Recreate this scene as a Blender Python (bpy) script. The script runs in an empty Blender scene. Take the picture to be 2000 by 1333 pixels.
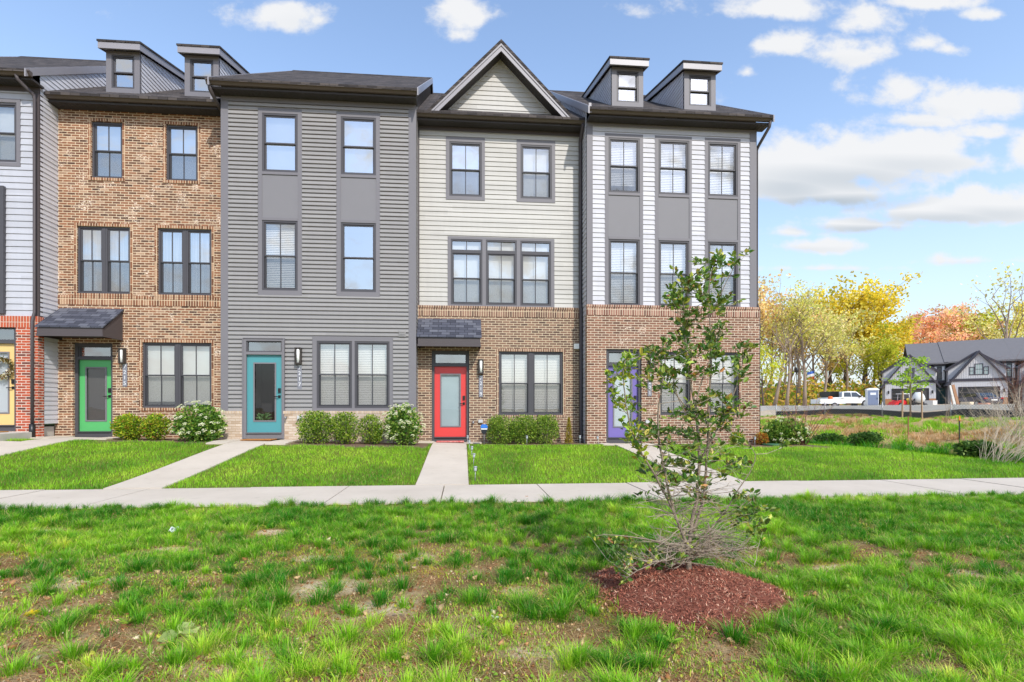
import bpy, math, random
import numpy as np
from mathutils import Vector, Matrix

R = random.Random(11)
RN = np.random.default_rng(5)
COL = bpy.context.scene.collection

# ------------------------------------------------------------------ survey of the place
# camera stands at the origin of x,y; the row of houses runs along U (turned 4.9 degrees)
CAMZ = 1.27
F, PX, PY = 1020.0, 990.0, 800.0
TH = math.atan(0.085)
CT, ST = math.cos(TH), math.sin(TH)
VA, VB = 14.28, 14.88            # front planes of the forward and the set back houses


def uv2w(u, v, z=0.0):
    return Vector((CT * u - ST * v, ST * u + CT * v, z))


def w2uv(x, y):
    return CT * x + ST * y, -ST * x + CT * y


def fac(px, py, v):
    rx = (px - PX) / F
    t = v / (CT - ST * rx)
    return CT * rx * t + ST * t, CAMZ + (PY - py) / F * t


def fu(px, v):
    return fac(px, 0, v)[0]


def wp(px, py, d):
    return Vector(((px - PX) / F * d, d, CAMZ + (PY - py) / F * d))


# ------------------------------------------------------------------ materials
def lin(c):
    c /= 255.0
    return c / 12.92 if c <= 0.04045 else ((c + 0.055) / 1.055) ** 2.4


def rgb(r, g, b):
    return (lin(r), lin(g), lin(b), 1.0)


class N:
    """small node-tree writer"""
    def __init__(s, name):
        s.m = bpy.data.materials.new(name)
        s.m.use_nodes = True
        s.t = s.m.node_tree
        s.t.nodes.clear()
        s.out = s.t.nodes.new('ShaderNodeOutputMaterial')

    def n(s, typ, _o=None, **kw):
        nd = s.t.nodes.new('ShaderNode' + typ)
        for k, v in kw.items():
            k2 = k.replace('_', ' ')
            tgt = None
            for i in nd.inputs:
                if i.name.lower() == k2.lower() and i.enabled:
                    tgt = i
                    break
            if tgt is not None:
                if isinstance(v, bpy.types.NodeSocket):
                    s.t.links.new(v, tgt)
                else:
                    tgt.default_value = v
            else:
                setattr(nd, k, v)
        return nd

    def link(s, a, b):
        s.t.links.new(a, b)

    def coord(s, kind='Object'):
        return s.n('TexCoord').outputs[kind]

    def math(s, op, a, b=0.0, c=0.0):
        nd = s.t.nodes.new('ShaderNodeMath')
        nd.operation = op
        for i, v in enumerate((a, b, c)):
            if isinstance(v, bpy.types.NodeSocket):
                s.t.links.new(v, nd.inputs[i])
            else:
                nd.inputs[i].default_value = v
        return nd.outputs[0]

    def mix(s, fac_, a, b, typ='MIX'):
        nd = s.t.nodes.new('ShaderNodeMix')
        nd.data_type = 'RGBA'
        nd.blend_type = typ
        for i, v in ((0, fac_), (6, a), (7, b)):
            if isinstance(v, bpy.types.NodeSocket):
                s.t.links.new(v, nd.inputs[i])
            else:
                nd.inputs[i].default_value = v
        return nd.outputs[2]

    def ramp(s, f, stops, interp='LINEAR'):
        nd = s.t.nodes.new('ShaderNodeValToRGB')
        nd.color_ramp.interpolation = interp
        e = nd.color_ramp.elements
        while len(e) < len(stops):
            e.new(0.5)
        for k, (p, c) in enumerate(stops):
            e[k].position = p
            e[k].color = c
        s.t.links.new(f, nd.inputs[0])
        return nd.outputs[0]

    def noise(s, vec, scale, detail=3.0, rough=0.5):
        nd = s.t.nodes.new('ShaderNodeTexNoise')
        nd.inputs['Scale'].default_value = scale
        nd.inputs['Detail'].default_value = detail
        nd.inputs['Roughness'].default_value = rough
        if vec is not None:
            s.t.links.new(vec, nd.inputs['Vector'])
        return nd.outputs['Fac']

    def done(s, color, rough=0.6, spec=0.4, bump=None, bump_d=0.01, metal=0.0, bump_s=1.0):
        p = s.t.nodes.new('ShaderNodeBsdfPrincipled')
        for nm, v in (('Base Color', color), ('Roughness', rough), ('Specular IOR Level', spec), ('Metallic', metal)):
            if isinstance(v, bpy.types.NodeSocket):
                s.t.links.new(v, p.inputs[nm])
            else:
                p.inputs[nm].default_value = v
        if bump is not None:
            b = s.t.nodes.new('ShaderNodeBump')
            b.inputs['Strength'].default_value = bump_s
            b.inputs['Distance'].default_value = bump_d
            s.t.links.new(bump, b.inputs['Height'])
            s.t.links.new(b.outputs[0], p.inputs['Normal'])
        s.t.links.new(p.outputs[0], s.out.inputs[0])
        return s.m


MATS = {}


def mat(name, col, rough=0.6, var=0.12, scale=3.0, spec=0.35, metal=0.0, grain=0.0):
    """paint / plastic / metal with faint uneven tone"""
    if name in MATS:
        return MATS[name]
    k = N(name)
    co = k.coord()
    f = k.noise(co, scale, 5.0, 0.6)
    d = tuple(c * (1 - var) for c in col[:3]) + (1,)
    l = tuple(min(1, c * (1 + var)) for c in col[:3]) + (1,)
    c = k.mix(f, d, l)
    b = k.noise(co, 90.0, 2.0) if grain else None
    MATS[name] = k.done(c, rough, spec, b, grain or 0.01, metal)
    return MATS[name]


def brick_mat(name, stops, mortar, soldier=False, wash=None, bw=0.207, rh=0.0677, ms=0.0088):
    k = N(name)
    co = k.coord()
    sx = k.n('SeparateXYZ', Vector=co)
    a = k.math('ADD', sx.outputs[0], sx.outputs[1])
    z = sx.outputs[2]
    cv = k.n('CombineXYZ', X=z if soldier else a, Y=a if soldier else z, Z=0.0)
    # a little waviness keeps courses from being ruler straight
    wob = k.n('TexNoise', Vector=co, Scale=9.0, Detail=2.0)
    wv = k.n('VectorMath', operation='MULTIPLY_ADD')
    k.link(wob.outputs['Color'], wv.inputs[0])
    wv.inputs[1].default_value = (0.006, 0.006, 0)
    k.link(cv.outputs[0], wv.inputs[2])
    br = k.t.nodes.new('ShaderNodeTexBrick')
    br.offset = 0.0 if soldier else 0.5
    br.inputs['Color1'].default_value = (0, 0, 0, 1)
    br.inputs['Color2'].default_value = (1, 1, 1, 1)
    br.inputs['Mortar'].default_value = (0.5, 0.5, 0.5, 1)
    br.inputs['Scale'].default_value = 1.0
    br.inputs['Mortar Size'].default_value = ms
    br.inputs['Mortar Smooth'].default_value = 0.25
    br.inputs['Bias'].default_value = 0.0
    br.inputs['Brick Width'].default_value = bw
    br.inputs['Row Height'].default_value = rh
    k.link(wv.outputs[0], br.inputs['Vector'])
    c = k.ramp(br.outputs['Color'], stops)
    n1 = k.noise(co, 30.0, 4.0, 0.7)
    c = k.mix(k.math('MULTIPLY', n1, 0.42), c, (0.06, 0.04, 0.032, 1))
    if wash:
        w1 = k.noise(co, 2.3, 3.0, 0.65)
        w2 = k.noise(co, 26.0, 3.0, 0.7)
        w = k.math('MULTIPLY', w1, w2)
        w = k.ramp(w, [(wash[1], (0, 0, 0, 1)), (wash[1] + 0.06, (1, 1, 1, 1))])
        c = k.mix(w, c, wash[0])
    n2 = k.noise(co, 1.1, 3.0)
    mdk = tuple(x * 0.78 for x in mortar[:3]) + (1,)
    mc = k.mix(n2, mdk, mortar)
    c = k.mix(br.outputs['Fac'], c, mc)
    h = k.math('SUBTRACT', k.math('MULTIPLY', n1, 0.25), br.outputs['Fac'])
    MATS[name] = k.done(c, 0.85, 0.2, h, 0.008)
    return MATS[name]


def shingle_mat(name, c0, c1, c2, soldier=False):
    k = N(name)
    co = k.coord()
    sx = k.n('SeparateXYZ', Vector=co)
    cv = k.n('CombineXYZ', X=sx.outputs[1] if soldier else sx.outputs[0], Y=k.math('MULTIPLY', sx.outputs[2], 1.75), Z=0.0)
    br = k.t.nodes.new('ShaderNodeTexBrick')
    br.offset = 0.37
    br.inputs['Color1'].default_value = (0, 0, 0, 1)
    br.inputs['Color2'].default_value = (1, 1, 1, 1)
    br.inputs['Mortar'].default_value = (0.0, 0.0, 0.0, 1)
    br.inputs['Scale'].default_value = 1.0
    br.inputs['Mortar Size'].default_value = 0.006
    br.inputs['Brick Width'].default_value = 0.24
    br.inputs['Row Height'].default_value = 0.14
    k.link(cv.outputs[0], br.inputs['Vector'])
    c = k.ramp(br.outputs['Color'], [(0.0, c0), (0.5, c1), (1.0, c2)])
    n1 = k.noise(co, 60.0, 3.0, 0.7)
    c = k.mix(k.math('MULTIPLY', n1, 0.6), c, tuple(x * 0.4 for x in c0[:3]) + (1,))
    c = k.mix(br.outputs['Fac'], c, tuple(x * 0.4 for x in c0[:3]) + (1,))
    h = k.math('SUBTRACT', n1, br.outputs['Fac'])
    MATS[name] = k.done(c, 0.9, 0.2, h, 0.006)
    return MATS[name]


def leaf_mat(name, rough=0.45, trans=0.35, spec=0.35, ttint=(1.05, 1.12, 0.6, 1)):
    """colour comes from each leaf's own 'tint' attribute"""
    k = N(name)
    at = k.n('Attribute', attribute_name='tint')
    col = at.outputs['Color']
    p = k.n('BsdfPrincipled', Base_Color=col, Roughness=rough)
    p.inputs['Specular IOR Level'].default_value = spec
    tr = k.n('BsdfTranslucent', Color=k.mix(1.0, col, ttint, 'MULTIPLY'))
    mx = k.n('MixShader')
    mx.inputs[0].default_value = trans
    k.link(p.outputs[0], mx.inputs[1])
    k.link(tr.outputs[0], mx.inputs[2])
    k.link(mx.outputs[0], k.out.inputs[0])
    MATS[name] = k.m
    return k.m


def glass_mat(name, base=0.16, tint=(1, 1, 1, 1), rough=0.0):
    k = N(name)
    tr = k.n('BsdfTransparent', Color=tint)
    co = k.coord()
    nz = k.noise(co, 1.3, 2.0)
    bp = k.t.nodes.new('ShaderNodeBump')
    bp.inputs['Strength'].default_value = 0.12
    bp.inputs['Distance'].default_value = 0.02
    k.link(nz, bp.inputs['Height'])
    gl = k.n('BsdfGlossy', Roughness=rough)
    k.link(bp.outputs[0], gl.inputs['Normal'])
    ge = k.n('NewGeometry')
    dt = k.n('VectorMath', operation='DOT_PRODUCT')
    k.link(ge.outputs['Incoming'], dt.inputs[0]); k.link(ge.outputs['Normal'], dt.inputs[1])
    g5 = k.math('POWER', k.math('SUBTRACT', 1.0, k.math('ABSOLUTE', dt.outputs['Value'])), 5.0)
    f = k.math('ADD', base, k.math('MULTIPLY', g5, 1 - base))
    mx = k.n('MixShader')
    k.link(f, mx.inputs[0])
    k.link(tr.outputs[0], mx.inputs[1])
    k.link(gl.outputs[0], mx.inputs[2])
    k.link(mx.outputs[0], k.out.inputs[0])
    MATS[name] = k.m
    return k.m


# ------------------------------------------------------------------ mesh builder
class MB:
    def __init__(s):
        s.v, s.f, s.mi, s.sm = [], [], [], []

    def face(s, pts, mi=0, smooth=False):
        n = len(s.v)
        s.v.extend([tuple(p) for p in pts])
        s.f.append(tuple(range(n, n + len(pts))))
        s.mi.append(mi)
        s.sm.append(smooth)

    def box(s, x0, x1, y0, y1, z0, z1, mi=0):
        if x0 > x1: x0, x1 = x1, x0
        if y0 > y1: y0, y1 = y1, y0
        if z0 > z1: z0, z1 = z1, z0
        n = len(s.v)
        s.v += [(x0, y0, z0), (x1, y0, z0), (x1, y1, z0), (x0, y1, z0), (x0, y0, z1), (x1, y0, z1), (x1, y1, z1), (x0, y1, z1)]
        for q in ((0, 3, 2, 1), (4, 5, 6, 7), (0, 1, 5, 4), (1, 2, 6, 5), (2, 3, 7, 6), (3, 0, 4, 7)):
            s.f.append(tuple(n + i for i in q))
            s.mi.append(mi)
            s.sm.append(False)

    def ring(s, x0, x1, z0, z1, w, y0, y1, mi=0):
        """upright rectangular frame of four butted bars"""
        s.box(x0, x1, y0, y1, z1 - w, z1, mi)
        s.box(x0, x1, y0, y1, z0, z0 + w, mi)
        s.box(x0, x0 + w, y0, y1, z0 + w, z1 - w, mi)
        s.box(x1 - w, x1, y0, y1, z0 + w, z1 - w, mi)

    def prism(s, poly, axis, a0, a1, mi=0):
        """poly: 2D points in the two other axes (order x,y,z without axis)"""
        def P(p, a):
            if axis == 0: return (a, p[0], p[1])
            if axis == 1: return (p[0], a, p[1])
            return (p[0], p[1], a)
        n = len(s.v)
        m = len(poly)
        s.v += [P(p, a0) for p in poly] + [P(p, a1) for p in poly]
        s.f.append(tuple(n + i for i in range(m))[::-1]); s.mi.append(mi); s.sm.append(False)
        s.f.append(tuple(n + m + i for i in range(m))); s.mi.append(mi); s.sm.append(False)
        for i in range(m):
            j = (i + 1) % m
            s.f.append((n + i, n + j, n + m + j, n + m + i)); s.mi.append(mi); s.sm.append(False)

    def tube(s, pts, rad, n=6, mi=0, cap=True):
        pts = [Vector(p) for p in pts]
        if not isinstance(rad, (list, tuple)):
            rad = [rad] * len(pts)
        base = len(s.v)
        ref = None
        for i, p in enumerate(pts):
            d = (pts[min(i + 1, len(pts) - 1)] - pts[max(i - 1, 0)])
            if d.length < 1e-9: d = Vector((0, 0, 1))
            d.normalize()
            if ref is None:
                ref = Vector((1, 0, 0)) if abs(d.x) < 0.8 else Vector((0, 1, 0))
            a = (ref - d * ref.dot(d))
            if a.length < 1e-6:
                a = d.orthogonal()
            a.normalize(); ref = a
            b = d.cross(a)
            for k in range(n):
                t = 2 * math.pi * k / n
                s.v.append(tuple(p + (a * math.cos(t) + b * math.sin(t)) * rad[i]))
        for i in range(len(pts) - 1):
            for k in range(n):
                k2 = (k + 1) % n
                s.f.append((base + i * n + k, base + i * n + k2, base + (i + 1) * n + k2, base + (i + 1) * n + k))
                s.mi.append(mi); s.sm.append(True)
        if cap:
            s.f.append(tuple(base + k for k in range(n))[::-1]); s.mi.append(mi); s.sm.append(False)
            e = base + (len(pts) - 1) * n
            s.f.append(tuple(e + k for k in range(n))); s.mi.append(mi); s.sm.append(False)

    def lathe(s, c, prof, n=16, mi=0):
        base = len(s.v)
        for r, z in prof:
            for k in range(n):
                t = 2 * math.pi * k / n
                s.v.append((c[0] + r * math.cos(t), c[1] + r * math.sin(t), c[2] + z))
        for i in range(len(prof) - 1):
            for k in range(n):
                k2 = (k + 1) % n
                s.f.append((base + i * n + k, base + i * n + k2, base + (i + 1) * n + k2, base + (i + 1) * n + k))
                s.mi.append(mi); s.sm.append(True)
        s.f.append(tuple(base + k for k in range(n))[::-1]); s.mi.append(mi); s.sm.append(False)
        e = base + (len(prof) - 1) * n
        s.f.append(tuple(e + k for k in range(n))); s.mi.append(mi); s.sm.append(False)

    def build(s, name, mats, parent=None, org=(0, 0, 0), bevel=0.0):
        me = bpy.data.meshes.new(name)
        v = [(a - org[0], b - org[1], c - org[2]) for a, b, c in s.v]
        me.from_pydata(v, [], s.f)
        if not isinstance(mats, (list, tuple)):
            mats = [mats]
        for m in mats:
            me.materials.append(m)
        me.polygons.foreach_set('material_index', s.mi)
        me.polygons.foreach_set('use_smooth', s.sm)
        me.update()
        o = bpy.data.objects.new(name, me)
        COL.objects.link(o)
        if parent is not None:
            o.parent = parent
        if bevel:
            b = o.modifiers.new('bevel', 'BEVEL')
            b.width = bevel
            b.segments = 2
            b.limit_method = 'ANGLE'
        return o


def fastmesh(name, verts, loops, sizes, mats, tint=None, parent=None, smooth=True, midx=None):
    """big meshes straight from numpy arrays; tint is one colour per vertex"""
    me = bpy.data.meshes.new(name)
    nv, nl, nf = len(verts), len(loops), len(sizes)
    me.vertices.add(nv); me.loops.add(nl); me.polygons.add(nf)
    me.vertices.foreach_set('co', np.ascontiguousarray(verts, dtype=np.float32).ravel())
    me.loops.foreach_set('vertex_index', np.ascontiguousarray(loops, dtype=np.int32).ravel())
    st = np.zeros(nf, dtype=np.int32)
    st[1:] = np.cumsum(sizes)[:-1]
    me.polygons.foreach_set('loop_start', st)
    me.polygons.foreach_set('use_smooth', np.full(nf, smooth, dtype=bool))
    if not isinstance(mats, (list, tuple)):
        mats = [mats]
    for m in mats:
        me.materials.append(m)
    if midx is not None:
        me.polygons.foreach_set('material_index', np.ascontiguousarray(midx, dtype=np.int32))
    if tint is not None:
        at = me.attributes.new('tint', 'FLOAT_COLOR', 'POINT')
        c = np.ones((nv, 4), dtype=np.float32)
        c[:, :3] = tint
        at.data.foreach_set('color', c.ravel())
    me.update(calc_edges=True)
    me.validate()
    o = bpy.data.objects.new(name, me)
    COL.objects.link(o)
    if parent is not None:
        o.parent = parent
    return o


def tag(o, label, cat, group=None, kind=None):
    o['label'] = label
    o['category'] = cat
    if group: o['group'] = group
    if kind: o['kind'] = kind
    return o


def setting(o, kind='structure', label=None):
    o['kind'] = kind
    if label: o['label'] = label
    return o


def empty(name, loc, rz=0.0):
    o = bpy.data.objects.new(name, None)
    o.empty_display_size = 0.2
    o.location = loc
    o.rotation_euler = (0, 0, rz)
    COL.objects.link(o)
    return o


def thing(name, loc, label, cat, group=None, rz=0.0):
    return tag(empty(name, loc, rz), label, cat, group)


def text_part(body, size, mat_, parent, loc, name='digits', align='CENTER', space=1.0, depth=0.003, line=0.8, flat=False, rz=0.0):
    cu = bpy.data.curves.new(name + '_text', 'FONT')
    cu.body = body
    cu.size = size
    cu.align_x = align
    cu.align_y = 'CENTER'
    cu.extrude = depth
    cu.space_line = line
    cu.space_character = space
    t = bpy.data.objects.new(name + '_text', cu)
    COL.objects.link(t)
    dg = bpy.context.evaluated_depsgraph_get()
    me = bpy.data.meshes.new_from_object(t.evaluated_get(dg))
    bpy.data.objects.remove(t)
    me.materials.clear()
    me.materials.append(mat_)
    me.transform(Matrix.Translation(loc) @ Matrix.Rotation(rz, 4, 'Z') @ Matrix.Rotation(math.pi / 2, 4, 'X'))
    o = bpy.data.objects.new(name, me)
    COL.objects.link(o)
    o.parent = parent
    return o


# ------------------------------------------------------------------ value noise for layout
_perm = np.random.default_rng(3).random((256, 256))


def vnoise(x, y):
    x = np.asarray(x, dtype=np.float64); y = np.asarray(y, dtype=np.float64)
    xi = np.floor(x).astype(int); yi = np.floor(y).astype(int)
    fx = x - xi; fy = y - yi
    fx = fx * fx * (3 - 2 * fx); fy = fy * fy * (3 - 2 * fy)
    g = lambda a, b: _perm[a % 256, b % 256]
    return (g(xi, yi) * (1 - fx) + g(xi + 1, yi) * fx) * (1 - fy) + (g(xi, yi + 1) * (1 - fx) + g(xi + 1, yi + 1) * fx) * fy


def fbm(x, y, o=4):
    s, a, t = 0, 0.5, 0
    for i in range(o):
        s = s + a * vnoise(np.asarray(x) * 2 ** i + 17.3 * i, np.asarray(y) * 2 ** i + 5.1 * i)
        t += a
        a *= 0.5
    return s / t


def sstep(a, b, x):
    t = np.clip((np.asarray(x, dtype=np.float64) - a) / (b - a), 0, 1)
    return t * t * (3 - 2 * t)


# ------------------------------------------------------------------ lie of the land
EX, EY = 8.93, 15.7


def ditch_w(x, y):
    return (np.asarray(x) - EX) * 0.845 + (np.asarray(y) - EY) * 0.536


MX, MY = 1.26, 3.68              # middle of the mulch mound


def gz(x, y):
    x = np.asarray(x, dtype=np.float64); y = np.asarray(y, dtype=np.float64)
    u, v = CT * x + ST * y, -ST * x + CT * y
    hb = np.interp(u, [-16, -12.5, -10, -5, 0, 4, 9, 14], [.70, .60, .51, .45, .33, .31, .27, .2])
    s = np.clip((v - 8.75) / (13.4 - 8.75), 0, 1)
    z = hb * (s * 0.75 + 0.25 * s * s * (3 - 2 * s))
    z = z + np.where(v < 7.1, -0.035 + 0.05 * (fbm(x * 1.3 + 40, y * 1.3) - 0.5), 0.0) * sstep(7.1, 6.9, v)
    w = ditch_w(x, y)
    dip = -0.10 * np.exp(-((w - 0.8) / 0.9) ** 2)
    bank = np.interp(w, [0, 2, 9, 10.5, 12.8, 13.3, 50, 62, 400], [0, .10, .62, .68, .85, 1.1, 1.1, 1.65, 2.6])
    n = 0.42 * (fbm(x * 0.6, y * 0.6 + 9) - 0.5) * sstep(0.5, 3, w) * sstep(12, 9, w)
    zr = 0.24 + bank + n
    t = sstep(-0.3, 0.9, w)
    z = z * (1 - t) + zr * t + dip
    r = ((x - MX) / 0.78) ** 2 + ((y - MY) / 0.85) ** 2
    z = z + 0.06 * np.clip(1 - r, 0, 1)
    return z


def gzf(x, y):
    return float(gz(x, y))


SAND = [(640, 1150, .30, .15), (735, 1190, .24, .12), (800, 1085, .20, .10), (530, 1040, .22, .10), (150, 1140, .30, .12), (610, 1090, .2, .08), (1010, 1150, .16, .08), (330, 1075, .22, .09), (90, 1035, .3, .08), (1640, 1110, .22, .07), (1930, 1120, .3, .08), (1090, 1275, .3, .08), (460, 1290, .28, .09)]
SANDXY = []


def sand(x, y):
    """sandy worn spots in the near lawn"""
    if not SANDXY:
        for px, py, rx, ry in SAND:
            d = F * (CAMZ + .03) / (py - PY)
            SANDXY.append(((px - PX) / F * d, d, rx, ry * 1.5))
    x = np.asarray(x, dtype=np.float64); y = np.asarray(y, dtype=np.float64)
    o = np.zeros(np.broadcast(x, y).shape)
    n = fbm(x * 5 + 2, y * 5 + 50, 3) - .5
    for cx, cy, rx, ry in SANDXY:
        o = np.maximum(o, sstep(1.35, .55, np.sqrt(((x - cx) / rx) ** 2 + ((y - cy) / ry) ** 2) + n * 1.1))
    return o


def siding_mat(name, col):
    """vinyl boards: each course and length a touch different, faint streaks, butt joints"""
    k = N(name)
    co = k.coord()
    sx = k.n('SeparateXYZ', Vector=co)
    a = k.math('ADD', sx.outputs[0], sx.outputs[1])
    row = k.math('FLOOR', k.math('MULTIPLY', sx.outputs[2], 7.6))
    wn = k.n('TexWhiteNoise', noise_dimensions='1D', W=row)
    seg = k.math('FLOOR', k.math('ADD', k.math('MULTIPLY', a, .30), k.math('MULTIPLY', wn.outputs['Value'], 7.0)))
    wn2 = k.n('TexWhiteNoise', noise_dimensions='2D', Vector=k.n('CombineXYZ', X=row, Y=seg, Z=0.0).outputs[0])
    st = k.noise(k.n('CombineXYZ', X=k.math('MULTIPLY', a, 5.0), Y=k.math('MULTIPLY', sx.outputs[2], .5), Z=0.0).outputs[0], 1.6, 5.0, .6)
    f = k.math('ADD', k.math('MULTIPLY', wn2.outputs['Value'], .45), k.math('MULTIPLY', st, .55))
    c = k.mix(f, tuple(q * .84 for q in col[:3]) + (1,), tuple(min(1, q * 1.12) for q in col[:3]) + (1,))
    MATS[name] = k.done(c, .55, .35)
    return MATS[name]


def gpt(px, py, it=12):
    """where the sight line through a photo point meets the ground"""
    t = 6.0
    for i in range(4000):
        t = 1.5 + i * 0.03
        p = wp(px, py, t)
        if p.z <= gzf(p.x, p.y):
            break
    return wp(px, py, t)
# ================================================================== THE ROW OF TOWNHOUSES
TRIM = mat('trim_grey_paint', rgb(120, 117, 121), 0.5, 0.05)
FRAME = mat('window_frame_dark', rgb(78, 76, 80), 0.45, 0.06)
BROWN = mat('eave_dark_paint', rgb(82, 75, 76), 0.5, 0.08)
GUTTER = mat('gutter_metal', rgb(92, 82, 76), 0.35, 0.08, spec=0.5)
FASCIA = mat('rake_metal', rgb(150, 146, 150), 0.35, 0.06, spec=0.5)
SOFFIT = mat('soffit', rgb(64, 60, 60), 0.7, 0.1)
GLASS = glass_mat('window_glass', 0.40)
GLASS_HI = glass_mat('window_glass_bright', 0.68)
GLASS_DOOR = glass_mat('door_glass', 0.07)
DARKROOM = mat('dim_room', rgb(38, 36, 36), 0.9, 0.2, 1.0)  # near black paint gives the rooms behind the glass their gloom
BLIND = mat('blind_slats', rgb(236, 234, 226), 0.6, 0.03)
SHADE = mat('roller_shade', rgb(222, 222, 214), 0.8, 0.05, 1.2)
BLACK = mat('black_metal', rgb(30, 29, 30), 0.4, 0.1, spec=0.5)
CONCRETE = mat('concrete_base', rgb(190, 184, 174), 0.9, 0.14, 4.0, 0.2, 0.0, 0.004)
DIGIT = mat('house_number_white', rgb(226, 226, 228), 0.5, 0.02)
PLAQUE = mat('plaque_grey', rgb(128, 128, 136), 0.5, 0.05)


def curtain_mat():
    k = N('curtain_cloth')
    co = k.coord()
    w = k.n('TexWave', Vector=co, Scale=5.0, Distortion=2.0, Detail=2.0, bands_direction='X')
    w.inputs['Detail Scale'].default_value = 0.4
    c = k.mix(w.outputs['Fac'], rgb(205, 202, 196), rgb(240, 238, 232))
    MATS['curtain'] = k.done(c, 0.9, 0.1, w.outputs['Fac'], 0.03)
    return k.m


def screen_mat():
    k = N('insect_screen')
    tr = k.n('BsdfTransparent')
    d = k.n('BsdfDiffuse', Color=(0.05, 0.055, 0.06, 1))
    mx = k.n('MixShader')
    mx.inputs[0].default_value = 0.27
    k.link(tr.outputs[0], mx.inputs[1]); k.link(d.outputs[0], mx.inputs[2])
    k.link(mx.outputs[0], k.out.inputs[0])
    return k.m


CURTAIN = curtain_mat()
SCREEN = screen_mat()
B7215 = brick_mat('brown_tumbled_brick', [(0.0, rgb(88, 64, 54)), (0.3, rgb(144, 100, 74)), (0.6, rgb(168, 118, 88)), (0.85, rgb(116, 84, 68)), (1.0, rgb(200, 164, 136))], rgb(238, 216, 184), wash=(rgb(240, 222, 204), 0.315))
B7215S = brick_mat('brown_soldier_brick', [(0.0, rgb(110, 76, 58)), (0.5, rgb(160, 106, 76)), (1.0, rgb(196, 160, 130))], rgb(236, 210, 176), True)
B7219 = brick_mat('umber_brick', [(0.0, rgb(98, 78, 68)), (0.4, rgb(138, 108, 90)), (0.75, rgb(158, 124, 102)), (1.0, rgb(118, 94, 82))], rgb(228, 208, 178))
B7219S = brick_mat('umber_soldier_brick', [(0.0, rgb(106, 82, 72)), (0.5, rgb(150, 114, 96)), (1.0, rgb(176, 140, 118))], rgb(228, 206, 174), True)
B7221 = brick_mat('russet_brick', [(0.0, rgb(104, 74, 62)), (0.35, rgb(144, 104, 84)), (0.7, rgb(160, 114, 92)), (1.0, rgb(120, 90, 76))], rgb(230, 210, 186), wash=(rgb(232, 212, 194), 0.34))
B7221S = brick_mat('russet_soldier_brick', [(0.0, rgb(112, 80, 70)), (0.5, rgb(160, 110, 94)), (1.0, rgb(190, 150, 130))], rgb(232, 212, 186), True)
B7213 = brick_mat('orange_brick', [(0.0, rgb(86, 66, 62)), (0.2, rgb(186, 84, 56)), (0.6, rgb(206, 94, 60)), (0.85, rgb(176, 84, 62)), (1.0, rgb(112, 80, 72))], rgb(238, 216, 200))
B7213S = brick_mat('orange_soldier_brick', [(0.0, rgb(170, 78, 54)), (0.5, rgb(206, 98, 64)), (1.0, rgb(186, 90, 66))], rgb(226, 200, 180), True)
B7217 = brick_mat('cream_brick', [(0.0, rgb(206, 186, 166)), (0.5, rgb(226, 208, 190)), (1.0, rgb(190, 164, 140))], rgb(206, 176, 140), ms=0.005)
S7217 = siding_mat('siding_pewter', rgb(150, 147, 146))
S7219 = siding_mat('siding_cream', rgb(187, 184, 178))
S7221 = siding_mat('siding_white', rgb(194, 193, 198))
S7213 = siding_mat('siding_pale_grey', rgb(186, 187, 194))
SCHEEK = siding_mat('siding_silver', rgb(208, 207, 212))
SHING = shingle_mat('roof_shingles', rgb(62, 58, 58), rgb(86, 80, 78), rgb(108, 100, 96))
SHINGX = shingle_mat('roof_shingles_cross', rgb(62, 58, 58), rgb(86, 80, 78), rgb(108, 100, 96), True)
SHINGC = shingle_mat('canopy_shingles', rgb(66, 68, 78), rgb(92, 94, 106), rgb(120, 122, 132))
PANEL = mat('spandrel_panel', rgb(126, 124, 127), 0.55, 0.04)


class House:
    def __init__(s, name, u0, v0, z0, label):
        s.u0, s.v0, s.z0 = u0, v0, z0
        s.root = thing(name, uv2w(u0, v0, z0), label, 'townhouse', 'townhouses of the row', TH)
        s.org = (u0, v0, z0)

    def add(s, name, mb, mats, parent=None, label=None, bevel=0.0):
        o = mb.build(name, mats, parent or s.root, s.org, bevel)
        if label: o['label'] = label
        return o


def cuts(lo, hi, spans):
    """intervals of lo..hi left over after removing spans"""
    out = []
    c = lo
    for a, b in sorted(spans):
        if b <= c: continue
        if a > c: out.append((c, min(a, hi)))
        c = max(c, b)
        if c >= hi: break
    if c < hi: out.append((c, hi))
    return [(a, b) for a, b in out if b - a > 1e-4]


def siding(mb, u0, u1, z0, z1, v, ex, holes=(), lap=0.018, dutch=True, mi=0, mapf=None):
    """lapped boards; mapf turns (u, out, z) into a point so that cheeks and side walls can use it too"""
    if mapf is None:
        mapf = lambda u, o, z: (u, v - o, z)
    prof = [(0, 1.0), (0.66, 0.9), (0.70, 0.05), (1.0, 0.0)] if dutch else [(0, 1.0), (0.89, 0.45), (0.895, 0.0), (1.0, 0.0)]
    z = z0
    while z < z1 - 1e-4:
        zt = min(z + ex, z1)
        zs = sorted({z, zt} | {h for hh in holes for h in (hh[2], hh[3]) if z < h < zt} | {z + ex * p[0] for p in prof if z < z + ex * p[0] < zt})
        for a, b in zip(zs, zs[1:]):
            if b - a < 1e-4: continue
            m = (a + b) / 2
            sp = [(h[0], h[1]) for h in holes if h[2] < m < h[3]]
            oa = np.interp((a - z) / ex, [p[0] for p in prof], [p[1] for p in prof]) * lap
            ob = np.interp((b - z) / ex, [p[0] for p in prof], [p[1] for p in prof]) * lap
            for c, d in cuts(u0, u1, sp):
                mb.face([mapf(c, oa, a), mapf(d, oa, a), mapf(d, ob, b), mapf(c, ob, b)], mi)
                if a == z:
                    mb.face([mapf(c, 0.0, a), mapf(d, 0.0, a), mapf(d, oa, a), mapf(c, oa, a)], mi)
        z = zt


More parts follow.
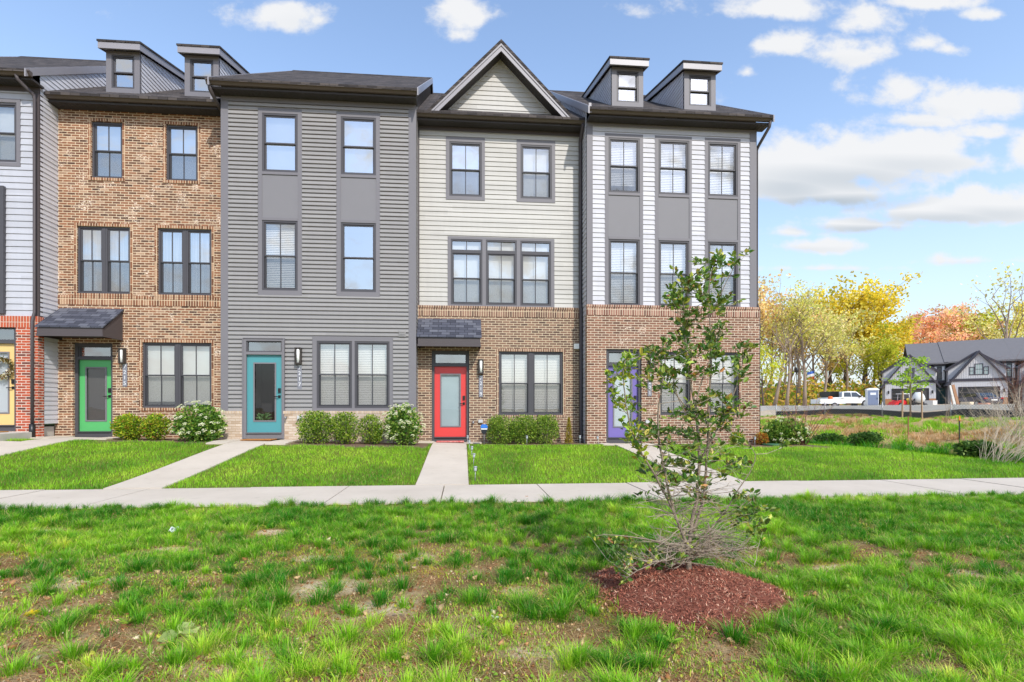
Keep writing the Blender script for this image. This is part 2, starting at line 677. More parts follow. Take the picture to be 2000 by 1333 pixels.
def wall(mb, u0, u1, z0, z1, v, holes=(), depth=0.12, mi=0, ends=0.2):
    us = sorted({u0, u1} | {h[i] for h in holes for i in (0, 1) if u0 < h[i] < u1})
    zs = sorted({z0, z1} | {h[i] for h in holes for i in (2, 3) if z0 < h[i] < z1})
    for a, b in zip(us, us[1:]):
        for c, d in zip(zs, zs[1:]):
            um, zm = (a + b) / 2, (c + d) / 2
            if any(h[0] < um < h[1] and h[2] < zm < h[3] for h in holes): continue
            mb.face([(a, v, c), (b, v, c), (b, v, d), (a, v, d)], mi)
    for h in holes:
        a, b, c, d = h[:4]
        e = v + depth
        mb.face([(a, v, c), (a, e, c), (a, e, d), (a, v, d)], mi)
        mb.face([(b, v, c), (b, v, d), (b, e, d), (b, e, c)], mi)
        mb.face([(a, v, d), (a, e, d), (b, e, d), (b, v, d)], mi)
        mb.face([(a, v, c), (b, v, c), (b, e, c), (a, e, c)], mi)
    if ends:
        mb.face([(u0, v, z0), (u0, v, z1), (u0, v + ends, z1), (u0, v + ends, z0)], mi)
        mb.face([(u1, v, z0), (u1, v + ends, z0), (u1, v + ends, z1), (u1, v, z1)], mi)
        mb.face([(u0, v, z1), (u1, v, z1), (u1, v + ends, z1), (u0, v + ends, z1)], mi)


def window(H, u0, u1, z0, z1, v, blind='slats', parent=None, fw=0.05, grille=True, screen=True, drop=1.0, glass=None, rail=0.5, sub=False, lower_only=False):
    """double hung unit; v is the outer face of its frame"""
    P = parent or H.root
    m = MB()
    m.ring(u0, u1, z0, z1, fw, v, v + 0.10)
    zm = z0 + (z1 - z0) * rail
    a, b = u0 + fw, u1 - fw
    w = H.add('window_frame' if sub else 'window', m, FRAME, P)
    W = P if sub else w
    g = glass or GLASS
    m = MB()
    m.ring(a, b, zm - 0.02, z1 - fw, 0.035, v + 0.022, v + 0.052)
    if grille: m.box((a + b) / 2 - 0.011, (a + b) / 2 + 0.011, v + 0.030, v + 0.046, zm + 0.015, z1 - fw - 0.035)
    H.add('upper_sash', m, FRAME, W)
    m = MB()
    m.ring(a, b, z0 + fw, zm + 0.022, 0.038, v + 0.054, v + 0.084)
    if grille: m.box((a + b) / 2 - 0.011, (a + b) / 2 + 0.011, v + 0.062, v + 0.078, z0 + fw + 0.038, zm - 0.016)
    H.add('lower_sash', m, FRAME, W)
    m = MB()
    m.face([(a + .03, v + .040, zm), (b - .03, v + .040, zm), (b - .03, v + .040, z1 - fw - .03), (a + .03, v + .040, z1 - fw - .03)])
    H.add('pane', m, g, W)
    m = MB()
    m.face([(a + .03, v + .071, z0 + fw + .03), (b - .03, v + .071, z0 + fw + .03), (b - .03, v + .071, zm), (a + .03, v + .071, zm)])
    H.add('pane', m, g, W)
    if screen:
        m = MB()
        m.face([(a, v + .018, z0 + fw), (b, v + .018, z0 + fw), (b, v + .018, zm), (a, v + .018, zm)])
        H.add('insect_screen', m, SCREEN, W)
    bz = z1 - fw - (z1 - z0 - 2 * fw) * drop
    if blind == 'slats':
        m = MB()
        n = max(6, int((z1 - fw - bz) / 0.047))
        for i in range(n):
            z = z1 - fw - (i + 0.5) * 0.047
            if z < bz: break
            m.face([(a, v + .145, z - .021), (b, v + .145, z - .021), (b, v + .165, z + .021), (a, v + .165, z + .021)])
        m.box(a, b, v + .14, v + .17, z1 - fw - 0.05, z1 - fw + .01)
        H.add('blind', m, BLIND, W)
    elif blind == 'shade':
        m = MB()
        m.box(a, b, v + .15, v + .156, bz, z1 - fw)
        n = int((z1 - fw - bz) / 0.028)
        for i in range(n):
            z = bz + i * 0.028
            m.face([(a, v + .149, z), (b, v + .149, z), (b, v + .142, z + .014), (a, v + .142, z + .014)])
            m.face([(a, v + .142, z + .014), (b, v + .142, z + .014), (b, v + .149, z + .028), (a, v + .149, z + .028)])
        H.add('shade', m, SHADE, W)
    elif blind == 'curtain':
        m = MB()
        n = 40
        for i in range(n):
            f0, f1 = i / n, (i + 1) / n
            x0, x1 = a + (b - a) * f0, a + (b - a) * f1
            y0 = v + .17 + .025 * math.sin(f0 * 26 + math.sin(f0 * 9) * 2)
            y1 = v + .17 + .025 * math.sin(f1 * 26 + math.sin(f1 * 9) * 2)
            m.face([(x0, y0, z0), (x1, y1, z0), (x1, y1, z1), (x0, y0, z1)], 0, True)
        H.add('curtain', m, CURTAIN, W)
    # the room behind, painted dark to look dim, closed all round
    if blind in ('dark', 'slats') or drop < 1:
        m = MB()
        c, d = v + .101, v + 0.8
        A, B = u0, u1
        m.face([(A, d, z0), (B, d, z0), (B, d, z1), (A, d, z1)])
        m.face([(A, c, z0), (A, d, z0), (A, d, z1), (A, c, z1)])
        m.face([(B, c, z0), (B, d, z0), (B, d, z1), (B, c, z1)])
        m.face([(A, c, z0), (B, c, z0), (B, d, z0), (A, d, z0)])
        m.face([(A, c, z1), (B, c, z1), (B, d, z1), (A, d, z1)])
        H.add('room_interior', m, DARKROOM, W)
    return w


def fixed_light(H, u0, u1, z0, z1, v, parent=None, name='transom', fw=0.045, grille=False, blind=None):
    m = MB()
    m.ring(u0, u1, z0, z1, fw, v, v + 0.09)
    if grille: m.box((u0 + u1) / 2 - .011, (u0 + u1) / 2 + .011, v + .03, v + .05, z0 + fw, z1 - fw)
    w = H.add(name, m, FRAME, parent)
    m = MB()
    m.face([(u0 + fw, v + .04, z0 + fw), (u1 - fw, v + .04, z0 + fw), (u1 - fw, v + .04, z1 - fw), (u0 + fw, v + .04, z1 - fw)])
    H.add('pane', m, GLASS, w)
    m = MB()
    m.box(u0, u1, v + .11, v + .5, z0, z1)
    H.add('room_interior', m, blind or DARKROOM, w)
    return w


def brick_surround(H, hole, vf, mat_, back, jambs=True):
    a, b, c, d = hole
    m = MB()
    m.box(a - .07, b + .07, vf - .02, vf + back, c - .075, c - .001)
    m.box(a - .07, b + .07, vf - .003, vf + .05, d + .001, d + .075)
    if jambs:
        m.box(a - .075, a - .001, vf - .003, vf + .05, c, d)
        m.box(b + .001, b + .075, vf - .003, vf + .05, c, d)
    H.add('window_brickwork', m, mat_)


def trim_ring(H, u0, u1, z0, z1, v, w=0.09, d=0.028, name='window_trim', m_=None):
    m = MB()
    m.ring(u0, u1, z0, z1, w, v - d, v)
    return H.add(name, m, m_ or TRIM)


def rows(H_v, py, px):
    return fac(px, py, H_v)[1]


def gutter(H, u0, u1, zt, v):
    """front gutter, soffit and frieze of an eave; v = wall plane, zt = gutter top"""
    g = v - 0.45
    m = MB()
    m.prism([(g, zt), (g + .012, zt - .03), (g - .005, zt - .045), (g + .045, zt - .115), (g + .11, zt - .115), (g + .11, zt)], 0, u0, u1)
    m.box(u0 - .004, u1 + .004, g - .012, g + .004, zt - .028, zt + .004)
    H.add('gutter', m, GUTTER)
    m = MB()
    m.box(u0 + .02, u1 - .02, g + .112, v + .05, zt - .175, zt - .125)
    n = int((u1 - u0) / 0.10)
    for i in range(n):
        x = u0 + .04 + i * .10
        m.box(x, x + .012, g + .114, v - .03, zt - .183, zt - .176)
    H.add('soffit', m, SOFFIT)
    return g


def main_roof(H, u0, u1, zt, v, run=6.6, slope=0.67, rake=True):
    """two slopes with a ridge along the row"""
    g = v - 0.48
    zr = zt + 0.01 + slope * run
    m = MB()
    t = 0.07
    m.prism([(g, zt + .01), (g + run, zr), (g + 2 * run, zt + .01), (g + 2 * run, zt + .01 - t), (g + run, zr - t), (g, zt + .01 - t)], 0, u0, u1)
    # ridge cap and a few raised courses so that the outline is not ruler straight
    m.prism([(g + run - .16, zr - .10), (g + run, zr + .035), (g + run + .16, zr - .10)], 0, u0 + .01, u1 - .01)
    r = H.add('roof', m, SHING)
    if rake:
        for nm, a, b in (('rake_board', u0 - .02, u0 + .012), ('rake_board', u1 - .012, u1 + .02)):
            m = MB()
            m.prism([(g - .01, zt + .02), (g + run, zr + .015), (g + 2 * run, zt + .02), (g + 2 * run, zt - .18), (g + run, zr - .19), (g - .01, zt - .18)], 0, a, b)
            H.add(nm, m, FASCIA, r)
    return lambda vv: zt + .01 + slope * (vv - g)


def shell(H, u0, u1, z0, z1, v, vb, zroof, side_m, left=True, right=True, ex=0.12):
    """side and back walls up to the roof slope"""
    m = MB()
    vr = v - .48 + 6.6
    for on, u, sg in ((left, u0, -1), (right, u1, 1)):
        if not on: continue
        siding(m, v + .004, vb, z0, z1 - .02, 0, ex, mapf=lambda a, o, z, u=u, sg=sg: (u + sg * o, a, z))
        # gable end
        z = z1 - .02
        while z < zroof(vr) - .2:
            zt2 = min(z + ex, zroof(vr) - .1)
            def span(zz):
                d = max(0.0, (zz - zroof(v)) / 0.67)
                return v + .004 + d, min(vb, 2 * vr - v - d)
            a0, a1 = span(z + .1)
            if a1 <= a0: break
            m.face([(u + sg * .018, a0, z), (u + sg * .018, a1, z), (u + sg * .004, a1, zt2), (u + sg * .004, a0, zt2)])
            m.face([(u, a0, z), (u, a1, z), (u + sg * .018, a1, z), (u + sg * .018, a0, z)])
            z = zt2
    m.box(u0 + .02, u1 - .02, vb, vb + .05, z0, z1)
    return H.add('side_wall', m, side_m)


def wall_lamp(H, u, z, v, h=0.42, w=0.15):
    m = MB()
    m.box(u - w / 2, u + w / 2, v - .03, v, z - h / 2, z + h / 2)
    m.box(u - w / 2 + .004, u + w / 2 - .004, v - .13, v - .03, z + h / 2 - .035, z + h / 2 - .003)
    m.box(u - w / 2 + .004, u + w / 2 - .004, v - .13, v - .03, z - h / 2 + .003, z - h / 2 + .035)
    m.box(u - w / 2 + .006, u - w / 2 + .032, v - .125, v - .03, z - h / 2 + .035, z + h / 2 - .035)
    m.box(u + w / 2 - .032, u + w / 2 - .006, v - .125, v - .03, z - h / 2 + .035, z + h / 2 - .035)
    l = H.add('wall_lamp', m, mat('lamp_bronze', rgb(66, 60, 56), 0.45, 0.1), None, None, 0.004)
    m = MB()
    m.tube([(u, v - .078, z - h / 2 + .036), (u, v - .078, z + h / 2 - .05)], .04, 12)
    H.add('lamp_glass', m, mat('lamp_glass_white', rgb(244, 244, 240), 0.3, 0.01), l)


def plaque(H, u, zc, v, num, h=0.62, w=0.115):
    m = MB()
    m.box(u - w / 2, u + w / 2, v - .018, v, zc - h / 2, zc + h / 2)
    p = H.add('address_plaque', m, PLAQUE, None, None, 0.003)
    for i, ch in enumerate(num):
        text_part(ch, 0.145, DIGIT, p, Vector((u - H.u0, v - .021 - H.v0, zc + h / 2 - .085 - i * 0.15 - H.z0)), 'digit')
    return p


def entry_door(H, uc, z0, v, color, wd=0.93, ht=2.07, label=None, glass='dark', trans=True, sill_h=.16, trim_m=None, th=0.33):
    """door leaf with its glass, frame, sill and transom; v is the face the frame sits in"""
    fr = 0.075
    a, b = uc - wd / 2, uc + wd / 2
    zl = z0 + sill_h
    top = zl + ht
    m = MB()
    T = trim_m or FRAME
    zz = top + (.07 + th if trans else 0)
    m.box(a - fr, a, v - .0, v + .14, z0, zz)
    m.box(b, b + fr, v - .0, v + .14, z0, zz)
    m.box(a - fr, b + fr, v - .0, v + .14, zz, zz + fr)
    if trans: m.box(a, b, v - .0, v + .14, top, top + .07)
    d = H.add('door_frame', m, T)
    m = MB()
    m.box(a, b, v + .01, v + .14, z0, zl - .02)
    m.box(a, b, v - .03, v + .14, zl - .02, zl)
    H.add('door_sill', m, T)
    if trans:
        fixed_light(H, a, b, top + .07, zz, v + .03, None, 'transom', 0.03)
    vd = v + .07
    m = MB()
    ga, gb, gl, gt = a + wd * .19, b - wd * .19, zl + ht * .145, zl + ht * .895
    m.box(a, ga, vd, vd + .045, zl + .004, top)
    m.box(gb, b, vd, vd + .045, zl + .004, top)
    m.box(ga, gb, vd, vd + .045, zl + .004, gl)
    m.box(ga, gb, vd, vd + .045, gt, top)
    D = H.add('door', m, mat('door_paint_%d_%d_%d' % tuple(int(c * 999) for c in color[:3]), color, 0.38, 0.03, spec=0.45), None, label)
    m = MB()
    m.ring(ga - .012, gb + .012, gl - .012, gt + .012, .035, vd - .014, vd + .0)
    H.add('glass_moulding', m, TRIM, D)
    m = MB()
    m.face([(ga, vd + .02, gl), (gb, vd + .02, gl), (gb, vd + .02, gt), (ga, vd + .02, gt)])
    H.add('glass', m, GLASS_DOOR, D)
    m = MB()
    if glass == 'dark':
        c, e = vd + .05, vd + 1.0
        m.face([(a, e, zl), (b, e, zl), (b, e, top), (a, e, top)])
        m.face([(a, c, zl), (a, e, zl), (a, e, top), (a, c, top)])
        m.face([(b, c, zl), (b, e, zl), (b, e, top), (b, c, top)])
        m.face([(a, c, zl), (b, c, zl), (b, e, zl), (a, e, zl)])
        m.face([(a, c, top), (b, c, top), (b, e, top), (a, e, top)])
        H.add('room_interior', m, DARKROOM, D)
    else:
        col = {'frost': rgb(150, 168, 172), 'blind': rgb(86, 84, 84), 'pale': rgb(200, 206, 210), 'haze': rgb(178, 188, 190)}[glass]
        m.box(ga, gb, vd + .05, vd + .055, gl, gt)
        n = int((gt - gl) / .03)
        if glass in ('blind', 'pale'):
            for i in range(n):
                z = gl + i * .03
                m.face([(ga, vd + .048, z), (gb, vd + .048, z), (gb, vd + .04, z + .026), (ga, vd + .04, z + .026)])
        H.add('glass_cover', m, mat('door_cover_' + glass, col, 0.75, 0.16 if glass in ('frost', 'haze') else 0.05, 1.6), D)
    # lever handle and locks
    hu = b - .075
    m = MB()
    hz = zl + 0.95
    m.box(hu - .03, hu + .03, vd - .02, vd, hz - .035, hz + .035)
    m.tube([(hu, vd - .02, hz), (hu, vd - .06, hz), (hu - .12, vd - .06, hz - .005)], .012, 8)
    H.add('handle', m, BLACK, D)
    m = MB()
    m.box(hu - .032, hu + .032, vd - .03, vd, hz + .10, hz + .22)
    m.tube([(hu, vd - .03, hz + .16), (hu, vd - .042, hz + .16)], .02, 10)
    H.add('lock', m, BLACK, D)
    return D


def canopy(H, u0, u1, z_wall, z_eave, zf, v, depth, side_m=None):
    """little shed roof over a door: z_wall where it meets the wall, z_eave shingle edge, zf fascia bottom"""
    f = v - depth
    ov = .03
    m = MB()
    m.prism([(v - .0, z_wall), (v - .0, z_wall - .04), (f - ov, z_eave - .03), (f - ov, z_eave + .005)], 0, u0 - ov, u1 + ov)
    c = H.add('canopy', m, SHINGC)
    m = MB()
    # fascia box and triangular ends
    m.box(u0, u1, f, f + .03, zf + .055, z_eave - .03)
    m.box(u0 - .012, u1 + .012, f - .012, f + .03, zf, zf + .055)
    for a, b in ((u0, u0 + .03), (u1 - .03, u1)):
        m.prism([(f + .03, zf), (v - .003, zf), (v - .003, z_wall - .06), (f + .03, z_eave - .045)], 0, a, b)
        o = .008
        m.box(a - o if a == u0 else a, b + o if b == u1 else b, f + .03, v - .003, zf, zf + .05)
    H.add('canopy_fascia', m, BROWN, c)
    m = MB()
    m.box(u0 + .03, u1 - .03, f + .03, v - .003, zf + .06, zf + .08)
    H.add('canopy_soffit', m, SOFFIT, c)
    return c


def downspout(H, pts, w=.075, parent=None):
    m = MB()
    m.tube(pts, w * .62, 4)
    for k in (0.3, 0.65):
        pass
    return H.add('downspout', m, BROWN, parent)


def dormer(H, u0, u1, zroof, v, ztop, depth, light=GLASS):
    """shed dormer: front board, lapped cheeks, low roof; v its front plane"""
    zb = zroof(v) - .05
    sl = 0.27
    m = MB()
    w = .14
    zt = ztop - .25
    gz0, gz1 = zb + .17, zt - .10
    ga, gb = u0 + w, u1 - w
    m.box(u0, ga, v, v + .05, zb, zt)
    m.box(gb, u1, v, v + .05, zb, zt)
    m.box(ga, gb, v, v + .05, zb, gz0)
    m.box(ga, gb, v, v + .05, gz1, zt)
    D = H.add('dormer', m, TRIM)
    m = MB()
    for u, sg in ((u0, -1), (u1, 1)):
        z = zb
        ex = .115
        while z < ztop + sl * depth:
            z2 = z + ex
            # cheek spans from the front back to where the main roof rises past this board
            def far(zz): return v + .05 + max(0.0, (zz - zb) / 0.67)
            def near(zz): return v + .05 + max(0.0, (zz - zt) / sl)
            n0, f0, n1, f1 = near(z), far(z), near(z2), far(z2)
            if n0 >= f0 and n1 >= f1: break
            f0 = max(f0, n0); f1 = max(f1, n1)
            m.face([(u + sg * .018, n0, z), (u + sg * .018, f0 + .1, z), (u + sg * .003, f1 + .1, z2), (u + sg * .003, n1, z2)])
            m.face([(u, n0, z), (u, f0 + .1, z), (u + sg * .018, f0 + .1, z), (u + sg * .018, n0, z)])
            z = z2
    H.add('dormer_cheek', m, SCHEEK, D)
    m = MB()
    f = v - .17
    o = .10
    zc = lambda y: zt + .02 + sl * (y - v)
    e = v + depth + .2
    m.prism([(f - .02, zc(f) + .20), (e, zc(e) + .20), (e, zc(e) + .15), (f - .02, zc(f) + .15)], 0, u0 - o - .02, u1 + o + .02)
    H.add('dormer_roof', m, SHING, D)
    m = MB()
    m.box(u0 - o, u1 + o, f, f + .025, zc(f) - .02, zc(f) + .15)
    for a, b in ((u0 - o, u0 - o + .025), (u1 + o - .025, u1 + o)):
        m.prism([(f + .025, zc(f) - .02), (e - .3, zc(e - .3) - .0), (e - .3, zc(e - .3) + .15), (f + .025, zc(f) + .15)], 0, a, b)
    m.face([(u0 - o + .025, f + .025, zc(f) + .0), (u1 + o - .025, f + .025, zc(f) + .0), (u1 + o - .025, v, zc(v)), (u0 - o + .025, v, zc(v))])
    H.add('dormer_fascia', m, FASCIA, D)
    window(H, ga, gb, gz0, gz1, v + .012, 'dark', D, .04, False, False, 1.0, light, .5, True)
    return D


# ------------------------------------------------------------------ house 1: grey siding over orange brick, left edge of the picture
def house_left():
    v = VA
    ur = fu(77, v)
    ul = ur - 5.2
    z0 = 0.58
    H = House('townhouse', ul, v, z0, 'pale grey townhouse with orange brick and a yellow door, cut by the left edge')
    ze = 9.64
    zs = 9.34
    zbr = rows(v, 619, 50)
    T = lambda px, py: fac(px, py, v)
    # openings
    wr = T(34, 260)[0]; ww = 0.98
    wz1, wz0 = rows(v, 202, 20), rows(v, 318, 20)
    holes = [(wr - ww, wr, wz0, wz1)]
    b0, b1 = T(13, 0)[0] - 1.9, T(13, 0)[0]
    bz1, bz0 = rows(v, 366, 5), rows(v, 614, 5)
    holes.append((b0, b1, bz0, bz1))
    m = MB()
    siding(m, ul + .13, ur - .12, zbr, zs, v, .162, holes, .024, False)
    H.add('siding', m, S7213)
    m = MB()
    m.box(ur - .12, ur + .01, v - .022, v + .10, zbr, zs)
    m.box(ul, ul + .13, v - .022, v + .10, zbr, zs)
    m.box(ul, ur + .01, v - .03, v + .02, zs, ze - .17)
    H.add('corner_board', m, BROWN)
    window(H, wr - ww, wr, wz0, wz1, v - .01, 'shade')
    trim_ring(H, wr - ww - .09, wr + .09, wz0 - .1, wz1 + .1, v - .0, .092, .03)
    # tall dark bay of glass on the middle floor
    m = MB()
    m.ring(b0, b1, bz0, bz1, .1, v - .10, v + .12)
    m.box(b0 + .1, b1 - .1, v - .08, v + .1, (bz0 + bz1) / 2 - .2, (bz0 + bz1) / 2 + .2)
    H.add('window_surround', m, FRAME)
    window(H, b0 + .1, b1 - .1, bz0 + .1, (bz0 + bz1) / 2 - .2, v, 'dark')
    window(H, b0 + .1, b1 - .1, (bz0 + bz1) / 2 + .2, bz1 - .1, v, 'dark')
    # brick ground floor
    ud = T(-8, 0)[0]
    dw = 0.93
    zsill = rows(v, 843, 20)
    zt = zsill + .16 + 2.07 + .07 + .33
    hole = (ud - dw / 2 - .075, ud + dw / 2 + .075, zsill, zt + .075)
    vbk = v - .09
    m = MB()
    zsol = rows(v, 641, 50)
    wall(m, ul, ur + .03, z0 - .3, zsol, vbk, [hole])
    H.add('brick_wall', m, B7213)
    m = MB()
    m.box(ul - .004, ur + .034, vbk - .004, v + .1, zsol + .001, zbr)
    H.add('soldier_course', m, B7213S)
    D = entry_door(H, ud, zsill, vbk + .05, rgb(228, 192, 126), dw, 2.07, 'yellow glazed door', 'pale')
    m = MB()
    m.box(ud - .9, ud + 1.0, vbk - 1.2, vbk - .004, z0 - .3, zsill - .01)
    H.add('door_step', m, CONCRETE, None, None, .01)
    gutter(H, ul - .1, ur + .1, ze, v)
    zr = main_roof(H, ul - .05, ur + .03, ze, v)
    shell(H, ul, ur, .9, ze, v, v + 12, zr, SCHEEK)
    # downspout: from the gutter, back to the wall, down to the ground
    ud2 = ur - .06
    downspout(H, [(ud2 - .18, v - .40, ze - .10), (ud2 - .16, v - .38, ze - .2), (ud2, v - .10, ze - .42), (ud2, v - .075, ze - .5),
                  (ud2, v - .075, zbr + .1), (ud2, v - .15, zbr - .12), (ud2, v - .15, z0 + .32)])
    m = MB()
    m.tube([(ud2, v - .15, z0 + .32), (ud2, v - .15, z0 - .05)], .062, 10)
    H.add('drain_boot', m, BLACK)
    return H, ud, zsill, vbk


H13, WREATH_U, Z13, V13 = house_left()


# ------------------------------------------------------------------ house 2: tumbled brown brick, green door
def house_brick():
    v = VB
    ul, ur = fu(107, v), fu(437, v)
    z0 = 0.50
    H = House('townhouse', ul, v, z0, 'tumbled brown brick townhouse with a green door and two dormers above it')
    ze, zs = 9.45, 9.30
    T = lambda px, py=0: fac(px, py, v)
    rz = lambda py, px=260: rows(v, py, px)
    holes = []
    w3 = [(T(178)[0], T(239)[0]), (T(324)[0], T(386)[0])]
    z31, z30 = rz(240), rz(350)
    w2 = [(T(150)[0], T(254)[0]), (T(307.5)[0], T(413)[0])]
    z21, z20 = rz(444), rz(575)
    w1 = (T(277.5)[0], T(413)[0])
    z11, z10 = rz(669.5, 345), rz(797, 345)
    for a, b in w3: holes.append((a, b, z30, z31))
    for a, b in w2: holes.append((a, b, z20, z21))
    holes.append((w1[0], w1[1], z10, z11))
    ud = T(181.5)[0]
    zsill = rows(v, 855, 180)
    dw, ht, tl = 0.84, 1.93, .30
    htop = zsill + .16 + ht + .07 + tl + .075
    holes.append((ud - dw / 2 - .075, ud + dw / 2 + .075, zsill, htop))
    zb0, zb1 = rz(597), rz(584)
    m = MB()
    wall(m, ul, ur, z0 - .4, zb0, v, [h for h in holes if h[3] < zb0 + .01])
    wall(m, ul, ur, zb1, zs, v, [h for h in holes if h[2] > zb1 - .01])
    H.add('brick_wall', m, B7215)
    m = MB()
    m.box(ul, ur, v - .012, v + .1, zb0 + .0005, zb1 - .0005)
    m.box(ul, ur, v - .02, v + .1, zb1 + .0005, zb1 + .065)
    H.add('soldier_course', m, B7215S)
    for h in holes[:5]: brick_surround(H, h, v, B7215S, .10)
    for a, b in w3: window(H, a, b, z30, z31, v + .045, 'shade', glass=GLASS_HI)
    for a, b in w2:
        c = (a + b) / 2
        window(H, a, c - .02, z20, z21, v + .045, 'curtain', glass=GLASS_HI)
        window(H, c + .02, b, z20, z21, v + .045, 'curtain', glass=GLASS_HI)
        m = MB(); m.box(c - .019, c + .019, v + .04, v + .15, z20, z21); H.add('mullion', m, FRAME)
    a, b = w1
    c = (a + b) / 2
    window(H, a, c - .02, z10, z11, v + .045, 'shade', drop=.93)
    window(H, c + .02, b, z10, z11, v + .045, 'shade')
    m = MB(); m.box(c - .019, c + .019, v + .04, v + .15, z10, z11); H.add('mullion', m, FRAME)
    entry_door(H, ud, zsill, v + .06, rgb(84, 172, 100), dw, ht, 'green glazed door', 'blind', True, .16, None, tl)
    canopy(H, fu(72, v - .8) + .0, fu(200, v - .8), rz(603, 180), rows(v - .8, 638, 135), rows(v - .8, 657, 135), v, .8)
    wall_lamp(H, T(241.5)[0], rz(696, 240), v)
    plaque(H, T(244.5)[0], rz(733, 244), v, '7215')
    m = MB()
    m.box(ul, ur - .02, v - .03, v + .06, zs + .001, ze - .17)
    H.add('frieze_board', m, BROWN)
    gutter(H, ul - .01, ur + .0, ze, v)
    zr = main_roof(H, ul + .02, ur - .0, ze, v, rake=False)
    shell(H, ul + .02, ur - .02, z0 - .3, ze, v + .2, v + 11.5, zr, SCHEEK, False, False)
    dv = v + .10
    for a, b in ((207, 273), (360.5, 427)):
        dormer(H, fu(a, dv), fu(b, dv), zr, dv, 11.22, 3.4, GLASS_HI)
    m = MB()
    m.box(ur - .16, ur - .02, v - .42, v - .40, ze - .05, ze + .14)
    H.add('gutter_end_cap', m, FASCIA)
    # plain concrete pad wall seen beside the drain boot
    m = MB(); m.box(ul - .34, ul - .002, v - .35, v - .02, z0 - .3, z0 + .32); H.add('foundation', m, CONCRETE, None, None, .005)
    return H, ud, zsill


H15, U15, Z15 = house_brick()


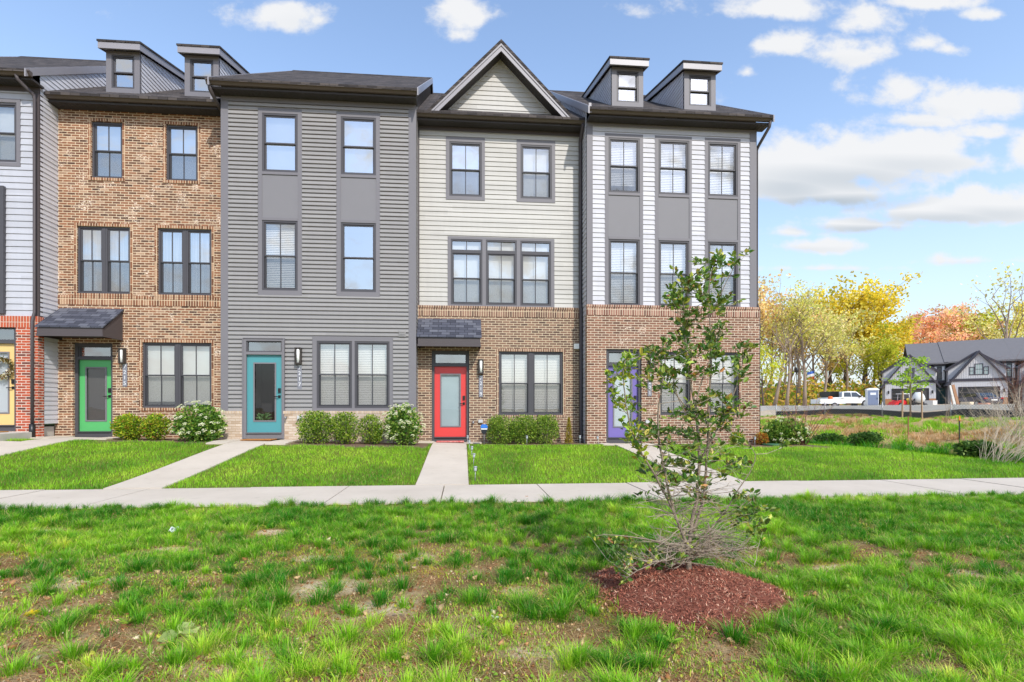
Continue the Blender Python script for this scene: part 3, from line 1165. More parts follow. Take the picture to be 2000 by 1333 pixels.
# ------------------------------------------------------------------ house 3: pewter siding, teal door
def house_pewter():
    v = VA
    ul, ur = fu(432, v), fu(812, v)
    z0 = 0.42
    H = House('townhouse', ul, v, z0, 'all grey sided townhouse with a teal door and a cream brick base')
    ze, zs = 9.66, 9.36
    T = lambda px: fu(px, v)
    rz = lambda py, px=620: rows(v, py, px)
    zbb = rows(v, 803, 620)
    holes, wins = [], []
    cols = [((504.5, 590.5), (512.5, 582)), ((657.5, 742.5), (666, 734.5))]
    z31, z30, z21, z20 = rz(226.5), rz(340), rz(434), rz(569.5)
    ptop, pbot = rz(217.5), rz(579)
    for (pa, pb), (wa, wb) in cols:
        holes.append((T(pa), T(pb), pbot, ptop))
        wins.append((T(wa), T(wb), T(pa), T(pb)))
    a1, b1 = T(610.5), T(768)
    z11, z10 = rows(v, 658, 690), zbb
    holes.append((a1, b1, z10, z11))
    ud = T(517.5)
    zsill = rows(v, 857, 517)
    dw, ht, tl = 0.90, 2.05, .29
    da, db = T(475.5), T(555.5)
    dtop = rows(v, 662.5, 515)
    holes.append((da, db, 0, dtop))
    m = MB()
    siding(m, ul + .19, ur - .19, zbb + .0, zs, v, .1115, holes, .038)
    H.add('siding', m, S7217)
    m = MB()
    for a, b in ((ul, ul + .19), (ur - .19, ur + .012)):
        m.box(a, b, v - .028, v + .12, zbb, zs)
    m.box(ul, ur + .012, v - .034, v + .02, zs, ze - .17)
    H.add('corner_board', m, TRIM)
    for wa, wb, pa, pb in wins:
        m = MB()
        for c, d in ((z30, z31), (z20, z21)): pass
        m.box(pa, wa, v - .026, v + .02, pbot, ptop)
        m.box(wb, pb, v - .026, v + .02, pbot, ptop)
        m.box(wa, wb, v - .026, v + .02, z31, ptop)
        m.box(wa, wb, v - .026, v + .02, pbot, z20)
        m.box(wa, wb, v - .034, v + .02, z30 - .07, z30)
        m.box(wa, wb, v - .034, v + .02, z21, z21 + .07)
        H.add('window_trim', m, TRIM)
        m = MB()
        m.box(wa, wb, v - .012, v + .02, z21 + .07, z30 - .07)
        H.add('spandrel_panel', m, PANEL)
    (wa, wb, _, _), (wc, wd_, _, _) = wins
    window(H, wa, wb, z30, z31, v - .018, 'shade', screen=False, glass=GLASS_HI, grille=False)
    window(H, wc, wd_, z30, z31, v - .018, 'shade', screen=False, glass=GLASS_HI, grille=False)
    window(H, wa, wb, z20, z21, v - .018, 'slats', screen=True)
    window(H, wc, wd_, z20, z21, v - .018, 'dark', screen=False, glass=GLASS_HI, grille=False)
    m = MB()
    ia, ib, iz1, iz0 = T(619), T(761), rows(v, 667, 690), rows(v, 797.5, 690)
    m.box(a1, ia, v - .026, v + .02, z10, z11)
    m.box(ib, b1, v - .026, v + .02, z10, z11)
    m.box(ia, ib, v - .026, v + .02, iz1, z11)
    m.box(ia, ib, v - .026, v + .02, z10, iz0)
    c = (ia + ib) / 2
    m.box(c - .035, c + .035, v - .026, v + .02, iz0, iz1)
    H.add('window_trim', m, TRIM)
    window(H, ia, c - .035, iz0, iz1, v - .016, 'slats')
    window(H, c + .035, ib, iz0, iz1, v - .016, 'slats')
    # cream brick base
    vb = v - .085
    m = MB()
    wall(m, ul - .03, da, z0 - .4, zbb - .075, vb, [], .1)
    wall(m, db, ur + .03, z0 - .4, zbb - .075, vb, [], .1)
    H.add('brick_base', m, B7217)
    m = MB()
    for a, b in ((ul - .035, da - .001), (db + .001, ur + .035)):
        m.box(a, b, vb - .012, v + .02, zbb - .0745, zbb - .001)
    H.add('brick_cap', m, brick_mat('cream_cap_brick', [(0.0, rgb(200, 176, 156)), (0.5, rgb(226, 206, 186)), (1.0, rgb(190, 160, 136))], rgb(214, 186, 150), True))
    # door surround
    m = MB()
    fa, fb = ud - dw / 2 - .075, ud + dw / 2 + .075
    m.box(da, fa, v - .095, v + .05, zsill - .02, dtop)
    m.box(fb, db, v - .095, v + .05, zsill - .02, dtop)
    zft = zsill + .16 + ht + .07 + tl + .075
    m.box(fa, fb, v - .095, v + .05, zft, dtop)
    H.add('door_trim', m, TRIM)
    entry_door(H, ud, zsill, v - .075, rgb(78, 146, 152), dw, ht, 'teal glazed door', 'dark', True, .16, TRIM, tl)
    wall_lamp(H, T(584.5), rows(v, 696, 585), v - .02, .44, .17)
    plaque(H, T(586), rows(v, 737, 586), v - .02, '7217', .66)
    m = MB()
    u, z = T(786), rows(v, 652, 786)
    m.box(u - .09, u + .09, v - .06, v, z - .1, z + .1)
    for i in range(3): m.box(u - .07, u + .07, v - .075, v - .061, z - .07 + i * .05, z - .045 + i * .05)
    H.add('dryer_vent', m, S7217, None, None, .004)
    m = MB()
    u, z = T(562), rows(v, 815, 562)
    m.tube([(u, vb, z), (u, vb - .08, z), (u, vb - .1, z - .05)], .022, 8)
    H.add('hose_tap', m, mat('tap_metal', rgb(150, 150, 150), .4, .1, metal=.6))
    m = MB()
    u, z = T(588), rows(v, 816, 588)
    m.box(u - .07, u + .07, vb - .05, vb, z - .05, z + .05)
    H.add('outlet_box', m, mat('grey_plastic', rgb(190, 190, 190), .5, .05), None, None, .006)
    gutter(H, ul - .19, ur + .06, ze, v)
    zr = main_roof(H, ul - .1, ur + .09, ze, v)
    shell(H, ul, ur, z0, ze, v, v + 12, zr, S7217, ex=.1115)
    m = MB()
    m.tube([(ul - .13, v - .38, ze - .09), (ul - .12, v - .34, ze - .22), (ul - .07, v - .08, ze - .4), (ul - .06, v + .2, ze - .5)], .05, 6)
    H.add('downspout', m, BROWN)
    return H, ud, zsill


H17, U17, Z17 = house_pewter()


# ------------------------------------------------------------------ house 4: cream siding with a gable, red door
def house_gable():
    v = VB
    ul, ur = fu(813, v), fu(1137, v)
    z0 = 0.34
    H = House('townhouse', ul, v, z0, 'cream sided townhouse with a front gable, umber brick below and a red door')
    ze, zs = 9.43, 9.14
    T = lambda px: fu(px, v)
    rz = lambda py, px=975: rows(v, py, px)
    zbt = rz(600)
    zsol = rz(620)
    t3 = [((871, 947), (877.7, 941), 273, 387), ((1009, 1084), (1016.5, 1077.5), 273, 387)]
    p31, p30, w31, w30 = rz(272.5), rz(394), rz(281.5), rz(387)
    ta, tb = T(874.5), T(1082.5)
    t21, t20 = rz(465), rz(602)
    holes = [(T(a[0]), T(a[1]), p30, p31) for a, _, _, _ in t3] + [(ta, tb, t20 - .1, t21)]
    m = MB()
    siding(m, ul + .09, ur - .06, zbt, zs, v, .1335, holes, .026, False)
    H.add('siding', m, S7219)
    m = MB()
    m.box(ul, ul + .09, v - .03, v + .06, zbt, zs)
    m.box(ur - .06, ur, v - .03, v + .06, zbt, zs)
    m.box(ul, ur, v - .034, v + .02, zs, ze - .17)
    H.add('corner_board', m, BROWN)
    for (pa, pb), (wa, wb), _, _ in t3:
        m = MB()
        a, b, c, d = T(pa), T(pb), T(wa), T(wb)
        m.box(a, c, v - .03, v + .02, p30, p31); m.box(d, b, v - .03, v + .02, p30, p31)
        m.box(c, d, v - .03, v + .02, w31, p31); m.box(c, d, v - .03, v + .02, p30, w30)
        H.add('window_trim', m, TRIM)
        window(H, c, d, w30, w31, v - .02, 'shade', glass=GLASS_HI if pa < 900 else GLASS)
    # triple unit with transom lights
    us = [(T(880.5), T(942)), (T(949), T(1009)), (T(1016), T(1076))]
    q1, q0 = rz(470), rz(597)
    qb = rz(493.5)
    m = MB()
    m.box(ta, us[0][0], v - .03, v + .02, t20, t21); m.box(us[2][1], tb, v - .03, v + .02, t20, t21)
    m.box(us[0][0], us[2][1], v - .03, v + .02, q1, t21); m.box(us[0][0], us[2][1], v - .03, v + .02, t20, q0)
    for i in (0, 1): m.box(us[i][1], us[i + 1][0], v - .03, v + .02, q0, q1)
    H.add('window_trim', m, TRIM)
    for i, (a, b) in enumerate(us):
        window(H, a, b, q0, qb, v - .02, 'shade')
        fixed_light(H, a, b, qb, q1, v - .02, None, 'transom', .045, True, SHADE)
    # brick floor
    vb = v - .06
    w1a, w1b = T(974), T(1099)
    z11, z10 = rz(687.5, 1036), rz(811, 1036)
    ud = T(880)
    zsill = rows(v, 865, 880)
    dw, ht, tl = 0.905, 2.0, .30
    htop = zsill + .16 + ht + .07 + tl + .075
    hs = [(w1a, w1b, z10, z11), (ud - dw / 2 - .075, ud + dw / 2 + .075, zsill, htop)]
    m = MB()
    wall(m, ul, ur, z0 - .5, zsol, vb, hs)
    H.add('brick_wall', m, B7219)
    m = MB()
    m.box(ul, ur, vb - .01, v + .02, zsol + .0005, zbt - .066)
    m.box(ul, ur, vb - .024, v + .02, zbt - .0655, zbt - .001)
    H.add('soldier_course', m, B7219S)
    brick_surround(H, hs[0], vb, B7219S, .10)
    c = (w1a + w1b) / 2
    window(H, w1a, c - .025, z10, z11, vb + .045, 'slats')
    window(H, c + .025, w1b, z10, z11, vb + .045, 'slats')
    m = MB(); m.box(c - .024, c + .024, vb + .04, vb + .15, z10, z11); H.add('mullion', m, FRAME)
    entry_door(H, ud, zsill, vb + .06, rgb(212, 66, 64), dw, ht, 'red glazed door', 'frost', True, .16, None, tl)
    canopy(H, fu(816, v - .62), fu(938.5, v - .62), rz(624, 878), rows(v - .62, 658, 878), rows(v - .62, 677, 878), v - .06, .56)
    wall_lamp(H, T(939), rz(717, 939), vb)
    plaque(H, T(939), rz(755, 939), vb, '7219')
    m = MB()
    u, z = T(1124.5), rz(678, 1124)
    m.box(u - .075, u + .075, vb - .08, vb, z - .075, z + .075)
    H.add('alarm_box', m, mat('white_plastic', rgb(236, 236, 232), .5, .03), None, None, .008)
    m = MB()
    u, z = T(938.5), rz(823, 938)
    m.box(u - .065, u + .065, vb - .06, vb, z - .045, z + .045)
    H.add('outlet_box', m, mat('grey_plastic', rgb(190, 190, 190), .5, .05), None, None, .006)
    m = MB()
    u, z = T(924), rz(824, 924)
    m.tube([(u, vb, z), (u, vb - .07, z), (u, vb - .09, z - .06)], .03, 8)
    H.add('hose_tap', m, mat('tap_metal', rgb(150, 150, 150), .4, .1, metal=.6))
    gutter(H, ul + .02, ur + .02, ze, v)
    zr = main_roof(H, ul + .02, ur - .0, ze, v, rake=False)
    shell(H, ul + .02, ur - .02, z0 - .3, ze, v + .2, v + 11.5, zr, SCHEEK, False, False)
    # the front gable
    gf = v - .42
    gu = fu(979, gf)
    hw = 2.02
    zap = rows(gf, 78, 980)
    zlo = rows(gf, 222, 978)
    sl = (zap - zlo) / hw
    m = MB()
    vend = v + (zap - ze) / .67 + .4
    t = .07
    for sg in (-1, 1):
        zq = ze + .02
        p = [(gu, zap), (gu + sg * (zap - zq) / sl, zq), (gu + sg * (zap - t * 1.45 - zq) / sl, zq), (gu, zap - t * 1.45)]
        m.prism(p if sg > 0 else p[::-1], 1, gf - .03, vend)
    g = H.add('gable_roof', m, SHINGX)
    m = MB()
    for sg in (-1, 1):
        zg = ze + .012
        p = [(gu, zap - .10), (gu + sg * (zap - .10 - zg) / sl, zg), (gu + sg * (zap - .31 - zg) / sl, zg), (gu, zap - .31)]
        m.prism(p if sg > 0 else p[::-1], 1, gf, gf + .025)
        p = [(gu, zap - .10), (gu + sg * (zap - .10 - zg) / sl, zg), (gu + sg * (zap - .17 - zg) / sl, zg), (gu, zap - .17)]
        m.prism(p if sg > 0 else p[::-1], 1, gf - .02, gf)
    H.add('rake_board', m, FASCIA, g)
    m = MB()
    for sg in (-1, 1):
        m.face([(gu, gf + .025, zap - .29), (gu + sg * (zap - .29 - zg) / sl, gf + .025, zg), (gu + sg * (zap - .29 - zg) / sl, v + .0, zg), (gu, v + .0, zap - .29)])
    H.add('soffit', m, SOFFIT, g)
    m = MB()
    zb = zr(v) - .35
    z = zb
    top = zap - .30
    while z < top - .01:
        z2 = min(z + .1335, top)
        w0, w1 = max(0, (top - z) / sl), max(0, (top - z2) / sl)
        m.face([(gu - w0, v - .02, z), (gu + w0, v - .02, z), (gu + w1, v - .003, z2), (gu - w1, v - .003, z2)])
        m.face([(gu - w0, v, z), (gu + w0, v, z), (gu + w0, v - .02, z), (gu - w0, v - .02, z)])
        z = z2
    H.add('gable_siding', m, S7219, g)
    m = MB()
    for sg in (-1, 1):
        wt = .045
        p = [(gu, top + .03), (gu + sg * ((top - zb) / sl), zb + .03), (gu + sg * ((top - zb) / sl - wt), zb), (gu, top - wt * sl)]
        m.prism(p if sg > 0 else p[::-1], 1, v - .03, v - .004)
    H.add('gable_trim', m, S7219, g)
    # downspout in the corner with the neighbour
    udn = ur - .07
    downspout(H, [(udn, v - .40, ze - .10), (udn, v - .38, ze - .2), (udn, v - .12, ze - .42), (udn, v - .09, ze - .5), (udn, v - .09, zbt + .1),
                  (udn, v - .16, zbt - .06), (udn, v - .16, z0 + .05), (udn - .0, v - .3, z0 + .0)], .085)
    return H, ud, zsill


H19, U19, Z19 = house_gable()


# ------------------------------------------------------------------ house 5: white siding, three window bays, violet door
def house_right():
    v = VA
    ul, ur = fu(1146.5, v), fu(1476, v)
    z0 = 0.32
    H = House('townhouse', ul, v, z0, 'end townhouse with white siding in three window bays, russet brick and a violet door')
    ze, zs = 9.41, 9.15
    T = lambda px: fu(px, v)
    rz = lambda py, px=1310: rows(v, py, px)
    zbt, zsol = rz(599), rz(619)
    cols = [((1181, 1255.5), (1188, 1249)), ((1278.5, 1350.5), (1285.5, 1345.5)), ((1376, 1445.6), (1382, 1440))]
    ptop, z31, z30, z21, z20 = rz(267), rz(275), rz(381), rz(471), rz(597)
    holes = [(T(p[0]), T(p[1]), zbt - .1, ptop) for p, _ in cols]
    m = MB()
    siding(m, ul + .155, ur - .19, zbt, zs, v, .1345, holes, .026, False)
    H.add('siding', m, S7221)
    m = MB()
    m.box(ul - .01, ul + .155, v - .03, v + .1, zbt, zs)
    m.box(ur - .19, ur + .012, v - .03, v + .14, zbt, zs)
    m.box(ul - .01, ur + .012, v - .036, v + .02, zs, ze - .17)
    H.add('corner_board', m, TRIM)
    for k, ((pa, pb), (wa, wb)) in enumerate(cols):
        a, b, c, d = T(pa), T(pb), T(wa), T(wb)
        m = MB()
        m.box(a, c, v - .026, v + .02, zbt, ptop); m.box(d, b, v - .026, v + .02, zbt, ptop)
        m.box(c, d, v - .026, v + .02, z31, ptop)
        m.box(c, d, v - .034, v + .02, z30 - .07, z30); m.box(c, d, v - .034, v + .02, z21, z21 + .07)
        H.add('window_trim', m, TRIM)
        m = MB()
        m.box(c, d, v - .012, v + .02, z21 + .07, z30 - .07)
        H.add('spandrel_panel', m, PANEL)
        window(H, c, d, z30, z31, v - .018, 'slats', drop=.88 if k == 0 else 1.0, screen=k == 0)
        window(H, c, d, zbt + .0, z21, v - .018, 'slats')
    vb = v - .09
    ud = T(1217)
    zsill = rows(v, 866, 1217)
    dw, ht, tl = 0.86, 2.0, .32
    htop = zsill + .16 + ht + .07 + tl + .075
    z11, z10 = rz(688), rz(811)
    w1 = [(T(1287), T(1346)), (T(1383), T(1440.5))]
    hs = [(a, b, z10, z11) for a, b in w1] + [(ud - dw / 2 - .075, ud + dw / 2 + .075, zsill, htop)]
    m = MB()
    wall(m, ul - .02, ur + .06, z0 - .5, zsol, vb, hs)
    # return of the brick floor along the end wall
    m.face([(ur + .06, vb + .2, z0 - .5), (ur + .06, v + 12, z0 - .5), (ur + .06, v + 12, zsol), (ur + .06, vb + .2, zsol)])
    H.add('brick_wall', m, B7221)
    m = MB()
    m.box(ul - .024, ur + .064, vb - .01, v + .02, zsol + .0005, zbt - .066)
    m.box(ul - .03, ur + .075, vb - .024, v + .02, zbt - .0655, zbt - .001)
    m.box(ur + .012, ur + .07, v + .021, v + 12, zsol + .0005, zbt - .001)
    H.add('soldier_course', m, B7221S)
    for h in hs[:2]: brick_surround(H, h, vb, B7221S, .10)
    for a, b in w1: window(H, a, b, z10, z11, vb + .045, 'slats')
    entry_door(H, ud, zsill, vb + .06, rgb(116, 102, 168), dw, ht, 'violet glazed door', 'haze', True, .16, None, tl)
    wall_lamp(H, T(1268.5), rz(705, 1268), vb, .42, .13)
    plaque(H, T(1266.5), rz(753, 1266), vb, '7221')
    m = MB()
    u, z = T(1262), rz(824, 1262)
    m.box(u - .06, u + .06, vb - .06, vb, z - .045, z + .045)
    H.add('outlet_box', m, mat('grey_plastic', rgb(190, 190, 190), .5, .05), None, None, .006)
    gutter(H, ul - .03, ur + .24, ze, v)
    zr = main_roof(H, ul - .06, ur + .24, ze, v)
    shell(H, ul, ur, z0 - .3, ze, v, v + 12, zr, S7221, ex=.1345)
    dv = v + .12
    for (a, b), gl in (((1195, 1256.5), GLASS_HI), ((1336.5, 1398), GLASS_HI)):
        dormer(H, fu(a, dv), fu(b, dv), zr, dv, 11.17, 3.4, gl)
    ux = ur + .065
    downspout(H, [(ux + .13, v - .40, ze - .10), (ux + .12, v - .37, ze - .25), (ux + .01, v + .0, ze - .62), (ux, v + .06, ze - .7), (ux, v + .06, zbt + .15),
                  (ux + .06, v + .05, zbt - .05), (ux + .06, v + .05, z0 + .1)])
    m = MB()
    m.box(ul - .05, ul + .02, v - .42, v - .40, ze - .12, ze + .14)
    H.add('gutter_end_cap', m, FASCIA)
    return H, ud, zsill


H21, U21, Z21 = house_right()
# ================================================================== GROUND, PATHS, LAWNS
def walk_zone(u, v):
    """True where concrete lies (lawn keeps off)"""
    u = np.asarray(u); v = np.asarray(v)
    m = (v > 7.13) & (v < 8.75)
    for uc in (U19, U21 + .0, U17 - .02):
        m |= (np.abs(u - uc) < .46) & (v >= 8.7) & (v < 15)
    m |= (np.abs(u - U15) < .46) & (v >= 8.7) & (v < 15)
    m |= (np.abs(u - U17) < .95) & (v > 12.75) & (v < 14.4)
    m |= (np.abs(u - U15) < .95) & (v > 13.75) & (v < 15)
    m |= (np.abs(u - U21) < .8) & (v > 13.2) & (v < 14.4)
    m |= (np.abs(u - U19) < .95) & (v > 14.1) & (v < 15)
    m |= (u < U15) & (v > 12.35 + .0 * u) & (v < 13.2)
    return m


BEDS = [  # planting beds along the fronts: u0,u1,v0,v1
    (U15 + .95, fu(437, VB) + .3, 13.35, 14.9),
    (U17 + .95, fu(840, VA), 12.95, 14.35),
    (U19 + .8, fu(1137, VB) + .1, 13.85, 14.9),
    (fu(1420, VA), fu(1476, VA) + 1.6, 13.15, 14.6),
]


def bed_zone(u, v):
    m = np.zeros(np.shape(u), bool)
    for a, b, c, d in BEDS:
        wob = 0.10 * np.sin(np.asarray(u) * 3.1) + .06 * np.sin(np.asarray(u) * 7.7)
        m |= (u > a) & (u < b) & (v > c + wob) & (v < d)
    return m


def lawn_density(x, y):
    """how thickly grass stands: 1 full turf, 0 bare"""
    u, v = w2uv(x, y)
    n = fbm(x * 1.7 + 3, y * 1.7 + 8, 4)
    n2 = fbm(x * 4.3 + 30, y * 4.3, 3)
    base = 0.16 + 0.95 * sstep(4.4, 6.3, v + (n - .5) * 1.2) + 0.42 * sstep(.6, 1.9, x) + 0.06 * sstep(-1.2, -2.6, x)
    d = base + (n - 0.5) * 1.5 + (n2 - .5) * 1.15
    d = d - 1.15 * sand(x, y)
    # earth showing in the right foreground corner
    d = d - .45 * np.exp(-(((x - 1.35) / .5) ** 2 + ((y - 2.45) / .28) ** 2))
    d = np.where(v > 8.7, 1.25 + (n2 - .5) * .5, d)
    r = ((x - MX) / 0.63) ** 2 + ((y - MY) / 0.64) ** 2
    d = np.where((r < 1.0) & (v < 7), d - 1.6 * sstep(1.12, .9, r), d)
    return np.clip(d, 0, 1.2)


def axis(parts):
    out = []
    for a, b, st in parts:
        n = max(1, int(round((b - a) / st)))
        out += [a + (b - a) * i / n for i in range(n)]
    out.append(parts[-1][1])
    return np.array(out)


def make_ground():
    xs = axis([(-3000, -300, 450), (-300, -60, 40), (-60, -14, 3), (-14, -5, .3), (-5, 5, .08), (5, 14, .2), (14, 40, .7), (40, 140, 4), (140, 400, 40), (400, 3000, 450)])
    ys = axis([(-3000, -100, 500), (-100, -4, 8), (-4, 1.5, .6), (1.5, 7.3, .07), (7.3, 16, .16), (16, 32, .4), (32, 60, 2), (60, 130, 4), (130, 400, 40), (400, 3000, 450)])
    X, Y = np.meshgrid(xs, ys)
    Z = gz(X, Y)
    U, V = w2uv(X, Y)
    wz = walk_zone(U, V)
    Z = np.where(wz & (V < 8.76) & (V > 7.12), Z - .05, Z)
    nx, ny = len(xs), len(ys)
    verts = np.stack([X, Y, Z], -1).reshape(-1, 3)
    i = np.arange(nx * ny).reshape(ny, nx)
    q = np.stack([i[:-1, :-1], i[:-1, 1:], i[1:, 1:], i[1:, :-1]], -1).reshape(-1, 4)
    # weights: r = bare earth, g = turf base, b = dry bank
    dens = lawn_density(X, Y)
    W = ditch_w(X, Y)
    bed = bed_zone(U, V)
    r = (1 - np.clip(dens, 0, 1)) * (V < 7.2)
    r = r + 1.0 * (V < 7.2) * (Y > 0) * sand(X, Y)
    g = np.where(V > 7.2, 1.0, np.clip(dens, 0, 1))
    b = sstep(.6, 2.0, W) * (1 - sstep(10.0, 11.0, W))
    far = sstep(10.5, 11.0, W)
    tint = np.stack([np.maximum(r, far * 0), g * (1 - b) * (1 - far), b], -1)
    bedw = bed.astype(float)
    tint[..., 0] = np.where(bed, 0, tint[..., 0]); tint[..., 1] = np.where(bed, 0, tint[..., 1])
    k = N('earth_and_turf')
    co = k.coord()
    at = k.n('Attribute', attribute_name='tint')
    s = k.n('SeparateColor', Color=at.outputs['Color'])
    n1 = k.noise(co, 2.2, 6.0, 0.65)
    n2 = k.noise(co, 38.0, 6.0, 0.75)
    n3 = k.noise(co, 9.0, 6.0, 0.68)
    earth = k.ramp(n1, [(0.30, rgb(140, 98, 62)), (0.48, rgb(172, 130, 88)), (0.58, rgb(192, 160, 118)), (0.72, rgb(222, 200, 164))])
    earth = k.mix(k.math('MULTIPLY', n2, .5), earth, rgb(104, 70, 44))
    sandy = k.mix(n2, rgb(206, 182, 142), rgb(232, 216, 184))
    earth = k.mix(k.math('SUBTRACT', s.outputs[0], 1.0), earth, sandy)
    turf = k.mix(n3, rgb(70, 92, 32), rgb(138, 136, 66))
    dry = k.ramp(n3, [(0.35, rgb(124, 116, 62)), (0.5, rgb(188, 156, 112)), (0.66, rgb(214, 180, 140))])
    mulch = k.mix(n2, rgb(92, 70, 58), rgb(150, 126, 108))
    gravel = k.mix(n3, rgb(178, 160, 134), rgb(206, 192, 170))
    # what is none of the three: planting beds near the houses, gravel beyond the fence
    px = k.n('SeparateXYZ', Vector=co)
    isfar = k.math('GREATER_THAN', px.outputs[1], 17.0)
    c = k.mix(isfar, mulch, gravel)
    c = k.mix(s.outputs[0], c, earth)
    c = k.mix(s.outputs[1], c, turf)
    c = k.mix(s.outputs[2], c, dry)
    m = k.done(c, 0.95, 0.1, k.math('ADD', n2, k.math('MULTIPLY', n3, 1.5)), 0.025)
    o = fastmesh('ground', verts, q.ravel(), np.full(len(q), 4), m, tint.reshape(-1, 3), None, True)
    setting(o, 'structure', 'earth and turf ground rising from the pavement to the houses and banking up on the right')


make_ground()

# ------------------------------------------------------------------ concrete
def concrete_mat():
    k = N('pavement_concrete')
    co = k.coord()
    n1 = k.noise(co, .9, 5.0, .6)
    n2 = k.noise(co, 120.0, 3.0, .7)
    n3 = k.noise(co, 6.0, 4.0, .65)
    c = k.ramp(n1, [(0.3, rgb(196, 184, 168)), (0.7, rgb(212, 200, 184))])
    c = k.mix(k.math('MULTIPLY', n2, .25), c, rgb(160, 150, 138))
    st = k.ramp(n3, [(0.60, (0, 0, 0, 1)), (0.78, (1, 1, 1, 1))])
    c = k.mix(k.math('MULTIPLY', st, .38), c, rgb(150, 138, 122))
    return k.done(c, .9, .2, n2, .003)


PAVE = concrete_mat()
JOINT = mat('joint_dirt', rgb(70, 62, 52), .95, .2)


def strip(mb, pts_l, pts_r, lift, thick=.06):
    """slab following the ground between two rows of points"""
    top_l = [Vector((p.x, p.y, gzf(p.x, p.y) + lift)) for p in pts_l]
    top_r = [Vector((p.x, p.y, gzf(p.x, p.y) + lift)) for p in pts_r]
    dn = Vector((0, 0, -thick))
    n = len(top_l)
    for i in range(n - 1):
        mb.face([top_l[i], top_r[i], top_r[i + 1], top_l[i + 1]])
        mb.face([top_l[i], top_l[i + 1], top_l[i + 1] + dn, top_l[i] + dn])
        mb.face([top_r[i], top_r[i] + dn, top_r[i + 1] + dn, top_r[i + 1]])
    mb.face([top_l[0], top_l[0] + dn, top_r[0] + dn, top_r[0]])
    mb.face([top_l[-1], top_r[-1], top_r[-1] + dn, top_l[-1] + dn])


m = MB()
u = -31.3
while u < 42:
    a, b = u + .008, u + 1.55 - .008
    for c, d in ((a, b),):
        P = [uv2w(c, 7.13), uv2w(d, 7.13), uv2w(d, 8.75), uv2w(c, 8.75)]
        z = .012
        t = [Vector((p.x, p.y, z + .004 * math.sin(u * 3))) for p in P]
        dn = Vector((0, 0, -.08))
        m.face(t)
        for i in range(4):
            j = (i + 1) % 4
            m.face([t[i], t[i] + dn, t[j] + dn, t[j]])
    u += 1.55
o = m.build('pavement', PAVE)
setting(o, 'structure', 'pale concrete pavement crossing in front of the houses')

m = MB()
def lane(uc, v0, v1, hw, lift=.02, joints=(1.55,)):
    v = v0
    while v < v1 - .05:
        e = min(v + 1.5, v1)
        n = 6
        vs = [v + .006 + (e - v - .012) * i / n for i in range(n + 1)]
        strip(m, [uv2w(uc - hw, q) for q in vs], [uv2w(uc + hw, q) for q in vs], lift)
        v = e
lane(U19, 8.757, VB - .22, .44)
lane(U17 - .02, 8.757, VA - .2, .44)
lane(U15, 8.757, VB - .2, .44)
lane(U21, 8.757, VA - .2, .44)
# cross pieces: pads in front of the doors, strip along house 1
for uc, v0, v1, hw, sg in ((U17, 13.05, VA - .10, .92, .032), (U21, 13.6, VA - .11, .75, .03), (U19, 14.3, VB - .09, .86, .03), (U15, 14.0, VB - .02, .9, .03)):
    vs = [v0 + (v1 - v0) * i / 3 for i in range(4)]
    for a, b in ((uc - hw, uc - .447), (uc + .447, uc + hw)):
        strip(m, [uv2w(a, q) for q in vs], [uv2w(b, q) for q in vs], sg)
vs = [12.45, 12.8, 13.15]
us_ = np.linspace(U15 - 6, U15 - .447, 12)
strip(m, [uv2w(q, 12.45) for q in us_][::1], [uv2w(q, 13.15) for q in us_], .02)
o = m.build('garden_path', PAVE)
setting(o, 'structure', 'concrete paths leading from the pavement to the front doors')


# ------------------------------------------------------------------ grass
GRASSM = leaf_mat('grass_blades', .5, .38, .3)


def blades(name, x, y, z, h, w, lean, ang, col, mat_, curl=.5):
    """one five-cornered blade per row of the arrays"""
    n = len(x)
    ca, sa = np.cos(ang), np.sin(ang)
    fx, fy = -sa, ca                       # across
    mid = .55
    mx_, my_ = x + ca * lean * .35, y + sa * lean * .35
    tx, ty = x + ca * lean, y + sa * lean
    zm = z + h * mid
    zt = z + h * (1 - .25 * np.clip(lean / np.maximum(h, 1e-4), 0, 2) * curl)
    V = np.empty((n, 5, 3), np.float32)
    V[:, 0] = np.stack([x - fx * w, y - fy * w, z - .006], -1)
    V[:, 1] = np.stack([x + fx * w, y + fy * w, z - .006], -1)
    V[:, 2] = np.stack([mx_ + fx * w * .8, my_ + fy * w * .8, zm], -1)
    V[:, 3] = np.stack([mx_ - fx * w * .8, my_ - fy * w * .8, zm], -1)
    V[:, 4] = np.stack([tx, ty, zt], -1)
    base = (np.arange(n) * 5)[:, None]
    lp = np.concatenate([base + np.array([[0, 1, 2, 3]]), base + np.array([[3, 2, 4]])], 1)
    sizes = np.tile([4, 3], n)
    T = np.repeat(col[:, None, :], 5, 1).reshape(-1, 3)
    return fastmesh(name, V.reshape(-1, 3), lp.ravel(), sizes, mat_, T, None, True)


def palette(n, t):
    """t 0..1: deep green to yellow green"""
    a = np.array([lin(58), lin(136), lin(26)])
    b = np.array([lin(160), lin(212), lin(46)])
    c = np.array([lin(230), lin(232), lin(96)])
    t = t[:, None]
    k = np.where(t < .6, a + (b - a) * (t / .6), b + (c - b) * ((t - .6) / .4))
    return k * RN.uniform(.72, 1.25, (n, 1))


def clear(x, y):
    u, v = w2uv(x, y)
    ok = ~walk_zone(u, v)
    return ok


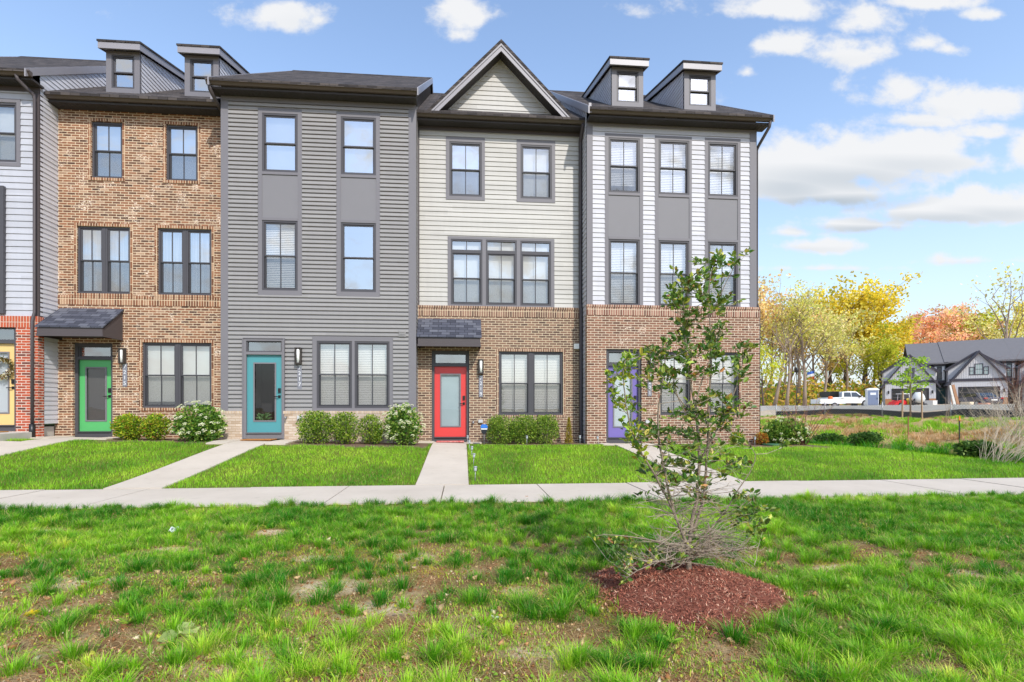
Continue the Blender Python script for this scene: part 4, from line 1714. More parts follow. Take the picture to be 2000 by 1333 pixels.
def foreground_grass():
    def tuft_field(NT, nblo, nbhi, rad, hlo, hhi, thin, seedx):
        y = 1.75 + (8.0 - 1.75) * RN.random(NT) ** 1.2
        x = (RN.random(NT) * 2 - 1) * (1.08 * y + .4)
        u, v = w2uv(x, y)
        d = lawn_density(x, y)
        keep = (RN.random(NT) < thin(d)) & (v < 7.14)
        x, y, d, v = x[keep], y[keep], d[keep], v[keep]
        nt = len(x)
        size = RN.uniform(.6, 1.2, nt)
        hue = np.clip(.34 + (fbm(x * .8 + 60, y * .8) - .5) * 1.2 + RN.normal(0, .17, nt) - .14 * sstep(5.0, 6.6, v) + .06 * sstep(4, 2.5, y), 0, 1)
        nb = (RN.integers(nblo, nbhi, nt) * size).astype(int)
        idx = np.repeat(np.arange(nt), nb)
        n = len(idx)
        a = RN.random(n) * 2 * np.pi
        # tufts are a little longer one way than the other
        ex = RN.uniform(.7, 1.5, nt)[idx]; rot = RN.uniform(0, 3.14, nt)[idx]
        r = np.abs(RN.normal(0, rad, n)) * size[idx] + .003
        px_, py_ = np.cos(a) * r * ex, np.sin(a) * r / ex
        bx = x[idx] + px_ * np.cos(rot) - py_ * np.sin(rot)
        by = y[idx] + px_ * np.sin(rot) + py_ * np.cos(rot)
        h = RN.uniform(hlo, hhi, n) * size[idx] * np.where(v[idx] > 5.6, 1.08, .95)
        lean = h * np.clip(r / rad * .55 + RN.normal(.25, .25, n), .05, 1.6)
        ang = np.arctan2(by - y[idx], bx - x[idx]) + RN.normal(0, .5, n)
        w = RN.uniform(.0012, .0024, n)
        ok = clear(bx, by) | (RN.random(n) < .25)
        bu, bv = w2uv(bx, by)
        ok &= bv < 7.2
        rm = ((bx - MX) / 0.62) ** 2 + ((by - MY) / 0.63) ** 2
        ok &= rm > .95
        t = np.clip(hue[idx] + RN.normal(0, .12, n), 0, 1)
        col = palette(n, t)
        dry = RN.random(n) < .05
        col[dry] = np.array([lin(206), lin(186), lin(128)])
        # outermost low blades bleach
        old = (r > rad * 1.5) & (RN.random(n) < .3)
        col[old] = np.array([lin(188), lin(178), lin(104)])
        return [q[ok] for q in (bx, by, gz(bx, by), h, w, lean, ang)] + [col[ok]]

    big = tuft_field(1750, 110, 230, .036, .05, .118, lambda d: np.clip(.42 + d * .6, .38, 1), 0)
    small = tuft_field(19000, 24, 50, .028, .035, .085, lambda d: np.clip(d * 1.25 - .30, .035, 1) ** 1.1, 1)
    A = [np.concatenate([p, q]) for p, q in zip(big, small)]
    o = blades('lawn_grass', *A[:7], A[7], GRASSM)
    tag(o, 'tufted patchy grass of the lawn on the near side of the pavement', 'grass', None, 'stuff')

    # finer, lower, paler growth and moss between the tufts
    NF = 210000
    y = 1.75 + (7.9 - 1.75) * RN.random(NF) ** 1.3
    x = (RN.random(NF) * 2 - 1) * (1.08 * y + .4)
    u, v = w2uv(x, y)
    q = fbm(x * 2.1 + 11, y * 2.1 + 4, 4)
    d = lawn_density(x, y)
    rm = ((x - MX) / 0.63) ** 2 + ((y - MY) / 0.64) ** 2
    keep = (RN.random(NF) < sstep(.44, .62, q) * .9 + .35 * np.clip(d, 0, 1)) & (v < 7.1) & (rm > 1.0)
    x, y, q = x[keep], y[keep], q[keep]
    n = len(x)
    col = palette(n, np.clip(.62 + RN.normal(0, .2, n), 0, 1))
    yl = fbm(x * 1.1 + 90, y * 1.1, 3) > .60
    col[yl] = np.array([lin(190), lin(190), lin(48)]) * RN.uniform(.7, 1.1, (yl.sum(), 1))
    h = RN.uniform(.010, .032, n)
    o = blades('fine_grass', x, y, gz(x, y), h, RN.uniform(.0012, .0026, n), h * RN.uniform(.3, 1.6, n), RN.random(n) * 6.283, col, GRASSM)
    tag(o, 'low yellow green sprouts between the grass tufts', 'grass', None, 'stuff')

    # dead straw lying flat
    NS = 110000
    y = 1.75 + (6.6 - 1.75) * RN.random(NS) ** 1.35
    x = (RN.random(NS) * 2 - 1) * (1.08 * y + .4)
    d = lawn_density(x, y)
    rm = ((x - MX) / 0.63) ** 2 + ((y - MY) / 0.64) ** 2
    keep = (RN.random(NS) < .9 - .6 * np.clip(d, 0, 1)) & (rm > 1.0)
    x, y = x[keep], y[keep]
    n = len(x)
    c = np.array([lin(214), lin(186), lin(136)]) * RN.uniform(.4, 1.15, (n, 1))
    h = RN.uniform(.003, .014, n)
    o = blades('dead_straw', x, y, gz(x, y) + .004, h, RN.uniform(.0010, .0022, n), RN.uniform(.02, .085, n), RN.random(n) * 6.283, c, GRASSM, .1)
    tag(o, 'dry straw lying on the bare earth of the near lawn', 'straw', None, 'stuff')


def soil_crumbs():
    n = 34000
    y = 1.75 + (6.8 - 1.75) * RN.random(n) ** 1.4
    x = (RN.random(n) * 2 - 1) * (1.08 * y + .4)
    d = lawn_density(x, y)
    rm = ((x - MX) / 0.60) ** 2 + ((y - MY) / 0.62) ** 2
    ok = (RN.random(n) < .95 - .75 * np.clip(d, 0, 1)) & (rm > 1)
    x, y = x[ok], y[ok]
    n = len(x)
    r = RN.uniform(.003, .010, n) * np.where(RN.random(n) < .04, 2.6, 1)
    z = gz(x, y) + r * .3
    c = np.stack([x, y, z], -1)
    T = np.array([[1, 1, 1], [-1, -1, 1], [-1, 1, -1], [1, -1, -1]]) * .7
    V = c[:, None, :] + (T[None] + RN.normal(0, .35, (n, 4, 3))) * r[:, None, None]
    b = (np.arange(n) * 4)[:, None]
    lp = np.concatenate([b + np.array([[0, 1, 2]]), b + np.array([[0, 3, 1]]), b + np.array([[0, 2, 3]]), b + np.array([[1, 3, 2]])], 1)
    cs = np.array([[lin(k) for k in q] for q in ((150, 104, 66), (178, 134, 92), (206, 172, 128), (120, 82, 54), (226, 206, 172))])
    col = cs[RN.choice(5, n, p=[.3, .3, .2, .15, .05])] * RN.uniform(.8, 1.2, (n, 1))
    o = fastmesh('soil_crumbs', V.reshape(-1, 3), lp.ravel(), np.full(n * 4, 3), leaf_mat('soil_grains', .95, 0.0, .1), np.repeat(col, 4, 0), None, True)
    tag(o, 'crumbs of brown and sandy soil on the bare patches of the near lawn', 'soil', None, 'stuff')


soil_crumbs()


def front_lawns():
    NL = 330000
    y = 7.6 + (17.2 - 7.6) * RN.random(NL) ** 1.15
    x = -13.5 + RN.random(NL) * 27.5
    vis = np.abs(x) < 1.06 * y + .3
    x, y = x[vis], y[vis]
    u, v = w2uv(x, y)
    W = ditch_w(x, y)
    right_of = fu(1476, VA) + .1
    ok = (v > 8.72) & ~walk_zone(u, v) & ~bed_zone(u, v) & (W < .5)
    ok &= (v < 13.6) | ((u > right_of + .2))
    x, y, v, u = x[ok], y[ok], v[ok], u[ok]
    n = len(x)
    tone = fbm(x * 1.2 + 5, y * 1.2 + 70, 4)
    t = np.clip(.42 + (tone - .5) * 1.0 + RN.normal(0, .10, n), 0, .74)
    col = palette(n, t)
    dry = RN.random(n) < (.02 + .06 * (fbm(x * 2 + 9, y * 2, 3) > .62))
    col[dry] = np.array([lin(180), lin(180), lin(96)])
    h = RN.uniform(.030, .075, n) * (.65 + .7 * fbm(x * 3, y * 3 + 40, 3))
    o = blades('front_lawn_grass', x, y, gz(x, y), h, RN.uniform(.0022, .0042, n), h * RN.uniform(.2, 1.1, n), RN.random(n) * 6.283, col, GRASSM)
    tag(o, 'bright mown grass of the front lawns between pavement and houses', 'grass', None, 'stuff')


def bank_growth():
    NT = 5200
    tx = 7 + RN.random(NT) * 22
    ty = 9 + RN.random(NT) * 21
    W = ditch_w(tx, ty)
    q = fbm(tx * .9 + 33, ty * .9 + 12, 4)
    ok = (tx / ty > .42) & (tx / ty < 1.12) & (W > .0) & (W < 10.3)
    tx, ty, W, q = tx[ok], ty[ok], W[ok], q[ok]
    nt = len(tx)
    nb = RN.integers(16, 60, nt)
    green = (q + RN.normal(0, .05, nt) > .505) | (W < 1.7 + (q - .5) * 5)
    big = RN.uniform(.5, 1.25, nt) * (1 - .5 * sstep(6.5, 8.5, W))
    i = np.repeat(np.arange(nt), nb)
    n = len(i)
    a = RN.random(n) * 6.283
    r = np.abs(RN.normal(0, .11, n)) * big[i]
    x, y = tx[i] + np.cos(a) * r, ty[i] + np.sin(a) * r
    deep = sstep(2.2, .8, W[i])  # tussock greens darkened near the ditch; its shaded side put into colour
    col = np.where(green[i][:, None], palette(n, np.clip(.50 + RN.normal(0, .16, n) - .45 * deep, 0, 1)),
                   np.array([lin(222), lin(182), lin(138)]) * RN.uniform(.5, 1.2, (n, 1)) * np.array([1, 1, 1]) + np.outer(RN.normal(0, .03, n), [1, .3, .2]))
    col = np.clip(col, .01, 1)
    h = RN.uniform(.07, .26, n) * big[i]
    o = blades('bank_weeds', x, y, gz(x, y), h, RN.uniform(.004, .009, n), h * RN.uniform(.3, 1.4, n), a + RN.normal(0, .7, n), col, GRASSM)
    tag(o, 'rough dry grass and green tussocks growing over the bank below the fence', 'weeds', None, 'stuff')


foreground_grass()
front_lawns()
bank_growth()
# ================================================================== PLANTS AND SMALL THINGS
BARK = mat('grey_bark', rgb(142, 128, 112), .9, .25, 14.0, .2, 0, .006)
TWIG = mat('grey_twigs', rgb(172, 156, 138), .9, .2, 10.0, .2)
STEMG = mat('green_stems', rgb(120, 124, 70), .8, .2, 10.0, .2)
SHRUBM = leaf_mat('shrub_leaves', .55, .35, .2)
GLOSSL = leaf_mat('glossy_leaves', .34, .28, .45)
PETALM = leaf_mat('petals', .7, .3, .2)


def leaf_cloud(P, D, L, Wd, col, fold=.25, seed=0):
    """pointed six-cornered leaves: base point P, direction D, length L, width Wd -> arrays for fastmesh"""
    n = len(P)
    D = D / np.maximum(np.linalg.norm(D, axis=1, keepdims=True), 1e-6)
    up = RN.normal(0, 1, (n, 3)); up[:, 2] += 1.2
    S = np.cross(D, up); S /= np.maximum(np.linalg.norm(S, axis=1, keepdims=True), 1e-6)
    Nn = np.cross(S, D)
    L = L[:, None]; Wd = Wd[:, None]
    V = np.empty((n, 6, 3), np.float32)
    V[:, 0] = P
    V[:, 1] = P + D * L * .35 + S * Wd + Nn * Wd * fold
    V[:, 2] = P + D * L * .72 + S * Wd * .85 + Nn * Wd * fold
    V[:, 3] = P + D * L - Nn * L * .10
    V[:, 4] = P + D * L * .72 - S * Wd * .85 + Nn * Wd * fold
    V[:, 5] = P + D * L * .35 - S * Wd + Nn * Wd * fold
    b = (np.arange(n) * 6)[:, None]
    lp = np.concatenate([b + np.array([[0, 1, 2, 3]]), b + np.array([[0, 3, 4, 5]])], 1)
    return V.reshape(-1, 3), lp.ravel(), np.tile([4, 4], n), np.repeat(col, 6, 0)


def leaves_obj(name, P, D, L, Wd, col, mat_, parent=None, fold=.25):
    V, lp, sz, T = leaf_cloud(np.asarray(P, float), np.asarray(D, float), np.asarray(L, float), np.asarray(Wd, float), np.asarray(col, float), fold)
    return fastmesh(name, V, lp, sz, mat_, T, parent, False)


def mixcol(n, stops, jit=.2):
    """random colours out of a list of (weight, rgb)"""
    w = np.array([s[0] for s in stops], float); w /= w.sum()
    cs = np.array([[lin(q) for q in s[1]] for s in stops])
    i = RN.choice(len(stops), n, p=w)
    return cs[i] * RN.uniform(1 - jit, 1 + jit, (n, 1))


# ------------------------------------------------------------------ the young broadleaf evergreen on the mulch mound
def young_tree():
    D0 = 3.85
    base = Vector((.0, .0, .0))
    bp = wp(1348, 1112, D0)
    root = thing('young_evergreen_tree', (bp.x, bp.y, bp.z - .03), 'young glossy leaved evergreen tree with bare twiggy lower branches, on the red mulch mound', 'tree')
    org = Vector((bp.x, bp.y, bp.z - .03))
    def W(px, py, dd=0.0): return wp(px, py, D0 + dd) - org
    rr = random.Random(5)
    stems = [  # (points as seen from the pavement side, radius at foot, radius at tip)
        ([(1346, 1125, 0), (1344, 1075, 0), (1352, 1020, .02), (1362, 960, .03), (1366, 880, .03), (1358, 800, .04), (1345, 720, .03), (1337, 640, .0), (1334, 570, -.02), (1330, 545, -.02)], .020, .003),
        ([(1350, 1125, 0), (1340, 1060, -.02), (1318, 1005, -.06), (1300, 930, -.1), (1286, 850, -.12), (1290, 770, -.12), (1300, 700, -.1), (1282, 690, -.1)], .014, .003),
        ([(1352, 1040, .02), (1372, 980, .05), (1380, 900, .07), (1384, 800, .06), (1390, 700, .04), (1386, 620, .03), (1384, 560, .02), (1398, 505, .0)], .013, .0025),
        ([(1366, 900, .03), (1400, 840, -.03), (1428, 780, -.06), (1446, 730, -.08), (1452, 690, -.08)], .008, .002),
        ([(1360, 820, .04), (1320, 770, .1), (1290, 735, .14), (1268, 690, .15)], .007, .002),
        ([(1318, 1005, -.06), (1280, 930, -.14), (1240, 860, -.2), (1222, 790, -.24), (1218, 720, -.25), (1226, 700, -.25)], .009, .002),
        ([(1344, 1075, 0), (1400, 1020, .1), (1440, 960, .15), (1475, 900, .16), (1460, 860, .16)], .008, .002),
        ([(1345, 1085, 0), (1290, 1060, -.1), (1240, 1050, -.18), (1190, 1045, -.24), (1165, 1047, -.26)], .007, .0015),
        ([(1347, 1100, 0), (1300, 1095, -.15), (1255, 1110, -.28), (1225, 1128, -.34)], .006, .002),
        ([(1344, 1080, 0), (1400, 1045, .12), (1450, 1010, .24), (1500, 985, .3)], .006, .0015),
        ([(1358, 800, .04), (1372, 740, .12), (1402, 660, .16), (1405, 600, .15)], .006, .002),
        ([(1366, 880, .03), (1350, 830, -.12), (1325, 780, -.18), (1312, 730, -.2)], .006, .002),
        ([(1386, 620, .03), (1410, 570, .0), (1432, 525, -.03), (1440, 515, -.03)], .004, .0015),
        ([(1344, 1090, 0), (1395, 1075, -.05), (1440, 1080, -.08), (1480, 1110, -.1)], .004, .001),
    ]
    trunk, br = MB(), MB()
    samples = []
    for si, (pts, r0, r1) in enumerate(stems):
        P = [W(*p) for p in pts]
        # smooth by subdividing with a little waver
        Q = []
        for i in range(len(P) - 1):
            for k in range(4):
                f = k / 4
                a = P[max(i - 1, 0)]; b = P[i]; c = P[i + 1]; d = P[min(i + 2, len(P) - 1)]
                q = 0.5 * ((2 * b) + (c - a) * f + (2 * a - 5 * b + 4 * c - d) * f * f + (3 * b - a - 3 * c + d) * f ** 3)
                Q.append(q + Vector((rr.uniform(-1, 1), rr.uniform(-1, 1), 0)) * .004)
        Q.append(P[-1])
        rad = [r0 + (r1 - r0) * (i / (len(Q) - 1)) ** .8 for i in range(len(Q))]
        if si == 0: rad[0] *= 1.5; rad[1] *= 1.2
        (trunk if si < 3 else br).tube(Q, rad, 8)
        for q, r in zip(Q, rad): samples.append((q, r))
    # leaf rosettes read off the photograph: crop origin, scale, list
    C1 = [(940,110),(1060,80),(1150,80),(1190,110),(1020,170),(960,170),(1080,130),(1040,220),(960,210),(1060,260),(990,250),(800,230),(740,310),(720,360),(770,350),(810,300),(860,270),(820,380),(880,300),(900,350),(950,320),(940,380),(1010,360),(1120,370),(1150,350),(1000,400),(780,430),(830,440),(860,480),(920,490),(1090,460),(760,520),(800,540),(840,570),(770,600),(720,650),(780,650),(830,640),(700,660),(1000,580),(1050,560),(1020,620),(1070,640),(990,650),(950,680),(1010,700),(1060,700),(580,720),(620,740),(590,790),(520,760),(660,770),(720,760),(770,770),(820,740),(880,720),(920,750),(1000,750),(1200,770),(1230,700),(1240,760),(1160,800),(1110,790),(430,770),(360,850),(420,860),(470,850),(300,880),(320,930),(500,910),(450,900),(560,860),(640,870),(700,880),(750,900),(680,930),(650,990),(720,960),(800,870),(850,820),(940,850),(1020,860),(1080,860),(1220,880),(1250,860),(330,1000),(360,1080),(420,1130),(470,1110),(340,1030),(540,960),(960,1050),(1000,1010),(990,1080),(1140,1050),(740,1140),(790,1120),(880,1140),(830,1190),(930,1160),(900,1100),(970,1210),(1050,1190),(1100,1130),(1190,1150),(1240,1170),(1180,1090),(460,1240),(510,1290),(430,1240),(600,1230),(640,1250),(580,1270),(800,1270),(860,1290),(740,1260),(1000,1260),(1090,1230),(1180,1240)]
    C2 = [(470,20),(410,60),(490,120),(470,170),(690,80),(650,180),(590,230),(520,240),(640,290),(700,210),(800,320),(770,230),(850,320),(720,330),(830,390),(900,330),(1010,200),(1070,220),(1130,190),(1190,210),(1100,260),(1030,290),(1160,250),(1080,150),(1170,420),(1230,390),(1150,430),(1250,530),(1200,550),(1290,590),(1180,520),(1340,520),(1260,640),(220,690),(290,700),(350,720),(420,720),(280,790),(360,820),(400,850),(480,850),(540,800),(580,860),(620,790),(660,880),(700,780),(720,820),(820,790),(850,770),(790,830),(420,930),(400,980),(470,940),(560,900),(630,940),(340,860)]
    pts = [(1100 + x / 3.509, 480 + y / 3.509) for x, y in C1] + [(1100 + x / 3.333, 840 + y / 3.333) for x, y in C2]
    LP, LD, LL, LW, LC = [], [], [], [], []
    tw = MB()
    extra = [(x + rr.uniform(-22, 22), y + rr.uniform(-20, 16)) for x, y in pts if rr.random() < .6]
    low = [(rr.gauss(1345, 62), rr.uniform(838, 985)) for _ in range(22)] + [(rr.uniform(1215, 1475), rr.uniform(760, 900)) for _ in range(8)]
    pts = pts + extra + low
    for (px, py) in pts:
        best, bd = None, 9e9
        for dd in (rr.uniform(-.32, .32),):
            c = W(px, py, dd * (1 if py < 1040 else .6))
            for q, r in samples:
                d = (q - c).length + max(0, q.z - c.z + .02) * 2.2
                if d < bd: bd, best = d, q
        # pull the rosette part of the way to the depth of the stem that carries it
        yb = best.y + (c.y - best.y) * min(1.0, .75)
        f = (D0 + (yb + org.y - bp.y)) / (D0 + (c.y + org.y - bp.y))
        c = Vector(((c.x + org.x) * f - org.x, yb, (c.z + org.z - CAMZ) * f + CAMZ - org.z))
        v = c - best
        mid = best + v * .5 + Vector((rr.uniform(-1, 1), rr.uniform(-1, 1), -1.0)) * v.length * .10
        tw.tube([best, best + v * .25 + Vector((0, 0, -v.length * .05)), mid, c], [.0026, .0024, .0019, .0013], 5)
        if v.length > .18 and rr.random() < .6:
            e = mid + Vector((rr.uniform(-1, 1), rr.uniform(-1, 1), rr.uniform(-.1, 1))) * .09
            tw.tube([mid, (mid + e) / 2 + Vector((0, 0, -.01)), e], [.0016, .0013, .0008], 4)
        nl = rr.randint(9, 15)
        sun_side = py < 900 and px < 1250  # sunlight put into the leaf colour: upper left rosettes turn yellower
        dirv = v.normalized() if v.length > .01 else Vector((0, 0, 1))
        for i in range(nl):
            a = i * 2.4 + rr.uniform(-.4, .4)
            el = rr.uniform(-.15, 1.1)
            d = Vector((math.cos(a) * math.cos(el), math.sin(a) * math.cos(el), math.sin(el))) + dirv * .5
            back = rr.uniform(0, .02) if i < nl * .45 else rr.uniform(.02, .13)
            LP.append(c - dirv * back + Vector((rr.gauss(0, .012), rr.gauss(0, .012), rr.gauss(0, .012))))
            LD.append(d)
            L = rr.uniform(.032, .062)
            LL.append(L); LW.append(L * rr.uniform(.22, .29))
            q = rr.random()
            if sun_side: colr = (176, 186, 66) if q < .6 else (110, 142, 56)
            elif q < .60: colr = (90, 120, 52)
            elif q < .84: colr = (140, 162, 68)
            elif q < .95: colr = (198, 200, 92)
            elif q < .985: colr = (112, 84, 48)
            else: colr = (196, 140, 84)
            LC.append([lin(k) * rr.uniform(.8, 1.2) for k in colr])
    # bare grey twigs of the lower half
    for k in range(360):
        q, r = rr.choice([s for s in samples if .08 < s[0].z < (1.0 if k % 3 else .62) and abs(s[0].x) < .30])
        a = rr.uniform(0, 6.283)
        L = rr.uniform(.10, .30)
        el = rr.uniform(-.12, .55)
        d = Vector((math.cos(a) * math.cos(el), math.sin(a) * math.cos(el) * .8, math.sin(el)))
        P = [q]
        cur = q.copy()
        nseg = 6
        for s in range(nseg):
            d = (d + Vector((rr.uniform(-1, 1), rr.uniform(-1, 1), rr.uniform(-.8, .9))) * .16).normalized()
            cur = cur + d * L / nseg
            P.append(cur.copy())
            if s in (1, 2, 3, 4) and rr.random() < .75:
                d2 = (d + Vector((rr.uniform(-1, 1), rr.uniform(-1, 1), rr.uniform(-.5, .9))) * .7).normalized()
                l2 = L * rr.uniform(.2, .45)
                tw.tube([cur, cur + d2 * l2 * .5 + Vector((0, 0, rr.uniform(-.01, .01))), cur + d2 * l2], [.0016, .0013, .0008], 4)
        tw.tube(P, [.0031 * (1 - .7 * i / nseg) for i in range(nseg + 1)], 5)
    # dead fans hanging low on the right
    for k in range(46):
        s0 = W(1350 + rr.uniform(0, 40), rr.uniform(1040, 1100), rr.uniform(-.05, .1))
        e = W(rr.uniform(1400, 1480), rr.uniform(1000, 1125), rr.uniform(-.2, .3))
        mid = (s0 + e) / 2 + Vector((rr.uniform(-.03, .03), rr.uniform(-.03, .03), rr.uniform(.0, .06)))
        tw.tube([s0, mid, e, e + (e - mid) * .4 + Vector((0, 0, -.03))], [.002, .0017, .0012, .0006], 4)
    trunk.build('trunk', BARK, root)
    br.build('branch', BARK, root)
    tw.build('twigs', TWIG, root)
    leaves_obj('foliage', [tuple(p) for p in LP], [tuple(p) for p in LD], LL, LW, LC, GLOSSL, root, .3)


young_tree()


def mulch_mound():
    k = N('red_mulch')
    co = k.coord()
    n = k.noise(co, 60.0, 4.0, .7)
    c = k.mix(n, rgb(96, 54, 44), rgb(164, 104, 84))
    M_ = k.done(c, .95, .1, n, .02)
    m = MB()
    nr, na = 14, 60
    pts = []
    for i in range(nr + 1):
        f = i / nr
        for a in range(na):
            t = 2 * math.pi * a / na
            w = 1 + .07 * math.sin(t * 3 + 1) + .05 * math.sin(t * 5 + 2) + .03 * math.sin(t * 11)
            x = MX + math.cos(t) * .64 * f * w
            y = MY + math.sin(t) * .65 * f * w
            h = .075 * (1 - f ** 2.4) + .012 * (float(fbm(x * 9, y * 9, 3)) - .5) - .012 * (f > .97)
            pts.append((x, y, gzf(x, y) + h + .004))
    m.v = pts
    for i in range(nr):
        for a in range(na):
            b = (a + 1) % na
            m.f.append((i * na + a, i * na + b, (i + 1) * na + b, (i + 1) * na + a)); m.mi.append(0); m.sm.append(True)
    o = m.build('mulch_mound', M_)
    setting(o, 'structure', 'low round mound of red brown mulch under the young tree')
    # loose shreds of bark on it
    n = 12000
    f = np.sqrt(RN.random(n)) * (1.02 + np.abs(RN.normal(0, .07, n)))
    t = RN.random(n) * 6.283
    w = 1 + .07 * np.sin(t * 3 + 1) + .05 * np.sin(t * 5 + 2)
    x = MX + np.cos(t) * .64 * f * w
    y = MY + np.sin(t) * .65 * f * w
    h = .075 * (1 - np.clip(f, 0, 1) ** 2.4)
    z = gz(x, y) + h + .008
    col = mixcol(n, [(5, (154, 92, 74)), (3, (114, 66, 54)), (4, (188, 120, 96)), (2, (216, 170, 142)), (1, (72, 44, 38))], .25)
    o = blades('mulch_shreds', x, y, z, RN.uniform(-.004, .012, n), RN.uniform(.0012, .0034, n) * np.where(RN.random(n) < .08, 2.4, 1), RN.uniform(.010, .055, n), RN.random(n) * 6.283, col, leaf_mat('bark_shreds', .9, .0, .1), .1)
    tag(o, 'shredded red bark lying on the mound around the young tree', 'mulch', None, 'stuff')


mulch_mound()


# ------------------------------------------------------------------ shrubs against the fronts
def shrub(name, px, pybase, v, wd, ht, dp, cols, label, cat='shrub', group=None, nl=1500, ll=.04, box=.0, flowers=0, flower_r=.05, seed=1, loose=.18):
    """leafy mass of small leaves on twigs; optional flat white flower heads"""
    rr = random.Random(seed)
    u, _ = fac(px, 0, v)
    w = uv2w(u, v)
    z = gzf(w.x, w.y)
    root = thing(name, (w.x, w.y, z), label, cat, group)
    # twigs
    m = MB()
    for i in range(26):
        a = rr.uniform(0, 6.283); r = rr.uniform(.2, .85)
        e = Vector((math.cos(a) * wd * .5 * r, math.sin(a) * dp * .5 * r, ht * rr.uniform(.45, .95)))
        s = Vector((e.x * .15, e.y * .15, -.02))
        m.tube([s, s * .4 + e * .6 + Vector((0, 0, -.03)), e], [.008, .005, .0025], 5)
    m.build('stems', BARK, root)
    # lumps that carry the leaves
    lumps = []
    for i in range(13):
        a = rr.uniform(0, 6.283); r = rr.uniform(.25, .62); zz = rr.uniform(.22, .76)
        k = math.sqrt(max(.05, 1 - ((zz - .45) / .62) ** 2))
        lumps.append((math.cos(a) * wd * .5 * r * k, math.sin(a) * dp * .5 * r * k, ht * zz, rr.uniform(.26, .36)))
    P, Dr, L, Wd_, C = [], [], [], [], []
    sq = 2.0 + box * 3
    nl = int(nl * 2.3); ll *= 1.15
    tries = 0
    while len(P) < nl and tries < nl * 12:
        tries += 1
        if rr.random() < .72:
            lx, ly, lz, lr = rr.choice(lumps)
            d = Vector((rr.gauss(0, 1), rr.gauss(0, 1), rr.gauss(0, 1))).normalized()
            s = rr.uniform(.5, 1.03)
            p = Vector((lx + d.x * wd * lr * s, ly + d.y * dp * lr * s, lz + d.z * ht * lr * s))
        else:
            d = Vector((rr.gauss(0, 1), rr.gauss(0, 1), rr.gauss(0, 1))).normalized()
            n_ = (abs(d.x) ** sq + abs(d.y) ** sq + abs(d.z) ** sq) ** (1 / sq)
            d = d / n_
            s = rr.uniform(.66, 1.0)
            p = Vector((d.x * wd * .5 * s, d.y * dp * .5 * s, ht * (.5 + .5 * d.z * s)))
            d.normalize()
        if p.z < .015: continue
        e = (abs(p.x) / (wd * .5)) ** sq + (abs(p.y) / (dp * .5)) ** sq + (abs(p.z - ht * .5) / (ht * .5)) ** sq
        if e > 1.0 + loose: continue
        P.append(tuple(p))
        q = d * .7 + Vector((rr.uniform(-1, 1), rr.uniform(-1, 1), rr.uniform(-.4, 1.0)))
        Dr.append(tuple(q))
        l = ll * rr.uniform(.7, 1.3)
        L.append(l); Wd_.append(l * rr.uniform(.28, .4))
    leaves_obj('foliage', P, Dr, L, Wd_, mixcol(len(P), cols, .25), SHRUBM, root)
    for i in range(flowers):
        a = rr.uniform(0, 6.283)
        zz = rr.uniform(.18, 1.02)
        k = math.sqrt(max(.02, 1 - min(1, abs((zz - .45) / .6)) ** 2))
        a = rr.uniform(math.pi * 1.0, math.pi * 2.0) if rr.random() < .85 else a
        c = Vector((math.cos(a) * wd * .58 * k, math.sin(a) * dp * .62 * k, ht * zz * 1.06))
        r = flower_r * rr.uniform(.7, 1.15)
        fm = []
        nrm = Vector((c.x * .5, c.y * .8 - .1, .55 * ht)).normalized()
        t1 = nrm.orthogonal().normalized(); t2 = nrm.cross(t1)
        fp, fd, fl, fw_ = [], [], [], []
        for j in range(34):
            rr_, aa = r * math.sqrt(rr.random()), rr.uniform(0, 6.283)
            q = c + t1 * math.cos(aa) * rr_ + t2 * math.sin(aa) * rr_ + nrm * (r * .3 * (1 - (rr_ / r) ** 2))
            fp.append(tuple(q)); fd.append(tuple(t1 * math.cos(aa * 3) + t2 * math.sin(aa * 3) + nrm * .3)); fl.append(r * .42); fw_.append(r * .19)
        if i < 60:
            leaves_obj('flower_head', fp, fd, fl, fw_, mixcol(len(fp), [(5, (236, 232, 208)), (2, (204, 210, 164))], .06), PETALM, root, .1)
    return root


YG = [(4, (138, 172, 48)), (4, (184, 196, 56)), (3, (90, 134, 42)), (1, (220, 206, 76)), (1, (166, 124, 56))]
BX = [(5, (116, 152, 54)), (4, (164, 188, 70)), (3, (74, 106, 44)), (1, (190, 202, 100))]
VB_ = [(5, (106, 148, 60)), (4, (150, 182, 78)), (3, (72, 108, 48)), (1, (190, 200, 104))]
GRP = 'shrubs planted along the house fronts'
shrub('boxwood_shrub', 252, 858, 14.05, .78, .66, .62, YG, 'yellow green shrub next to the green door', 'shrub', GRP, 1500, .042, seed=2)
shrub('boxwood_shrub', 306, 858, 14.0, .66, .66, .6, YG, 'yellow green shrub between the green door\'s shrub and the white flowering one', 'shrub', GRP, 1300, .042, seed=3)
shrub('viburnum_shrub', 388, 865, 13.75, 1.16, .92, .8, VB_, 'large white flowering shrub below the right window of the brown brick house', 'shrub', GRP, 1900, .06, 0, 46, .056, seed=4, loose=.4)
shrub('boxwood_shrub', 616, 865, 13.45, .84, .80, .7, BX + [(2, (150, 166, 52))], 'roundest shrub, left one in front of the cream brick base', 'shrub', GRP, 1900, .036, .35, seed=5, loose=.08)
shrub('boxwood_shrub', 675, 865, 13.45, .72, .80, .64, BX + [(3, (150, 166, 52))], 'middle shrub of three in front of the cream brick base', 'shrub', GRP, 1600, .036, .2, seed=6, loose=.12)
shrub('boxwood_shrub', 726, 865, 13.5, .60, .74, .6, BX + [(3, (150, 166, 52))], 'narrow shrub beside the white flowering one at the grey house', 'shrub', GRP, 1300, .036, .2, seed=7, loose=.12)
